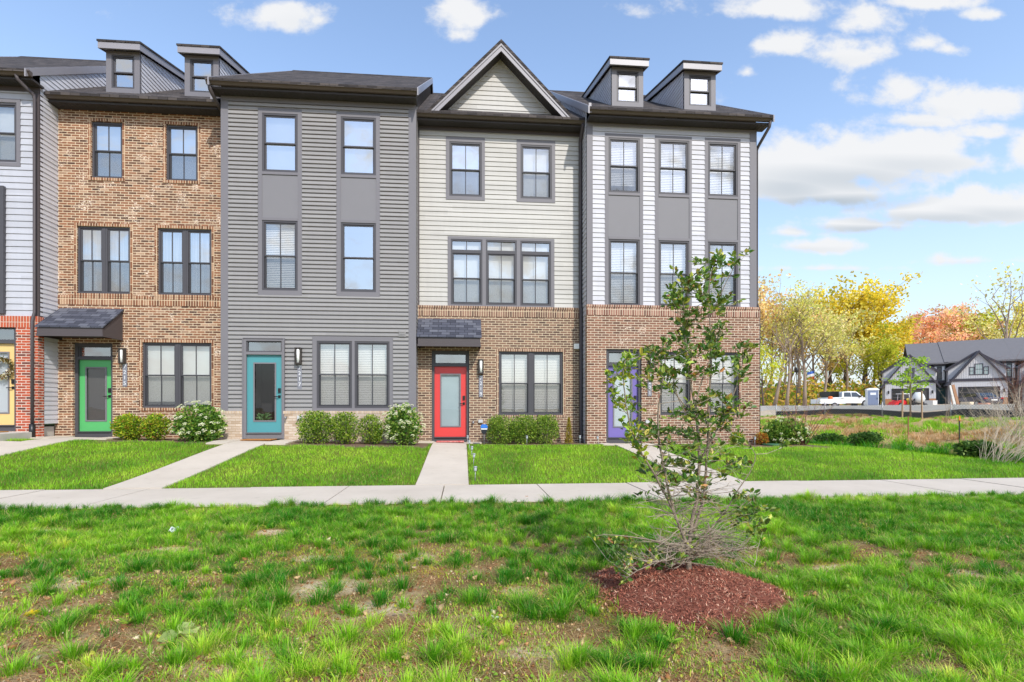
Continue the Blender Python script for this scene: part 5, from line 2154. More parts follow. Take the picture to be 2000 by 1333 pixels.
shrub('viburnum_shrub', 786, 866, 13.45, .95, .98, .75, VB_ + [(2, (160, 170, 100))], 'white flowering shrub at the corner of the grey house, left of the red door', 'shrub', GRP, 1400, .058, 0, 48, .055, seed=8, loose=.4)
shrub('boxwood_shrub', 976, 866, 14.25, .74, .78, .62, BX, 'clipped boxwood nearest the blue yard sign', 'shrub', GRP, 2300, .030, .6, seed=9, loose=.04)
shrub('boxwood_shrub', 1021, 866, 14.28, .72, .79, .62, BX, 'clipped boxwood in the middle under the double window beside the red door', 'shrub', GRP, 2300, .030, .6, seed=10, loose=.04)
shrub('boxwood_shrub', 1066, 866, 14.25, .70, .80, .62, BX, 'clipped boxwood nearest the small golden conifer', 'shrub', GRP, 2300, .030, .6, seed=12, loose=.04)
shrub('viburnum_shrub', 1533, 862, 14.3, 1.15, .74, .9, VB_ + [(2, (150, 170, 80))], 'white flowering shrub at the far corner of the end house', 'shrub', GRP, 1700, .062, 0, 26, .055, seed=13, loose=.45)
shrub('barberry_shrub', 1486, 862, 13.95, .38, .34, .35, [(3, (196, 130, 50)), (2, (160, 90, 44)), (2, (150, 150, 50))], 'small orange leaved shrub at the corner of the end house', 'shrub', GRP, 420, .034, seed=14)
shrub('boxwood_shrub', 1440, 862, 13.75, .42, .36, .4, YG, 'low yellow green shrub under the right hand window of the end house', 'shrub', GRP, 520, .036, seed=15)
shrub('juniper_shrub', 1620, 868, 15.3, .9, .28, .6, [(3, (66, 100, 50)), (2, (104, 138, 66))], 'dark low shrub in the ditch behind the bare sapling', 'shrub', 'dark low shrubs in the ditch', 700, .05, seed=16, loose=.8)
shrub('juniper_shrub', 1690, 872, 14.5, .95, .36, .6, [(3, (66, 100, 50)), (2, (104, 138, 66))], 'dark low shrub in the ditch, the fuller right hand one', 'shrub', 'dark low shrubs in the ditch', 800, .05, seed=17, loose=.8)


def conifer():
    v = 14.35
    u, _ = fac(1111, 0, v)
    w = uv2w(u, v); z = gzf(w.x, w.y)
    root = thing('small_conifer', (w.x, w.y, z), 'small golden upright conifer beside the downspout', 'conifer')
    m = MB(); m.tube([(0, 0, -.02), (0, 0, .35), (0, 0, .66)], [.012, .008, .003], 6); m.build('trunk', BARK, root)
    P, D = [], []
    rr = random.Random(4)
    for i in range(900):
        zz = rr.random() ** 1.2 * .70
        r = .115 * (1 - zz / .74) ** .8 * rr.uniform(.3, 1.05)
        a = rr.uniform(0, 6.283)
        P.append((math.cos(a) * r, math.sin(a) * r, zz)); D.append((math.cos(a) * .5, math.sin(a) * .5, 1))
    leaves_obj('foliage', P, D, RN.uniform(.03, .06, 900), RN.uniform(.005, .009, 900), mixcol(900, [(3, (170, 150, 52)), (2, (196, 176, 70)), (2, (120, 112, 46))], .2), SHRUBM, root)


conifer()

# ------------------------------------------------------------------ small things at the doors
def doormat(H, u, z, v, c0, c1, label, stripes=0):
    w = uv2w(u, v)
    m = MB()
    m.box(u - .38, u + .38, v - .22, v + .22, z, z + .022)
    k = N('mat_' + label[:6])
    co = k.coord()
    n = k.noise(co, 60.0 if not stripes else 18.0, 3.0, .7)
    mm = k.done(k.mix(k.ramp(n, [(.4, (0, 0, 0, 1)), (.6, (1, 1, 1, 1))]), c0, c1), .95, .1, n, .006)
    o = m.build('doormat', mm, None, (u, v, z), .006)
    o.location = uv2w(u, v, z)
    o.rotation_euler = (0, 0, TH)
    tag(o, label, 'doormat')


def mat_z(u, v):
    p = uv2w(u, v)
    return gzf(p.x, p.y) + .034


doormat(H17, U17, mat_z(U17, VA - .42), VA - .42, rgb(186, 130, 74), rgb(150, 100, 56), 'brown coir doormat at the teal door')
doormat(H19, U19, mat_z(U19, VB - .38), VB - .38, rgb(190, 70, 72), rgb(214, 150, 140), 'red patterned doormat at the red door', 1)
doormat(H13, WREATH_U + .1, Z13 - .008, V13 - .35, rgb(190, 140, 80), rgb(150, 104, 60), 'tan doormat on the step of the yellow door')


def wreath():
    u, v = WREATH_U, V13 + .05 + .02
    z = rows(V13, 719, 2)
    u = fu(1, V13)
    root = thing('door_wreath', uv2w(u, v, z), 'wreath of dried leaves and white flowers hanging on the yellow door', 'wreath', None, TH)
    m = MB()
    ring = [(math.cos(t) * .20, 0, math.sin(t) * .20) for t in np.linspace(0, 2 * math.pi, 25)]
    m.tube(ring, .025, 6, 0, False)
    m.build('vine_ring', mat('vine', rgb(120, 96, 64), .9, .25, 20), root)
    rr = random.Random(8)
    P, D = [], []
    for i in range(420):
        t = rr.uniform(0, 6.283); r = .20 + rr.gauss(0, .035)
        P.append((math.cos(t) * r, rr.uniform(-.05, .0), math.sin(t) * r))
        D.append((math.cos(t + rr.uniform(-1, 1)), rr.uniform(-.8, .1), math.sin(t + rr.uniform(-1, 1))))
    leaves_obj('foliage', P, D, RN.uniform(.04, .08, 420), RN.uniform(.01, .018, 420), mixcol(420, [(3, (96, 104, 60)), (3, (150, 124, 70)), (2, (226, 214, 180)), (1, (120, 80, 50))], .2), SHRUBM, root)


wreath()


def potted_plant():
    u, v = U17 - .16, VA + .35
    root = thing('potted_plant', uv2w(u, v, Z17 + .17), 'green houseplant in a white pot seen through the teal door', 'plant', None, TH)
    m = MB(); m.lathe((0, 0, 0), [(.09, 0), (.12, .05), (.13, .20), (.115, .205)], 14); m.build('pot', mat('white_glaze', rgb(230, 230, 226), .3, .03), root)
    rr = random.Random(3)
    P, D = [], []
    for i in range(60):
        a = rr.uniform(0, 6.283)
        P.append((math.cos(a) * .04, math.sin(a) * .04, .2 + rr.uniform(0, .22))); D.append((math.cos(a), math.sin(a), rr.uniform(.2, 1.6)))
    leaves_obj('foliage', P, D, RN.uniform(.12, .2, 60), RN.uniform(.02, .03, 60), mixcol(60, [(3, (120, 160, 110)), (2, (80, 120, 70))], .2), SHRUBM, root)


potted_plant()


def yard_sign():
    v = 13.85
    u, _ = fac(945.5, 0, v)
    w = uv2w(u, v); z = gzf(w.x, w.y)
    root = thing('yard_sign', (w.x, w.y, z), 'small blue and black security sign on a stake beside the boxwoods', 'sign', None, TH)
    m = MB()
    m.tube([(0, .012, -.1), (0, .012, .46)], .008, 6)
    m.build('stake', mat('stake_metal', rgb(150, 150, 150), .5, .1, metal=.5), root)
    zc = .42
    oc = [(-.095, zc + .0), (-.095, zc + .08), (-.055, zc + .125), (.055, zc + .125), (.095, zc + .08), (.095, zc + .0), (.06, zc - .10), (0, zc - .145), (-.06, zc - .10)]
    m = MB(); m.prism(oc, 1, -.004, .006); m.build('sign_board', mat('sign_black', rgb(34, 36, 42), .5, .05), root)
    up = [(-.095, zc + .03), (-.095, zc + .08), (-.055, zc + .125), (.055, zc + .125), (.095, zc + .08), (.095, zc + .03)]
    m = MB(); m.prism([(a * .96, b) for a, b in up], 1, -.008, -.0045); m.build('blue_panel', mat('sign_blue', rgb(52, 118, 206), .5, .04), root)
    m = MB(); m.box(-.085, .085, -.008, -.0045, zc - .012, zc + .018); m.build('white_band', mat('sign_white', rgb(226, 228, 232), .5, .03), root)


yard_sign()


def path_light(px, py, v, label, h=.30, tilt=0.0, first=[None], group='small solar stake lights'):
    u, _ = fac(px, 0, v)
    w = uv2w(u, v); z = gzf(w.x, w.y)
    if first[0] is None:
        root = thing('path_light', (w.x, w.y, z), label, 'path light', group)
        m = MB(); m.tube([(0, 0, -.08), (0, 0, h - .1)], .008, 6); m.build('stake', mat('stake_steel', rgb(150, 152, 154), .35, .08, metal=.4), root)
        m = MB(); m.lathe((0, 0, h - .11), [(.022, 0), (.034, .02), (.038, .08), (.036, .082)], 12); m.build('lamp_lens', mat('clear_lens', rgb(176, 182, 186), .2, .03), root)
        m = MB(); m.lathe((0, 0, h - .028), [(.05, 0), (.05, .012), (.03, .026)], 12); m.build('lamp_cap', mat('cap_steel', rgb(166, 168, 170), .3, .06, metal=.4), root)
        first[0] = root
        r = root
    else:
        r = first[0].copy(); COL.objects.link(r)
        for c in first[0].children:
            d = c.copy(); COL.objects.link(d); d.parent = r
        r.location = (w.x, w.y, z)
        r['label'] = label
    r.rotation_euler = (tilt * .5, tilt, random.Random(px).uniform(0, 3))
    r.scale = (.72, .72, .85)


for px, py, v, lb, t in ((913.5, 875, 13.9, 'solar stake light on the path to the red door, closest to the threshold', .0),
                         (917, 882, 12.6, 'solar stake light on the path to the red door, second from the threshold', .03),
                         (921, 893, 11.6, 'solar stake light on the path to the red door, third from the threshold', -.05),
                         (924.5, 905, 10.6, 'solar stake light on the path to the red door, fourth from the threshold', .06),
                         (928, 930, 9.15, 'solar stake light where the red door path meets the pavement', .02),
                         (1029, 868, 13.75, 'solar stake light standing before the clipped boxwoods', .0),
                         (1133, 862, 13.9, 'solar stake light at the foot of the downspout', -.04),
                         (1169, 868, 13.55, 'tilted solar stake light left of the violet door', .16),
                         (1474, 862, 13.5, 'solar stake light at the end house corner by the orange shrub', .02)):
    path_light(px, py, v, lb, tilt=t)

# green drain lid by the corner shrub
u, _ = fac(1508, 0, 13.75)
w = uv2w(u, 13.75)
m = MB(); m.lathe((0, 0, 0), [(.26, 0), (.27, .03), (.25, .05), (.05, .055)], 20)
o = m.build('drain_lid', mat('lid_green', rgb(56, 96, 66), .5, .1)); o.location = (w.x, w.y, gzf(w.x, w.y))
tag(o, 'dark green round drain lid beside the end house', 'drain lid')

# ------------------------------------------------------------------ litter and weeds on the near lawn
def scrap():
    p = gpt(341, 1044)
    root = thing('paper_scrap', (p.x, p.y, gzf(p.x, p.y)), 'crumpled white scrap with dark print lying on the near lawn', 'litter')
    m = MB()
    rr = random.Random(2)
    n = 7
    g = [[Vector(((i / n - .5) * .11, (j / n - .5) * .05 + rr.uniform(-.004, .004), .03 + .035 * (j / n) + .014 * math.sin(i * 1.7) * math.cos(j) + rr.uniform(-.005, .005))) for j in range(n + 1)] for i in range(n + 1)]
    for i in range(n):
        for j in range(n):
            dark = (i in (1, 2, 4)) and (1 < j < 6)
            m.face([g[i][j], g[i + 1][j], g[i + 1][j + 1], g[i][j + 1]], 1 if dark else 0, True)
    m.build('crumpled_sheet', [mat('paper_white', rgb(228, 230, 236), .6, .04), mat('paper_print', rgb(120, 124, 130), .6, .1)], root)


scrap()


def rosette(px, py, r, n, cols, label, name='weed_rosette', cat='weed', wide=.3, up=.5, group=None):
    p = gpt(px, py)
    z = gzf(p.x, p.y)
    rr = random.Random(int(px))
    P, D, L, Wd_ = [], [], [], []
    for i in range(n):
        a = i * 2.399 + rr.uniform(-.2, .2)
        P.append((0, 0, .006)); D.append((math.cos(a), math.sin(a), rr.uniform(.1, up)))
        l = r * rr.uniform(.6, 1.1); L.append(l); Wd_.append(l * wide * .5)
    o = leaves_obj(name, P, D, L, Wd_, mixcol(n, cols, .15), SHRUBM, None, .3)
    o.location = (p.x, p.y, z)
    tag(o, label, cat, group)


rosette(352, 1244, .13, 9, [(3, (160, 178, 110)), (2, (190, 200, 130))], 'broad pale velvety leaves growing low behind a grass tuft, bottom left lawn', 'mullein_plant', 'weed', .62, .35)
WG = 'broadleaf weeds in the near lawn'
for px, py, r, lb in ((420, 1196, .07, 'light green weed rosette above the pale velvety leaves'), (250, 1222, .08, 'spiky light green weed left of the pale velvety leaves'),
                      (735, 1165, .06, 'yellow green weed on the sandy earth patch'), (1312, 1262, .075, 'bright green weed just below the mulch mound'),
                      (190, 1135, .06, 'yellowish weed patch at the left of the near lawn'), (1120, 1180, .05, 'small weed left of the mulch mound'),
                      (330, 1268, .05, 'small weed sprouting at the bottom left'), (860, 1268, .06, 'light green weed at the bottom middle of the lawn')):
    rosette(px, py, r, 12, [(3, (140, 176, 60)), (2, (170, 190, 70)), (1, (110, 150, 50))], lb, 'weed_rosette', 'weed', .26, .7, WG)
rosette(62, 1204, .05, 26, [(3, (222, 196, 40)), (1, (190, 186, 50))], 'yellow flowering weed patch near the left edge of the lawn', 'flowering_weed', 'weed', .5, .5)
rosette(952, 1124, .035, 3, [(1, (190, 120, 76))], 'curled brown leaf on the lawn left of the tree', 'fallen_leaf', 'leaf', .7, .4, 'fallen leaves on the near lawn')
rosette(1028, 972, .03, 3, [(1, (200, 150, 110))], 'pale fallen leaf just below the pavement', 'fallen_leaf', 'leaf', .7, .4, 'fallen leaves on the near lawn')
rosette(966, 1210, .04, 3, [(1, (214, 214, 216))], 'bleached pale leaf in the middle of the lawn', 'fallen_leaf', 'leaf', .5, .3, 'fallen leaves on the near lawn')
rosette(512, 1310, .04, 3, [(1, (206, 120, 70))], 'orange fallen leaf at the bottom of the lawn', 'fallen_leaf', 'leaf', .7, .4, 'fallen leaves on the near lawn')


def clover():
    P, D = [], []
    n = 9000
    y = 1.8 + 5.2 * RN.random(n) ** 1.3
    x = (RN.random(n) * 2 - 1) * (1.05 * y + .3)
    q = fbm(x * 2.6 + 70, y * 2.6 + 21, 3)
    u, v = w2uv(x, y)
    rm = ((x - MX) / 0.7) ** 2 + ((y - MY) / 0.72) ** 2
    ok = (q > .58) & (v < 7.0) & (rm > 1)
    x, y = x[ok], y[ok]
    n = len(x)
    P = np.stack([x, y, gz(x, y) + RN.uniform(.006, .03, n)], -1)
    D = RN.normal(0, 1, (n, 3)); D[:, 2] = np.abs(D[:, 2]) * .3
    L = RN.uniform(.012, .03, n)
    o = leaves_obj('clover', P, D, L, L * .36, mixcol(n, [(3, (170, 190, 66)), (2, (130, 168, 60)), (1, (206, 206, 80))], .2), SHRUBM)
    tag(o, 'small leaved clover and chickweed patches in the near lawn', 'clover', None, 'stuff')


clover()
# ================================================================== BEYOND THE FENCE
def at_px(px, d):
    """ground point along a sight line at distance d"""
    x = (px - PX) / F * d
    return Vector((x, d, gzf(x, d)))


# line of the fence: runs parallel with the ditch
DX, DY = .536, -.845
def along(w, s):
    """point w metres beyond the ditch line, s metres along it"""
    return EX + .845 * w + DX * s, EY + .536 * w + DY * s


def fence():
    w = 10.5
    s0, s1 = -7.0, 17.0
    x, y = along(w, s0)
    root = thing('chain_link_fence', (x, y, gzf(x, y)), 'low chain link silt fence with black fabric on the bank', 'fence')
    og = (x, y, gzf(x, y))
    s = s0
    while s <= s1 + .1:
        a, b = along(w, s)
        z = gzf(a, b)
        m = MB(); m.tube([(a, b, z - .2), (a, b, z + .62)], .024, 8)
        m.lathe((a, b, z + .62), [(.026, 0), (.02, .02)], 8)
        m.build('post', mat('galvanised', rgb(170, 172, 172), .45, .1, metal=.5), root, og)
        s += 2.42
    m, f = MB(), MB()
    n = 60
    for i in range(n):
        sa, sb = s0 + (s1 - s0) * i / n, s0 + (s1 - s0) * (i + 1) / n
        a, b = along(w - .03, sa); c, d = along(w - .03, sb)
        z0, z1 = gzf(a, b), gzf(c, d)
        h0 = .29 + .05 * math.sin(sa * 1.3); h1 = .29 + .05 * math.sin(sb * 1.3)
        a2, b2 = along(w, sa); c2, d2 = along(w, sb)
        f.face([(a2, b2, z0 - .05), (c2, d2, z1 - .05), (c2, d2, z1 + h1), (a2, b2, z0 + h0)])
    k = n * 4
    for i in range(k):
        sa = s0 + (s1 - s0) * i / k
        for sg in (-1, 1):
            sb = sa + sg * .52
            a, b = along(w - .04, sa); c, d = along(w - .04, sb)
            m.tube([(a, b, gzf(a, b) - .02), (c, d, gzf(c, d) + .55)], .006, 3, 0, False)
    f.build('silt_fabric', mat('black_fabric', rgb(40, 42, 46), .85, .15), root, og)
    m.build('mesh', mat('wire', rgb(150, 154, 156), .5, .1, metal=.4), root, og)


fence()


def retaining_wall():
    w = 13.0
    x, y = along(w, 4)
    root = tag(empty('retaining_wall', (x, y, 1.0)), 'long low pale concrete wall behind the fence', 'wall')
    m = MB()
    og = (x, y, 1.0)
    s = -14.0
    k = 0
    while s < 22:
        e = s + 3.4
        pts = []
        for ss in (s + .01, e - .01):
            for ww in (w, w + .22):
                a, b = along(ww, ss)
                pts.append((a, b))
        zt = 1.47 + .012 * math.sin(k * 2.2)
        A, B, C_, D_ = pts[0], pts[2], pts[3], pts[1]
        zb = .8
        lo = [(p[0], p[1], zb) for p in (A, B, C_, D_)]
        hi = [(p[0], p[1], zt) for p in (A, B, C_, D_)]
        m.face(hi)
        for i in range(4):
            j = (i + 1) % 4
            m.face([lo[i], lo[j], hi[j], hi[i]])
        s = e; k += 1
    m.build('wall_panels', mat('cast_concrete', rgb(236, 234, 226), .9, .12, 1.5, .2, 0, .004), root, og)


retaining_wall()

# ------------------------------------------------------------------ grey houses across the site
SGREY = mat('far_siding_grey', rgb(196, 194, 196), .6, .04)
SBLUE = mat('far_siding_slate', rgb(130, 138, 142), .6, .05)
DTRIM = mat('far_trim_dark', rgb(66, 62, 70), .5, .06)
FROOF = mat('far_roof', rgb(112, 110, 112), .9, .12, 2.0)
GDOOR = mat('garage_door_dark', rgb(80, 76, 74), .5, .06)
FBRICK = mat('far_brick', rgb(168, 120, 84), .9, .2, 6.0)
FGLASS = glass_mat('far_glass', .35)
WHITEP = mat('white_paint', rgb(232, 232, 230), .5, .03)


def far_house(ox, oy, ang, label, gap_door, gable_win, dark=False):
    zg = gzf(ox, oy)
    root = thing('garage_house', (ox, oy, zg), label, 'house', 'grey houses across the site', ang)
    root.scale = (.76, .76, .92)
    W_, Dp = 8.5, 11.0
    xl = 3.5 if dark else -.4
    def A(name, m, ms, p=None): return m.build(name, ms, p or root)
    # body: x along the front, y away
    m = MB()
    gw = 6.6
    # garage block in front with board and batten
    gh = 3.0
    ga, gb = 0, gw
    da, db = .85, gw - .85
    m.box(ga, da, 0, 5.2, 0, gh); m.box(db, gb, 0, 5.2, 0, gh); m.box(da, db, 0, 5.2, 2.25, gh)
    ap = 6.75
    x0, x1 = ga - .0, gb + .0
    m.prism([(x0, gh), (x1, gh), (gw / 2, ap - .25)], 1, .02, 5.2)
    for i in range(int(gw / .28)):
        x = .14 + i * .28
        top = gh + (ap - .3 - gh) * (1 - abs(x - gw / 2) / (gw / 2))
        m.box(x, x + .04, -.0 if x < da or x > db else .0, .0 - .02, 2.3 if da < x < db else 0.9, top - .1)
    A('garage_wall', m, SGREY)
    m = MB(); m.box(-.25, gw + .25, -.10, -.03, gh - .05, gh + .30); A('belt_board', m, DTRIM)
    m = MB()
    for sg in (-1, 1):
        sl_ = (ap - gh) / (gw / 2)
        c = gw / 2
        e = gw / 2 + .55
        p = [(c, ap + .12), (c + sg * e, ap + .12 - sl_ * e), (c + sg * e, ap - .16 - sl_ * e), (c, ap - .20)]
        m.prism(p if sg > 0 else p[::-1], 1, -.35, -.22)
    A('rake_board', m, DTRIM)
    m = MB()
    for sg in (-1, 1):
        c = gw / 2
        p = [(c, ap + .14), (c + sg * e, ap + .14 - sl_ * e), (c + sg * e, ap + .02 - sl_ * e), (c, ap + .0)]
        m.prism(p if sg > 0 else p[::-1], 1, -.22, 7.0)
    A('gable_roof', m, FROOF)
    m = MB(); m.box(0, .85, -.06, -.001, 0, .85); m.box(gw - .85, gw, -.06, -.001, 0, .85); A('brick_base', m, FBRICK)
    # main body behind with its own roof
    m = MB()
    m.box(xl, W_ - .3, 5.2, 5.2 + Dp, 0, 5.7)
    m.box(gw + .02, W_ - .3, 3.6, 5.2, 3.2, 5.7)
    # shed dormers beside the gable
    A('wall', m, SBLUE)
    m = MB()
    zr = 9.1
    m.prism([(2.9, 5.75), (10.2, zr), (17.5, 5.75), (17.5, 5.6), (10.2, zr - .2), (2.9, 5.55)], 0, xl - .1, W_ + .02)
    A('roof', m, FROOF)
    # wider, lower pitched gable standing behind the steep front one
    wy = 1.7
    wz, wp_ = 4.75, ap + .05
    c = gw / 2
    m = MB(); m.prism([(-.15, 0), (gw + .15, 0), (gw + .15, wz), (c, wp_ - .1), (-.15, wz)], 1, wy, 6.0); A('rear_gable_wall', m, SGREY)
    ws = (wp_ - wz) / (c + .15)
    for nm, y0, y1, z0_, z1_, mm in (('rear_gable_roof', wy - .25, 8.0, .0, .14, FROOF), ('rear_gable_trim', wy - .32, wy - .25, -.16, .15, DTRIM)):
        m = MB()
        for sg in (-1, 1):
            e2 = c + .55
            p = [(c, wp_ + z1_), (c + sg * e2, wp_ + z1_ - ws * e2), (c + sg * e2, wp_ + z0_ - ws * e2), (c, wp_ + z0_)]
            m.prism(p if sg > 0 else p[::-1], 1, y0, y1)
        A(nm, m, mm)
    m = MB(); m.box(gw + .1, W_ - .3, 3.3, 3.6, 5.35, 5.6); m.box(gw + .1, W_ - .3, 3.4, 3.6, 3.0, 3.35); m.box(gw + .03, gw + .2, 3.42, 3.6, 3.35, 5.35)
    A('trim', m, DTRIM)
    # garage door
    m = MB()
    m.box(da + .08, db - .08, .12, .2, 0, 2.17)
    for i in range(1, 4): m.box(da + .08, db - .08, .10, .12, i * .54 - .02, i * .54 + .0)
    g = A('garage_door', m, GDOOR)
    m = MB()
    m.box(da, da + .08, -.03, .2, 0, 2.25); m.box(db - .08, db, -.03, .2, 0, 2.25); m.box(da + .08, db - .08, -.03, .2, 2.17, 2.25)
    A('garage_frame', m, DTRIM, g)
    for i in range(3):
        m = MB(); m.box(da + .2, da + 1.15, .085, .11, .65 + i * .5, .95 + i * .5); A('door_light', m, mat('far_dark_glass', rgb(28, 28, 32), .1, .1, spec=.6), g)
    # gable window
    def win(a, b, c, d, y, nm='window'):
        m = MB(); m.ring(a, b, c, d, .09, y - .06, y + .02); m.box(a + .09, b - .09, y - .04, y, (c + d) / 2 - .03, (c + d) / 2 + .03)
        w_ = A(nm, m, DTRIM)
        m = MB(); m.box(a + .09, b - .09, y - .02, y - .01, c + .09, d - .09); A('pane', m, mat('far_pane', rgb(150, 166, 164), .12, .15, spec=.7) if not dark else mat('far_pane_dark', rgb(50, 54, 62), .12, .15, spec=.7), w_)
    c = gw / 2
    if gable_win == 3:
        win(c - .5, c + .5, 3.75, 5.2, -.0 + .02); win(c - 1.15, c - .52, 3.75, 4.8, .02); win(c + .52, c + 1.15, 3.75, 4.8, .02)
    else:
        win(c - .6, c + .6, 3.6, 5.0, .02)
    win(gw + .55, gw + 1.15, 3.5, 5.2, 3.59)
    m = MB(); m.box(gw + .22, gw + .52, 3.54, 3.59, 3.4, 5.25); A('shutter_panel', m, WHITEP)
    m = MB(); m.box(gw + 1.18, gw + 1.48, 3.54, 3.59, 3.4, 5.25); A('shutter_panel', m, WHITEP)
    # front door in the recess
    m = MB(); m.box(gw + 1.1, gw + 2.0, 5.1, 5.19, 0.1, 2.3); A('door', m, mat('far_teal', rgb(60, 110, 112), .5, .05))
    for x in (.45, gw - .42):
        m = MB(); m.box(x - .09, x + .09, -.14, -.021, 1.55, 1.95); A('wall_lamp', m, BLACK)


ANG = math.atan2(-3.5, 5.4)
hx, hy = at_px(1729, 66.5).x, 66.5
ux, uy = math.cos(ANG), math.sin(ANG)
far_house(hx, hy, ANG, 'grey gabled house with a garage and one dark gable window behind the red machine', True, 1, True)
far_house(hx + ux * 6.45, hy + uy * 6.45, ANG, 'grey gabled house with a three part gable window behind the dark sedan', True, 3)
far_house(hx + ux * 12.9, hy + uy * 12.9, ANG, 'grey gabled house cut by the right edge of the photo', True, 3)


# ------------------------------------------------------------------ vehicles and site clutter
TYRE = mat('tyre_rubber', rgb(34, 34, 36), .8, .1)
RIM = mat('rim_metal', rgb(170, 172, 176), .3, .06, metal=.6)
CARG = mat('car_glass', rgb(44, 52, 60), .08, .1, spec=.8)


def wheels(root, xs, half, r):
    for x in xs:
        for sg in (-1, 1):
            m = MB(); m.tube([(x, sg * (half - .2), r), (x, sg * half, r)], r, 20)
            w = m.build('wheel', TYRE, root)
            m = MB(); m.tube([(x, sg * half, r), (x, sg * (half + .012), r)], r * .62, 16); m.build('rim', RIM, w)


def loft(prof, half, mi=0):
    """side profile extruded with tumblehome; prof is a list of (x, z, inset)"""
    m = MB()
    n = len(prof)
    m.v = [(x, -(half - i), z) for x, z, i in prof] + [(x, half - i, z) for x, z, i in prof]
    m.f.append(tuple(range(n))); m.f.append(tuple(range(2 * n - 1, n - 1, -1)))
    for k in range(n):
        j = (k + 1) % n
        m.f.append((k, n + k, n + j, j))
    m.mi = [0] * len(m.f); m.sm = [False] * len(m.f)
    return m


def pickup():
    p = at_px(1650, 66)
    root = thing('pickup_truck', p, 'white crew cab pickup truck parked beyond the concrete wall', 'pickup truck', None, math.radians(4))
    W_ = mat('truck_white', rgb(232, 234, 236), .25, .02, spec=.6)
    loft([(-2.95, .55, .02), (-2.95, 1.15, .0), (-1.15, 1.18, 0), (2.75, 1.15, .0), (2.95, 1.0, .06), (3.0, .55, .08), (2.6, .42, .04), (-2.8, .45, .04)], 1.0).build('body', W_, root, (0, 0, 0), .05)
    loft([(-1.1, 1.16, .02), (-.95, 1.85, .16), (.2, 1.95, .18), (.95, 1.88, .16), (1.75, 1.2, .04)], 1.0).build('cab', W_, root, (0, 0, 0), .03)
    for sg in (-1, 1):
        m = MB()
        for a, b, c, d in ((-.85, .12, -.75, .1), (.2, 1.45, .2, .85)):
            pts = [(a, sg * .985, 1.25), (b, sg * .985, 1.25), (d, sg * .855, 1.8), (c, sg * .855, 1.8)]
            m.face(pts if sg < 0 else pts[::-1])
        m.build('side_window', CARG, root)
    m = MB(); m.face([(1.78, -.9, 1.24), (1.78, .9, 1.24), (1.02, .78, 1.84), (1.02, -.78, 1.84)]); m.build('windscreen', CARG, root)
    for sg in (-1, 1):
        m = MB(); m.box(1.15, 1.3, sg * 1.02, sg * 1.22, 1.22, 1.42); m.build('mirror', BLACK, root)
        m = MB(); m.box(2.9, 2.99, sg * .6, sg * .9, .85, 1.02); m.build('headlight', mat('lamp_clear', rgb(220, 224, 228), .15, .03), root)
    m = MB(); m.box(-2.7, -1.4, -.85, .85, 1.19, 1.24); m.box(-2.7, -2.62, -.9, .9, 1.24, 1.9); m.box(-1.5, -1.42, -.9, .9, 1.24, 1.9); m.box(-2.7, -1.42, -.92, -.86, 1.86, 1.92); m.build('ladder_rack', BLACK, root)
    wheels(root, (-1.85, 1.95), 1.0, .42)
    q = at_px(1617, 64)
    b = thing('utility_trailer', q, 'white open trailer with an orange cooler left of the pickup', 'trailer', None, math.radians(4))
    m = MB(); m.box(-1.6, 1.6, -.9, .9, .55, .68); m.box(-1.6, 1.6, -.92, -.86, .68, 1.1); m.box(-1.6, -1.54, -.86, .9, .68, 1.1); m.box(1.5, 1.56, -.86, .9, .68, 1.2); m.build('bed', W_, b)
    wheels(b, (0.2,), .95, .34)
    m = MB(); m.tube([(1.6, 0, .6), (2.4, 0, .5)], .05, 6); m.build('hitch', BLACK, b)
    m = MB(); m.lathe((.3, 0, 0), [(.24, .69), (.26, .9), (.26, 1.3), (.24, 1.42), (.12, 1.46)], 14)
    o = m.build('drink_cooler', mat('cooler_orange', rgb(232, 110, 52), .5, .05), None, (0, 0, 0)); o.location = q + Vector((0, 0, .0))
    tag(o, 'orange round drink cooler standing on the trailer', 'cooler')


pickup()


def toilet():
    p = at_px(1703, 62)
    root = thing('portable_toilet', p, 'grey and white portable toilet cabin right of the pickup', 'portable toilet', None, math.radians(-24))
    G = mat('toilet_grey', rgb(120, 132, 158), .5, .05)
    m = MB(); m.box(-.56, .56, -.56, .56, .12, 2.02); m.build('cabin', mat('toilet_white', rgb(226, 230, 234), .5, .04), root)
    m = MB(); m.box(-.5, .5, -.60, -.565, .15, 1.95); d = m.build('door', G, root)
    m = MB(); m.box(-.28, .28, -.615, -.602, 1.45, 1.72); m.build('door_sign', mat('sign_pale', rgb(230, 234, 240), .5, .03), d)
    m = MB(); m.box(.36, .42, -.63, -.602, .95, 1.12); m.build('handle', BLACK, d)
    m = MB(); m.prism([(-.62, 2.02), (.62, 2.02), (.62, 2.1), (.4, 2.26), (-.4, 2.26), (-.62, 2.1)], 1, -.62, .62); m.build('roof', mat('toilet_roof', rgb(236, 238, 240), .5, .03), root, (0, 0, 0), .02)
    m = MB(); m.box(-.6, .6, -.6, .6, 0, .12); m.build('base', BLACK, root)


toilet()


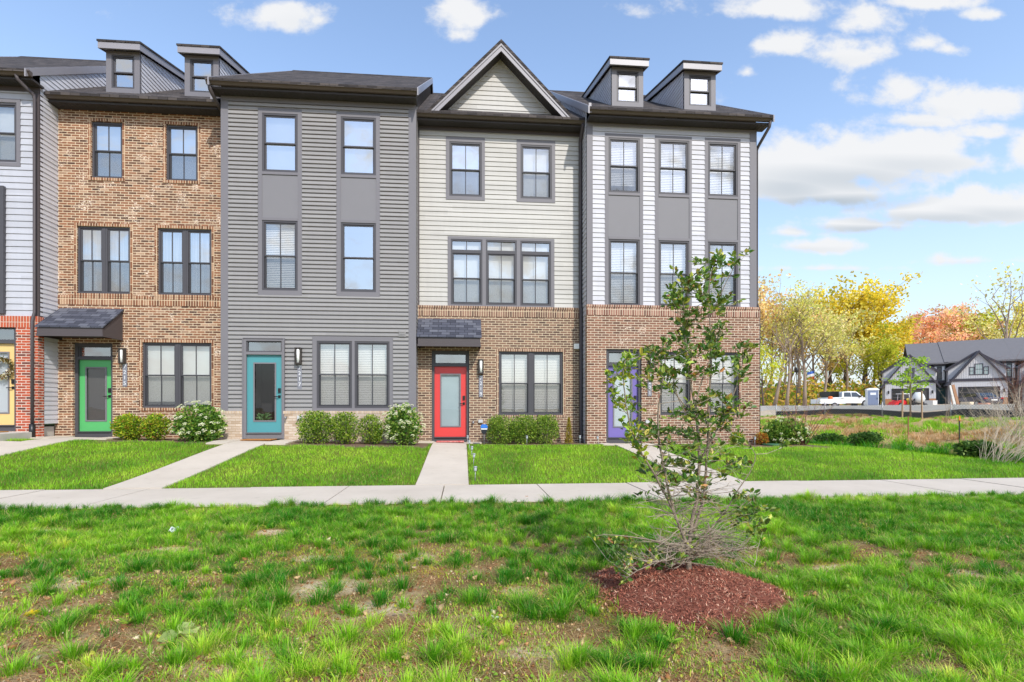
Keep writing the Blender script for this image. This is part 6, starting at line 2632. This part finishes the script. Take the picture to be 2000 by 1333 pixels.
def sedan():
    p = at_px(1909, 54)
    root = thing('sedan_car', p, 'dark sedan parked with its tail toward us before the right garage', 'car', None, ANG + math.radians(112))
    B = mat('car_paint_dark', rgb(66, 66, 86), .18, .05, spec=.7)
    # x forward
    loft([(-2.35, .5, .1), (-2.38, .92, .08), (-1.7, 1.02, .04), (1.1, .98, .02), (2.2, .78, .08), (2.35, .45, .14), (2.2, .28, .08), (-2.2, .3, .06)], .92).build('body', B, root, (0, 0, 0), .05)
    loft([(-1.75, .99, .08), (-.95, 1.42, .22), (.2, 1.45, .22), (1.15, .97, .06)], .92).build('cabin', B, root, (0, 0, 0), .03)
    m = MB(); m.face([(-1.74, -.72, 1.03), (-1.74, .72, 1.03), (-1.0, .62, 1.405), (-1.0, -.62, 1.405)]); m.v = [(x - .02, y, z + .02) for x, y, z in m.v]; m.build('rear_window', CARG, root)
    for sg in (-1, 1):
        m = MB()
        pts = [(-1.3, sg * .86, 1.04), (.9, sg * .88, 1.04), (.2, sg * .715, 1.40), (-.85, sg * .715, 1.38)]
        m.face(pts); m.build('side_window', CARG, root)
        m = MB(); m.box(-2.42, -2.33, sg * .55, sg * .84, .78, .92); m.build('tail_light', mat('tail_red', rgb(176, 30, 34), .2, .05), root)
    m = MB(); m.box(-2.43, -2.36, -.26, .26, .62, .76); m.build('number_plate', WHITEP, root)
    wheels(root, (-1.4, 1.4), .92, .33)


sedan()


def machine():
    p = at_px(1764, 57)
    root = thing('compact_loader', p, 'red and white compact loader parked behind the staked lime tree', 'loader', None, math.radians(8))
    root.scale = (.58, .6, .74)
    RED = mat('loader_red', rgb(206, 44, 48), .4, .06)
    m = loft([(-1.9, .5, .0), (-1.75, .95, .06), (-.3, 1.15, .06), (.2, 1.0, .04), (.3, .5, .0)], .6)
    m.build('bonnet', RED, root, (0, 0, 0), .04)
    m = MB()
    for x in (-.6, .75):
        for sg in (-1, 1): m.tube([(x, sg * .6, .9), (x * .9, sg * .55, 2.1)], .05, 6)
    m.box(-.85, .95, -.7, .7, 2.08, 2.18)
    m.build('cab_frame', mat('loader_white', rgb(226, 226, 224), .4, .04), root)
    m = MB(); m.box(-.3, .35, -.3, .3, .7, .9); m.box(.25, .38, -.3, .3, .9, 1.35); m.build('seat', BLACK, root)
    m = MB(); m.prism([(-2.9, .25), (-2.2, .25), (-2.1, .95), (-2.5, .6)], 1, -.8, .8); m.build('bucket', RED, root)
    m = MB()
    for sg in (-1, 1): m.tube([(-.4, sg * .68, 1.15), (-1.6, sg * .68, 1.1), (-2.2, sg * .68, .55)], .07, 6)
    m.build('lift_arm', RED, root)
    m = MB(); m.prism([(.4, .5), (2.2, .45), (2.1, .95), (1.4, 1.5), (.5, 1.1)], 1, -.5, .5); m.build('engine_deck', mat('loader_yellow', rgb(222, 190, 70), .5, .08), root, (0, 0, 0), .04)
    wheels(root, (-1.2,), .75, .42); wheels(root, (1.3,), .8, .6)
    q = at_px(1794, 56)
    r2 = thing('mobile_mixer', q, 'white wheeled mixer standing right of the red loader', 'mixer', None, math.radians(20))
    m = MB(); m.lathe((0, 0, 0), [(.2, .55), (.5, .7), (.6, 1.0), (.5, 1.35), (.28, 1.7), (.24, 1.7)], 16); m.build('drum', mat('mixer_white', rgb(214, 216, 214), .5, .08), r2)
    m = MB()
    for sg in (-1, 1): m.tube([(sg * .65, -.1, 0), (sg * .62, 0, 1.0)], .05, 6); m.tube([(sg * .65, .7, 0), (sg * .62, 0, 1.0)], .05, 6)
    m.box(-.65, .65, -.05, .05, .5, .58); m.build('stand', BLACK, r2)
    wheels(r2, (0.0,), .75, .25)


machine()

for px, d, tilt, c, lb in ((1866, 44, .10, (198, 196, 190), 'grey plank leaning against the garage of the second grey house'), (1873, 43, .16, (150, 112, 84), 'brown plank leaning beside the grey plank')):
    p = at_px(px, d)
    m = MB(); m.box(-.14, .14, -.03, .03, 0, 2.0)
    o = m.build('leaning_plank', mat('plank_%d' % px, rgb(*c), .8, .15, 5)); o.location = p; o.rotation_euler = (-.12, -tilt, .2)
    tag(o, lb, 'plank')
for px, d, w_, h, c, lb, nm in ((1889, 40, .36, .5, (214, 196, 168), 'tan carton on the ground in front of the sedan', 'carton'), (1922, 40, .34, .42, (206, 150, 130), 'pinkish carton right of the tan one', 'carton'),
                                (1818, 58, .5, .7, (216, 212, 206), 'white planter box at the left garage', 'planter_box')):
    p = at_px(px, d)
    m = MB(); m.box(-w_, w_, -w_ * .8, w_ * .8, 0, h); m.box(-w_ - .02, w_ + .02, -w_ * .8 - .02, w_ * .8 + .02, h - .06, h + .0) if nm != 'carton' else m.box(-.03, .03, -w_ * .8, w_ * .8, h, h + .004)
    o = m.build(nm, mat('box_%d' % px, rgb(*c), .8, .08, 3), None, (0, 0, 0), .01); o.location = p; o.rotation_euler = (0, 0, .5)
    tag(o, lb, 'box')


def flag():
    p = at_px(1591, 80)
    root = thing('site_flag', p, 'blue, white and orange flag on a thin pole among the trees', 'flag')
    m = MB(); m.tube([(0, 0, 0), (0, 0, 5.4)], .03, 6); m.build('flagpole', RIM, root)
    for k, c in enumerate(((70, 110, 200), (226, 228, 236), (226, 110, 60))):
        m = MB()
        for i in range(8):
            x0, x1 = -.04 - i * .13, -.04 - (i + 1) * .13
            y0, y1 = .10 * math.sin(i * .9), .10 * math.sin((i + 1) * .9)
            z = 5.3 - k * .42
            m.face([(x0, y0, z - .42 - i * .03), (x1, y1, z - .45 - i * .03), (x1, y1, z - .03 - i * .03), (x0, y0, z - i * .03)])
        m.build('flag_stripe', mat('flag_%d' % k, rgb(*c), .8, .04), root)


flag()


def lamp_post():
    p = at_px(1556, 70)
    root = thing('street_lamp', p, 'black street lamp post standing among the trees', 'street lamp')
    m = MB(); m.tube([(0, 0, 0), (0, 0, .5), (0, 0, 4.6)], [.10, .06, .05], 8); m.build('post', BLACK, root)
    m = MB(); m.lathe((0, 0, 4.6), [(.10, 0), (.22, .12), (.26, .6), (.1, .75)], 10); m.build('lamp_head', BLACK, root)


lamp_post()

# ------------------------------------------------------------------ trees
TLEAF = leaf_mat('tree_leaves', .6, .45, .2, (1.05, 1.12, 1.0, 1))
TBARK = mat('tree_bark', rgb(150, 132, 116), .95, .25, 1.5)
TBARKD = mat('tree_bark_dark', rgb(92, 78, 68), .95, .25, 1.5)


def make_tree(kind, h, spread, seed, cols, nleaf, leaf, bark, bare=.45, lean=0.0):
    """branching skeleton; leaves gather round the outer shoots in clumps with gaps between"""
    rr = random.Random(seed)
    trunk, limbs = MB(), MB()
    tips = []
    top = Vector((lean * h * .3 + rr.uniform(-.04, .04) * h, rr.uniform(-.04, .04) * h, h * .62))
    tr = h * .012 + .03
    mid = top * .5 + Vector((rr.uniform(-.02, .02) * h, 0, 0))
    trunk.tube([Vector((0, 0, -.3)), mid * .5, mid, top * .8, top], [tr * 1.5, tr * 1.05, tr * .9, tr * .65, tr * .45], 7)

    def grow(p, d, L, r, lev):
        P = [p]
        cur, dd = p.copy(), d.copy()
        for s in range(4):
            dd = (dd + Vector((rr.uniform(-1, 1), rr.uniform(-1, 1), rr.uniform(-.5, .8))) * .20).normalized()
            cur = cur + dd * L / 4
            P.append(cur.copy())
        limbs.tube(P, [r * (1 - .6 * i / 4) for i in range(5)], 5 if lev < 2 else 3, 0, False)
        if lev >= 3:
            tips.append(cur)
            return
        if lev >= 2: tips.append(P[2]); tips.append(cur)
        nb = rr.randint(2, 4) if lev < 2 else 2
        for i in range(nb):
            k = rr.choice((2, 3, 4, 4))
            a = rr.uniform(0, 6.283)
            nd = (dd + Vector((math.cos(a), math.sin(a), rr.uniform(-.15, .55))) * .85).normalized()
            grow(P[k], nd, L * rr.uniform(.55, .78), r * .5, lev + 1)

    n1 = rr.randint(6, 9)
    for i in range(n1):
        f = bare + (1 - bare) * (i + rr.random()) / n1
        p = top * min(1.0, f * 1.05) if f < .95 else top
        a = i * 2.4 + rr.uniform(-.5, .5)
        up = .35 + 1.1 * f
        d = Vector((math.cos(a) * spread, math.sin(a) * spread, up)).normalized()
        grow(p, d, h * .30 * rr.uniform(.8, 1.15) * (1.15 - .35 * f), tr * .5, 1)
    res = {'trunk': trunk, 'limbs': limbs}
    if nleaf:
        T = np.array([tuple(t) for t in tips])
        w = np.array([rr.random() ** .6 for _ in tips]); w /= w.sum()
        i = RN.choice(len(T), nleaf, p=w)
        P = T[i] + RN.normal(0, 1, (nleaf, 3)) * np.array([.040, .040, .026]) * h
        D = RN.normal(0, 1, (nleaf, 3))
        tone = RN.uniform(.72, 1.2, len(T))[i][:, None]
        C_ = mixcol(nleaf, cols, .2) * tone
        L = RN.uniform(.6, 1.3, nleaf) * leaf
        res['crown'] = (P, D, L, L * .34, C_)
    return res


YEL = [(4, (240, 214, 66)), (3, (246, 228, 104)), (2, (226, 200, 66)), (1, (206, 200, 76))]
PAL = [(3, (242, 232, 158)), (3, (234, 226, 130)), (2, (214, 216, 114)), (2, (246, 224, 164))]
PEACH = [(3, (250, 220, 160)), (2, (246, 204, 144)), (2, (248, 232, 172)), (1, (236, 190, 146))]
ORG = [(4, (250, 196, 164)), (3, (250, 210, 168)), (2, (246, 178, 150)), (2, (250, 222, 150))]
LIM = [(3, (206, 208, 66)), (3, (186, 200, 60)), (3, (232, 218, 86))]
KINDS = {
    'yellow': ('yellow leafed tree', YEL, 2600, .42, TBARKD, .45),
    'pale': ('pale yellow green airy tree', PAL, 1700, .36, TBARK, .40),
    'peach': ('peach coloured airy tree', PEACH, 1700, .38, TBARK, .40),
    'orange': ('orange red leafed tree', ORG, 2800, .40, TBARKD, .30),
    'lime': ('lime green leafed tree', LIM, 2200, .40, TBARKD, .30),
    'bare': ('nearly bare grey tree', PAL, 160, .30, TBARK, .35),
}


def tree_at(kind, px, d, h, spread, seed, label, lean=0.0, leafk=1.0):
    base, cols, nl, lf, bark, bare = KINDS[kind]
    t = make_tree(kind, h, spread, seed, cols, int(nl * leafk), lf * h / 15, bark, bare, lean)
    root = thing('deciduous_tree', at_px(px, d), label, 'tree', 'trees beyond the building site')
    t['trunk'].build('trunk', bark, root)
    t['limbs'].build('branches', bark, root)
    if 'crown' in t:
        leaves_obj('crown', *t['crown'], TLEAF, root)
    return root


TREES = [  # kind, px, distance, height, spread, label, lean, leaf
    ('peach', 1482, 78, 18.0, .55, 'peach coloured tree just clear of the end house wall', 0, 1.2),
    ('peach', 1500, 84, 15.5, .55, 'second peach coloured tree from the end house wall', .1, 1.2),
    ('lime', 1492, 66, 8.0, .6, 'short lime green tree beside the end house wall', 0, 1.0),
    ('bare', 1512, 72, 15.0, .45, 'tall bare leaning tree near the end house', .25, .6),
    ('pale', 1528, 80, 14.5, .5, 'slim white trunked tree left of the street lamp', .1, .7),
    ('bare', 1536, 70, 13.0, .5, 'bare forked tree left of the street lamp', 0, .8),
    ('peach', 1548, 88, 13.0, .6, 'low peach coloured tree behind the street lamp', 0, 1.0),
    ('pale', 1560, 76, 16.0, .38, 'tall narrow pale olive tree above the street lamp', 0, .8),
    ('pale', 1572, 72, 15.2, .5, 'tall pale tree with a thick twisted grey trunk', .05, .9),
    ('peach', 1590, 82, 14.2, .6, 'peach tinted airy tree behind the blue and orange flag', 0, 1.2),
    ('yellow', 1615, 86, 18.8, .62, 'bright yellow crowned tall tree over the flag', 0, 1.0),
    ('pale', 1608, 74, 12.0, .65, 'pale forked tree above the white trailer', 0, 1.2),
    ('yellow', 1648, 84, 18.6, .6, 'tallest yellow tree, above the pickup', .1, .85),
    ('lime', 1628, 92, 10.5, .7, 'bushy lime green tree behind the pickup', 0, 1.3),
    ('pale', 1654, 78, 13.0, .6, 'pale yellow tree right of the pickup cab', 0, 1.3),
    ('yellow', 1682, 88, 18.2, .62, 'spreading yellow tree behind the portable toilet', .15, 1.1),
    ('lime', 1690, 80, 11.0, .65, 'lime green tree right behind the portable toilet', 0, 1.2),
    ('yellow', 1706, 86, 14.6, .62, 'deep yellow tree left of the grey houses', .1, 1.3),
    ('yellow', 1730, 92, 13.0, .65, 'golden tree touching the roof of the left grey house', .1, 1.4),
    ('lime', 1716, 76, 8.5, .6, 'low green tree beside the left garage', 0, 1.3),
    ('bare', 1786, 100, 12.5, .5, 'small bare tree left of the orange red one', 0, .5),
    ('orange', 1824, 98, 17.0, .55, 'orange red tree rising over the grey roofs', 0, 1.4),
    ('orange', 1846, 104, 17.8, .6, 'orange tree right of the orange red one', 0, 1.2),
    ('yellow', 1868, 108, 19.0, .6, 'yellow tree in the middle above the grey roofs', 0, 1.2),
    ('pale', 1898, 104, 18.0, .55, 'pale olive tree above the second grey roof', 0, 1.3),
    ('lime', 1926, 100, 17.0, .6, 'lime green tree above the second grey roof', 0, 1.1),
    ('bare', 1966, 84, 21.0, .5, 'tall thin leaved bare tree above the right grey roof', 0, 3.0),
    ('pale', 1952, 98, 16.5, .6, 'pale green tree under the tall bare one', 0, 1.3),
    ('yellow', 1992, 100, 18.5, .6, 'yellow green tree at the right edge of the photo', 0, 1.2),
]
for i, (kd, px, d, h, sp, lb, ln, lk) in enumerate(TREES):
    tree_at(kd, px, d, h, sp, 100 + i, lb, ln, lk)


def undergrowth():
    n = 9000
    px = 1470 + RN.random(n) * 290
    d = 74 + RN.random(n) * 34
    x = (px - PX) / F * d
    q = fbm(x * .35, d * .35, 3)
    h = RN.random(n) ** 1.4 * (1.0 + 4.5 * q)
    z = gz(x, d) + h
    P = np.stack([x, d, z], -1)
    L = RN.uniform(.3, .7, n)
    o = leaves_obj('woodland_undergrowth', P, RN.normal(0, 1, (n, 3)), L, L * .35, mixcol(n, [(3, (206, 196, 70)), (3, (140, 168, 60)), (3, (240, 204, 110)), (2, (226, 176, 106))], .25), TLEAF)
    tag(o, 'tangled yellow green undergrowth at the foot of the trees', 'undergrowth', None, 'stuff')


undergrowth()


# ------------------------------------------------------------------ nearer: staked lime tree, sapling, brush, posts
def lime_tree():
    p = at_px(1778, 21.5)
    root = thing('lime_sapling', p, 'young lime green tree tied between two wooden stakes', 'tree')
    rr = random.Random(9)
    m = MB(); m.tube([(0, 0, -.1), (.01, 0, 1.3), (-.02, 0, 2.6)], [.035, .028, .012], 7); m.build('trunk', BARK, root)
    b = MB(); P, D = [], []
    for i in range(22):
        z = rr.uniform(1.15, 2.5); a = rr.uniform(0, 6.283); L = rr.uniform(.3, .75) * (1.25 - .35 * (z - 1.1))
        e = Vector((math.cos(a) * L, math.sin(a) * L, z + L * rr.uniform(.1, .5)))
        s = Vector((0, 0, z))
        b.tube([s, (s + e) / 2 + Vector((0, 0, -.04)), e], [.009, .006, .003], 5)
        for k in range(26):
            f = rr.uniform(.35, 1.05)
            q = s.lerp(e, f) + Vector((rr.gauss(0, 1), rr.gauss(0, 1), rr.gauss(0, 1))) * .065
            P.append(tuple(q)); D.append((rr.uniform(-1, 1), rr.uniform(-1, 1), rr.uniform(-1, .4)))
    b.build('branches', BARK, root)
    n = len(P)
    leaves_obj('crown', P, D, RN.uniform(.07, .13, n), RN.uniform(.025, .045, n), mixcol(n, [(4, (186, 214, 70)), (3, (160, 196, 56)), (1, (120, 160, 50))], .15), TLEAF, root)
    for px, lb in ((1762, 'wooden stake left of the young lime green tree'), (1801, 'wooden stake right of the young lime green tree')):
        q = at_px(px, 21.3)
        m = MB(); m.box(-.022, .022, -.022, .022, -.2, 1.16); m.prism([(-.022, 1.16), (.022, 1.16), (0, 1.20)], 1, -.022, .022)
        o = m.build('tree_stake', mat('stake_wood', rgb(170, 146, 118), .9, .15, 6)); o.location = q; o.rotation_euler = (0, .03 if px < 1780 else -.02, .3)
        tag(o, lb, 'stake', 'stakes of the young lime tree')


lime_tree()


def twiggy(name, px, d, label, cat, h, spread, n, m_, bias=(0, 0), arch=.0, leafcol=None, seed=1, rad=.008, rs=.06):
    p = at_px(px, d)
    root = thing(name, p, label, cat)
    rr = random.Random(seed)
    m = MB(); P, D = [], []
    for i in range(n):
        a = rr.uniform(0, 6.283)
        r = spread * math.sqrt(rr.random())
        e = Vector((math.cos(a) * r + bias[0], math.sin(a) * r + bias[1], h * rr.uniform(.5, 1.05)))
        s = Vector((rr.uniform(-rs, rs), rr.uniform(-rs, rs), -.05 - rs * .3))
        e = e + s
        mid = s.lerp(e, .55) + Vector((0, 0, h * arch)) + Vector((rr.uniform(-1, 1), rr.uniform(-1, 1), 0)) * .06 * h
        m.tube([s, mid, e], [rad, rad * .7, rad * .25], 4)
        for k in range(4):
            q = mid.lerp(e, rr.random())
            f = q + Vector((rr.uniform(-1, 1), rr.uniform(-1, 1), rr.uniform(-.3, 1))) * h * .16
            m.tube([q, f], [rad * .4, rad * .15], 3, 0, False)
            P.append(tuple(f)); D.append((rr.uniform(-1, 1), rr.uniform(-1, 1), rr.uniform(-.5, 1)))
    m.build('stems', m_, root)
    if leafcol:
        k = len(P)
        leaves_obj('leaf_buds', P, D, RN.uniform(.03, .05, k), RN.uniform(.012, .018, k), mixcol(k, leafcol, .2), SHRUBM, root)
    return root


twiggy('bare_sapling', 1567, 14.9, 'reddish bare sapling spreading above the lawn edge beside the end house', 'sapling', 1.5, .8, 26, mat('red_twig', rgb(140, 96, 84), .9, .15, 8), (0, 0), .02, [(1, (190, 176, 90))], 3, .010)
twiggy('dry_shrub', 1846, 19.0, 'bare grey seedling on the bank before the fence', 'shrub', 1.0, .4, 9, TWIG, (.1, 0), .05, None, 5, .006)
twiggy('red_brush', 1990, 19.5, 'dark reddish bare bush at the right edge behind the pale brush', 'shrub', 2.3, 1.0, 60, mat('brush_red', rgb(120, 84, 72), .9, .2, 8), (0, 0), .06, None, 6, .008)
STRAWM = mat('dead_stems', rgb(196, 180, 158), .9, .25, 5)
twiggy('dead_brush', 1950, 11.9, 'arching heap of pale dead stems at the right edge of the lawn', 'brush', 1.05, .62, 70, STRAWM, (.75, .1), .10, None, 7, .007, .38)
twiggy('dead_brush', 1990, 13.6, 'tangle of pale dead stems cut by the right edge', 'brush', 1.85, 1.15, 130, STRAWM, (.1, .3), .0, None, 8, .006, .5)

for px, d, h, c, lb in ((1874, 14.2, .80, (52, 50, 48), 'dark metal post with an orange top on the bank'), (1774, 15.6, .78, (140, 90, 72), 'rusty metal post standing in the ditch below the lime tree')):
    p = at_px(px, d)
    root = thing('metal_post', p, lb, 'post', 'metal posts on the bank')
    m = MB(); m.box(-.014, .014, -.004, .004, -.2, h); m.box(-.004, .004, .004, .022, -.2, h); m.build('post_shaft', mat('post_%d' % px, rgb(*c), .7, .15, 8), root)
    if px == 1874:
        m = MB(); m.box(-.018, .018, -.009, -.0045, h - .12, h); m.build('orange_top', mat('tape_orange', rgb(232, 140, 40), .6, .08), root)

# tall green weed clump in front of the brush
shrub('weed_clump', 1905, 880, 11.6, .9, .34, .5, [(3, (96, 128, 66)), (2, (70, 104, 50)), (1, (140, 160, 90))], 'blue green weed clump at the lawn edge left of the dead brush', 'weed', None, 520, .09, seed=21, loose=.4)
# ================================================================== CAMERA, SUN, SKY
sc = bpy.context.scene
cam = bpy.data.cameras.new('camera')
cam.sensor_width = 36.0
cam.lens = 36.0 * F / 2000.0
cam.shift_x = (1000 - PX) / 2000.0
cam.shift_y = (PY - 666.5) / 2000.0
cam.clip_start = 0.05
cam.clip_end = 6000
co = bpy.data.objects.new('camera', cam)
co.location = (0, 0, CAMZ)
co.rotation_euler = (math.pi / 2, 0, 0)
COL.objects.link(co)
sc.camera = co

SUN_AZ, SUN_EL = math.radians(152), math.radians(43)      # clockwise from +Y: behind the camera, to its right
sd = Vector((math.sin(SUN_AZ) * math.cos(SUN_EL), math.cos(SUN_AZ) * math.cos(SUN_EL), math.sin(SUN_EL)))
sl = bpy.data.lights.new('sun', 'SUN')
sl.energy = 3.2
sl.angle = math.radians(1.2)
sl.color = (1.0, 0.955, 0.88)
so = bpy.data.objects.new('sun', sl)
so.rotation_euler = sd.to_track_quat('Z', 'Y').to_euler()
so.location = (5, -5, 20)
COL.objects.link(so)


def world():
    w = bpy.data.worlds.new('World')
    sc.world = w
    w.use_nodes = True
    t = w.node_tree
    t.nodes.clear()
    L = t.links.new

    def nd(typ):
        return t.nodes.new(typ)

    def mth(op, a, b=0.0, c=0.0, clamp=False):
        n = nd('ShaderNodeMath'); n.operation = op; n.use_clamp = clamp
        for i, v in enumerate((a, b, c)):
            if isinstance(v, bpy.types.NodeSocket): L(v, n.inputs[i])
            else: n.inputs[i].default_value = v
        return n.outputs[0]

    sky = nd('ShaderNodeTexSky')
    sky.sky_type = 'NISHITA'
    sky.sun_disc = False
    sky.sun_elevation = SUN_EL
    sky.sun_rotation = SUN_AZ
    sky.altitude = 60
    sky.air_density = 1.0
    sky.dust_density = 0.6
    sky.ozone_density = 1.6
    tc = nd('ShaderNodeTexCoord')
    d = tc.outputs['Generated']
    sx = nd('ShaderNodeSeparateXYZ'); L(d, sx.inputs[0])
    x, y, z = sx.outputs
    # sky seen as a far upright sheet of air: sideways and upward slopes of the direction
    ay = mth('MAXIMUM', mth('ABSOLUTE', y), 0.22)
    az = mth('DIVIDE', x, ay)
    el = mth('DIVIDE', z, ay)
    front = mth('GREATER_THAN', y, 0.0)
    mp = nd('ShaderNodeCombineXYZ')
    L(az, mp.inputs[0]); L(mth('MULTIPLY', el, 1.35), mp.inputs[1]); L(mth('MULTIPLY', front, 7.3), mp.inputs[2])
    n1 = nd('ShaderNodeTexNoise'); L(mp.outputs[0], n1.inputs['Vector'])
    n1.inputs['Scale'].default_value = 8.0; n1.inputs['Detail'].default_value = 7.0; n1.inputs['Roughness'].default_value = 0.58
    n1.inputs['Distortion'].default_value = 0.1
    n2 = nd('ShaderNodeTexNoise'); L(mp.outputs[0], n2.inputs['Vector'])
    n2.inputs['Scale'].default_value = 2.6; n2.inputs['Detail'].default_value = 5.0; n2.inputs['Roughness'].default_value = 0.5
    acc, shade = None, None
    # (px, py, rx, ry, strength, flat_base)
    for (px, py, rx, ry, s, fl) in CLOUDS:
        da = mth('DIVIDE', mth('SUBTRACT', az, (px - PX) / F), rx / F)
        de = mth('DIVIDE', mth('SUBTRACT', el, (PY - py) / F), ry / F)
        de = mth('MAXIMUM', de, mth('MULTIPLY', de, -1.5))       # flatter bases
        dl = mth('DIVIDE', mth('SUBTRACT', el, (PY - py) / F), ry / F)
        dd = mth('SQRT', mth('ADD', mth('MULTIPLY', da, da), mth('MULTIPLY', de, de)))
        g = mth('MULTIPLY', mth('SUBTRACT', 1.25, dd, clamp=False), s)
        g = mth('MAXIMUM', g, -0.35)
        acc = g if acc is None else mth('MAXIMUM', acc, g)
        if fl:
            sh = mth('MULTIPLY', mth('MULTIPLY', mth('SUBTRACT', 0.15, dl), mth('SUBTRACT', 1.35, dd, clamp=True), clamp=True), fl)
            shade = sh if shade is None else mth('MAXIMUM', shade, sh)
    acc = mth('ADD', mth('MULTIPLY', mth('ADD', acc, 0.35), front), -0.35)
    # unseen clouds added behind the camera for window reflections and whiter fill
    back = mth('MULTIPLY', mth('MULTIPLY', mth('SUBTRACT', 0.2, y), 2.0, clamp=True), 0.42)
    acc = mth('MAXIMUM', acc, mth('ADD', mth('SUBTRACT', back, 0.35), mth('MULTIPLY', mth('SUBTRACT', n2.outputs['Fac'], 0.5), 0.9)))
    dens = mth('ADD', acc, mth('MULTIPLY', mth('SUBTRACT', n1.outputs['Fac'], 0.5), 2.15))
    rp = nd('ShaderNodeValToRGB')
    L(dens, rp.inputs[0])
    rp.color_ramp.interpolation = 'EASE'
    rp.color_ramp.elements[0].position = 0.0
    rp.color_ramp.elements[1].position = 0.46
    m = mth('MULTIPLY', rp.outputs[0], 0.97)
    # no clouds below the horizon
    m = mth('MULTIPLY', m, mth('MULTIPLY', z, 30.0, clamp=True))
    # cloud brightness: soft grey bases
    cm = nd('ShaderNodeMix'); cm.data_type = 'RGBA'
    shv = mth('ADD', shade, mth('MULTIPLY', mth('SUBTRACT', n2.outputs['Fac'], 0.55), 0.5), clamp=True)
    L(shv, cm.inputs[0])
    cm.inputs[6].default_value = CLOUD_LIT
    cm.inputs[7].default_value = CLOUD_DIM
    # pale haze low in the sky, bluer above
    hz = mth('POWER', mth('SUBTRACT', 1.0, mth('MULTIPLY', z, 1.0, clamp=True)), 4.0)
    sk2 = nd('ShaderNodeMix'); sk2.data_type = 'RGBA'
    L(mth('MULTIPLY', hz, HAZE_AMT), sk2.inputs[0])
    tint = nd('ShaderNodeMix'); tint.data_type = 'RGBA'; tint.blend_type = 'MULTIPLY'
    tint.inputs[0].default_value = 1.0
    L(sky.outputs[0], tint.inputs[6]); tint.inputs[7].default_value = SKY_TINT
    L(tint.outputs[2], sk2.inputs[6]); sk2.inputs[7].default_value = HAZE_COL
    fm = nd('ShaderNodeMix'); fm.data_type = 'RGBA'
    L(m, fm.inputs[0]); L(sk2.outputs[2], fm.inputs[6]); L(cm.outputs[2], fm.inputs[7])
    bg = nd('ShaderNodeBackground')
    bg.inputs[1].default_value = SKY_STR
    L(fm.outputs[2], bg.inputs[0])
    o = nd('ShaderNodeOutputWorld')
    L(bg.outputs[0], o.inputs[0])


SKY_STR = 0.12
SKY_TINT = (2.25, 2.2, 2.15, 1)
HAZE_AMT = 0.97
HAZE_COL = (5.0, 5.4, 5.85, 1)
CLOUD_LIT = (6.4, 6.45, 6.55, 1)
CLOUD_DIM = (3.5, 4.0, 4.5, 1)
CLOUDS = [
    (1640, 325, 190, 66, .68, 1.5), (1780, 305, 150, 52, .66, 1.0), (1540, 345, 110, 66, .66, 1.7), (1620, 380, 180, 44, .62, 2.4), (1890, 320, 90, 34, .5, .3),
    (1830, 415, 200, 36, .70, 1.5), (1960, 405, 110, 44, .66, 1.2), (1690, 440, 140, 24, .55, 1.8),
    (1530, 92, 90, 36, .62, .2), (1620, 106, 95, 34, .58, .3), (1700, 100, 40, 30, .35, 0), (1480, 20, 200, 28, .42, .0), (1690, 40, 60, 40, .40, 0), (1800, 5, 110, 16, .35, 0),
    (1760, 185, 60, 40, .52, .1), (1850, 205, 90, 44, .58, .3), (1955, 200, 80, 42, .58, .2), (1800, 235, 80, 22, .4, .4), (2010, 300, 60, 44, .5, .2), (1930, 262, 90, 16, .3, .2),
    (1810, 85, 40, 20, .33, 0), (1850, 95, 30, 14, .3, 0), (1545, 455, 70, 16, .45, .3), (1590, 482, 110, 18, .5, .5), (1950, 510, 160, 14, .42, .5), (1610, 525, 130, 9, .38, .3),
    (555, 30, 95, 46, .52, .2), (620, 40, 40, 24, .4, 0), (920, 30, 62, 46, .52, .1), (900, 70, 40, 20, .3, 0), (1940, 28, 40, 14, .35, 0), (1460, 140, 20, 14, .35, 0),
]
world()

sc.view_settings.view_transform = 'Standard'
sc.view_settings.look = 'None'
sc.view_settings.gamma = 1.0
sc.view_settings.exposure = 0.25
sc.cycles.max_bounces = 8
sc.cycles.transparent_max_bounces = 24
sc.cycles.use_denoising = True
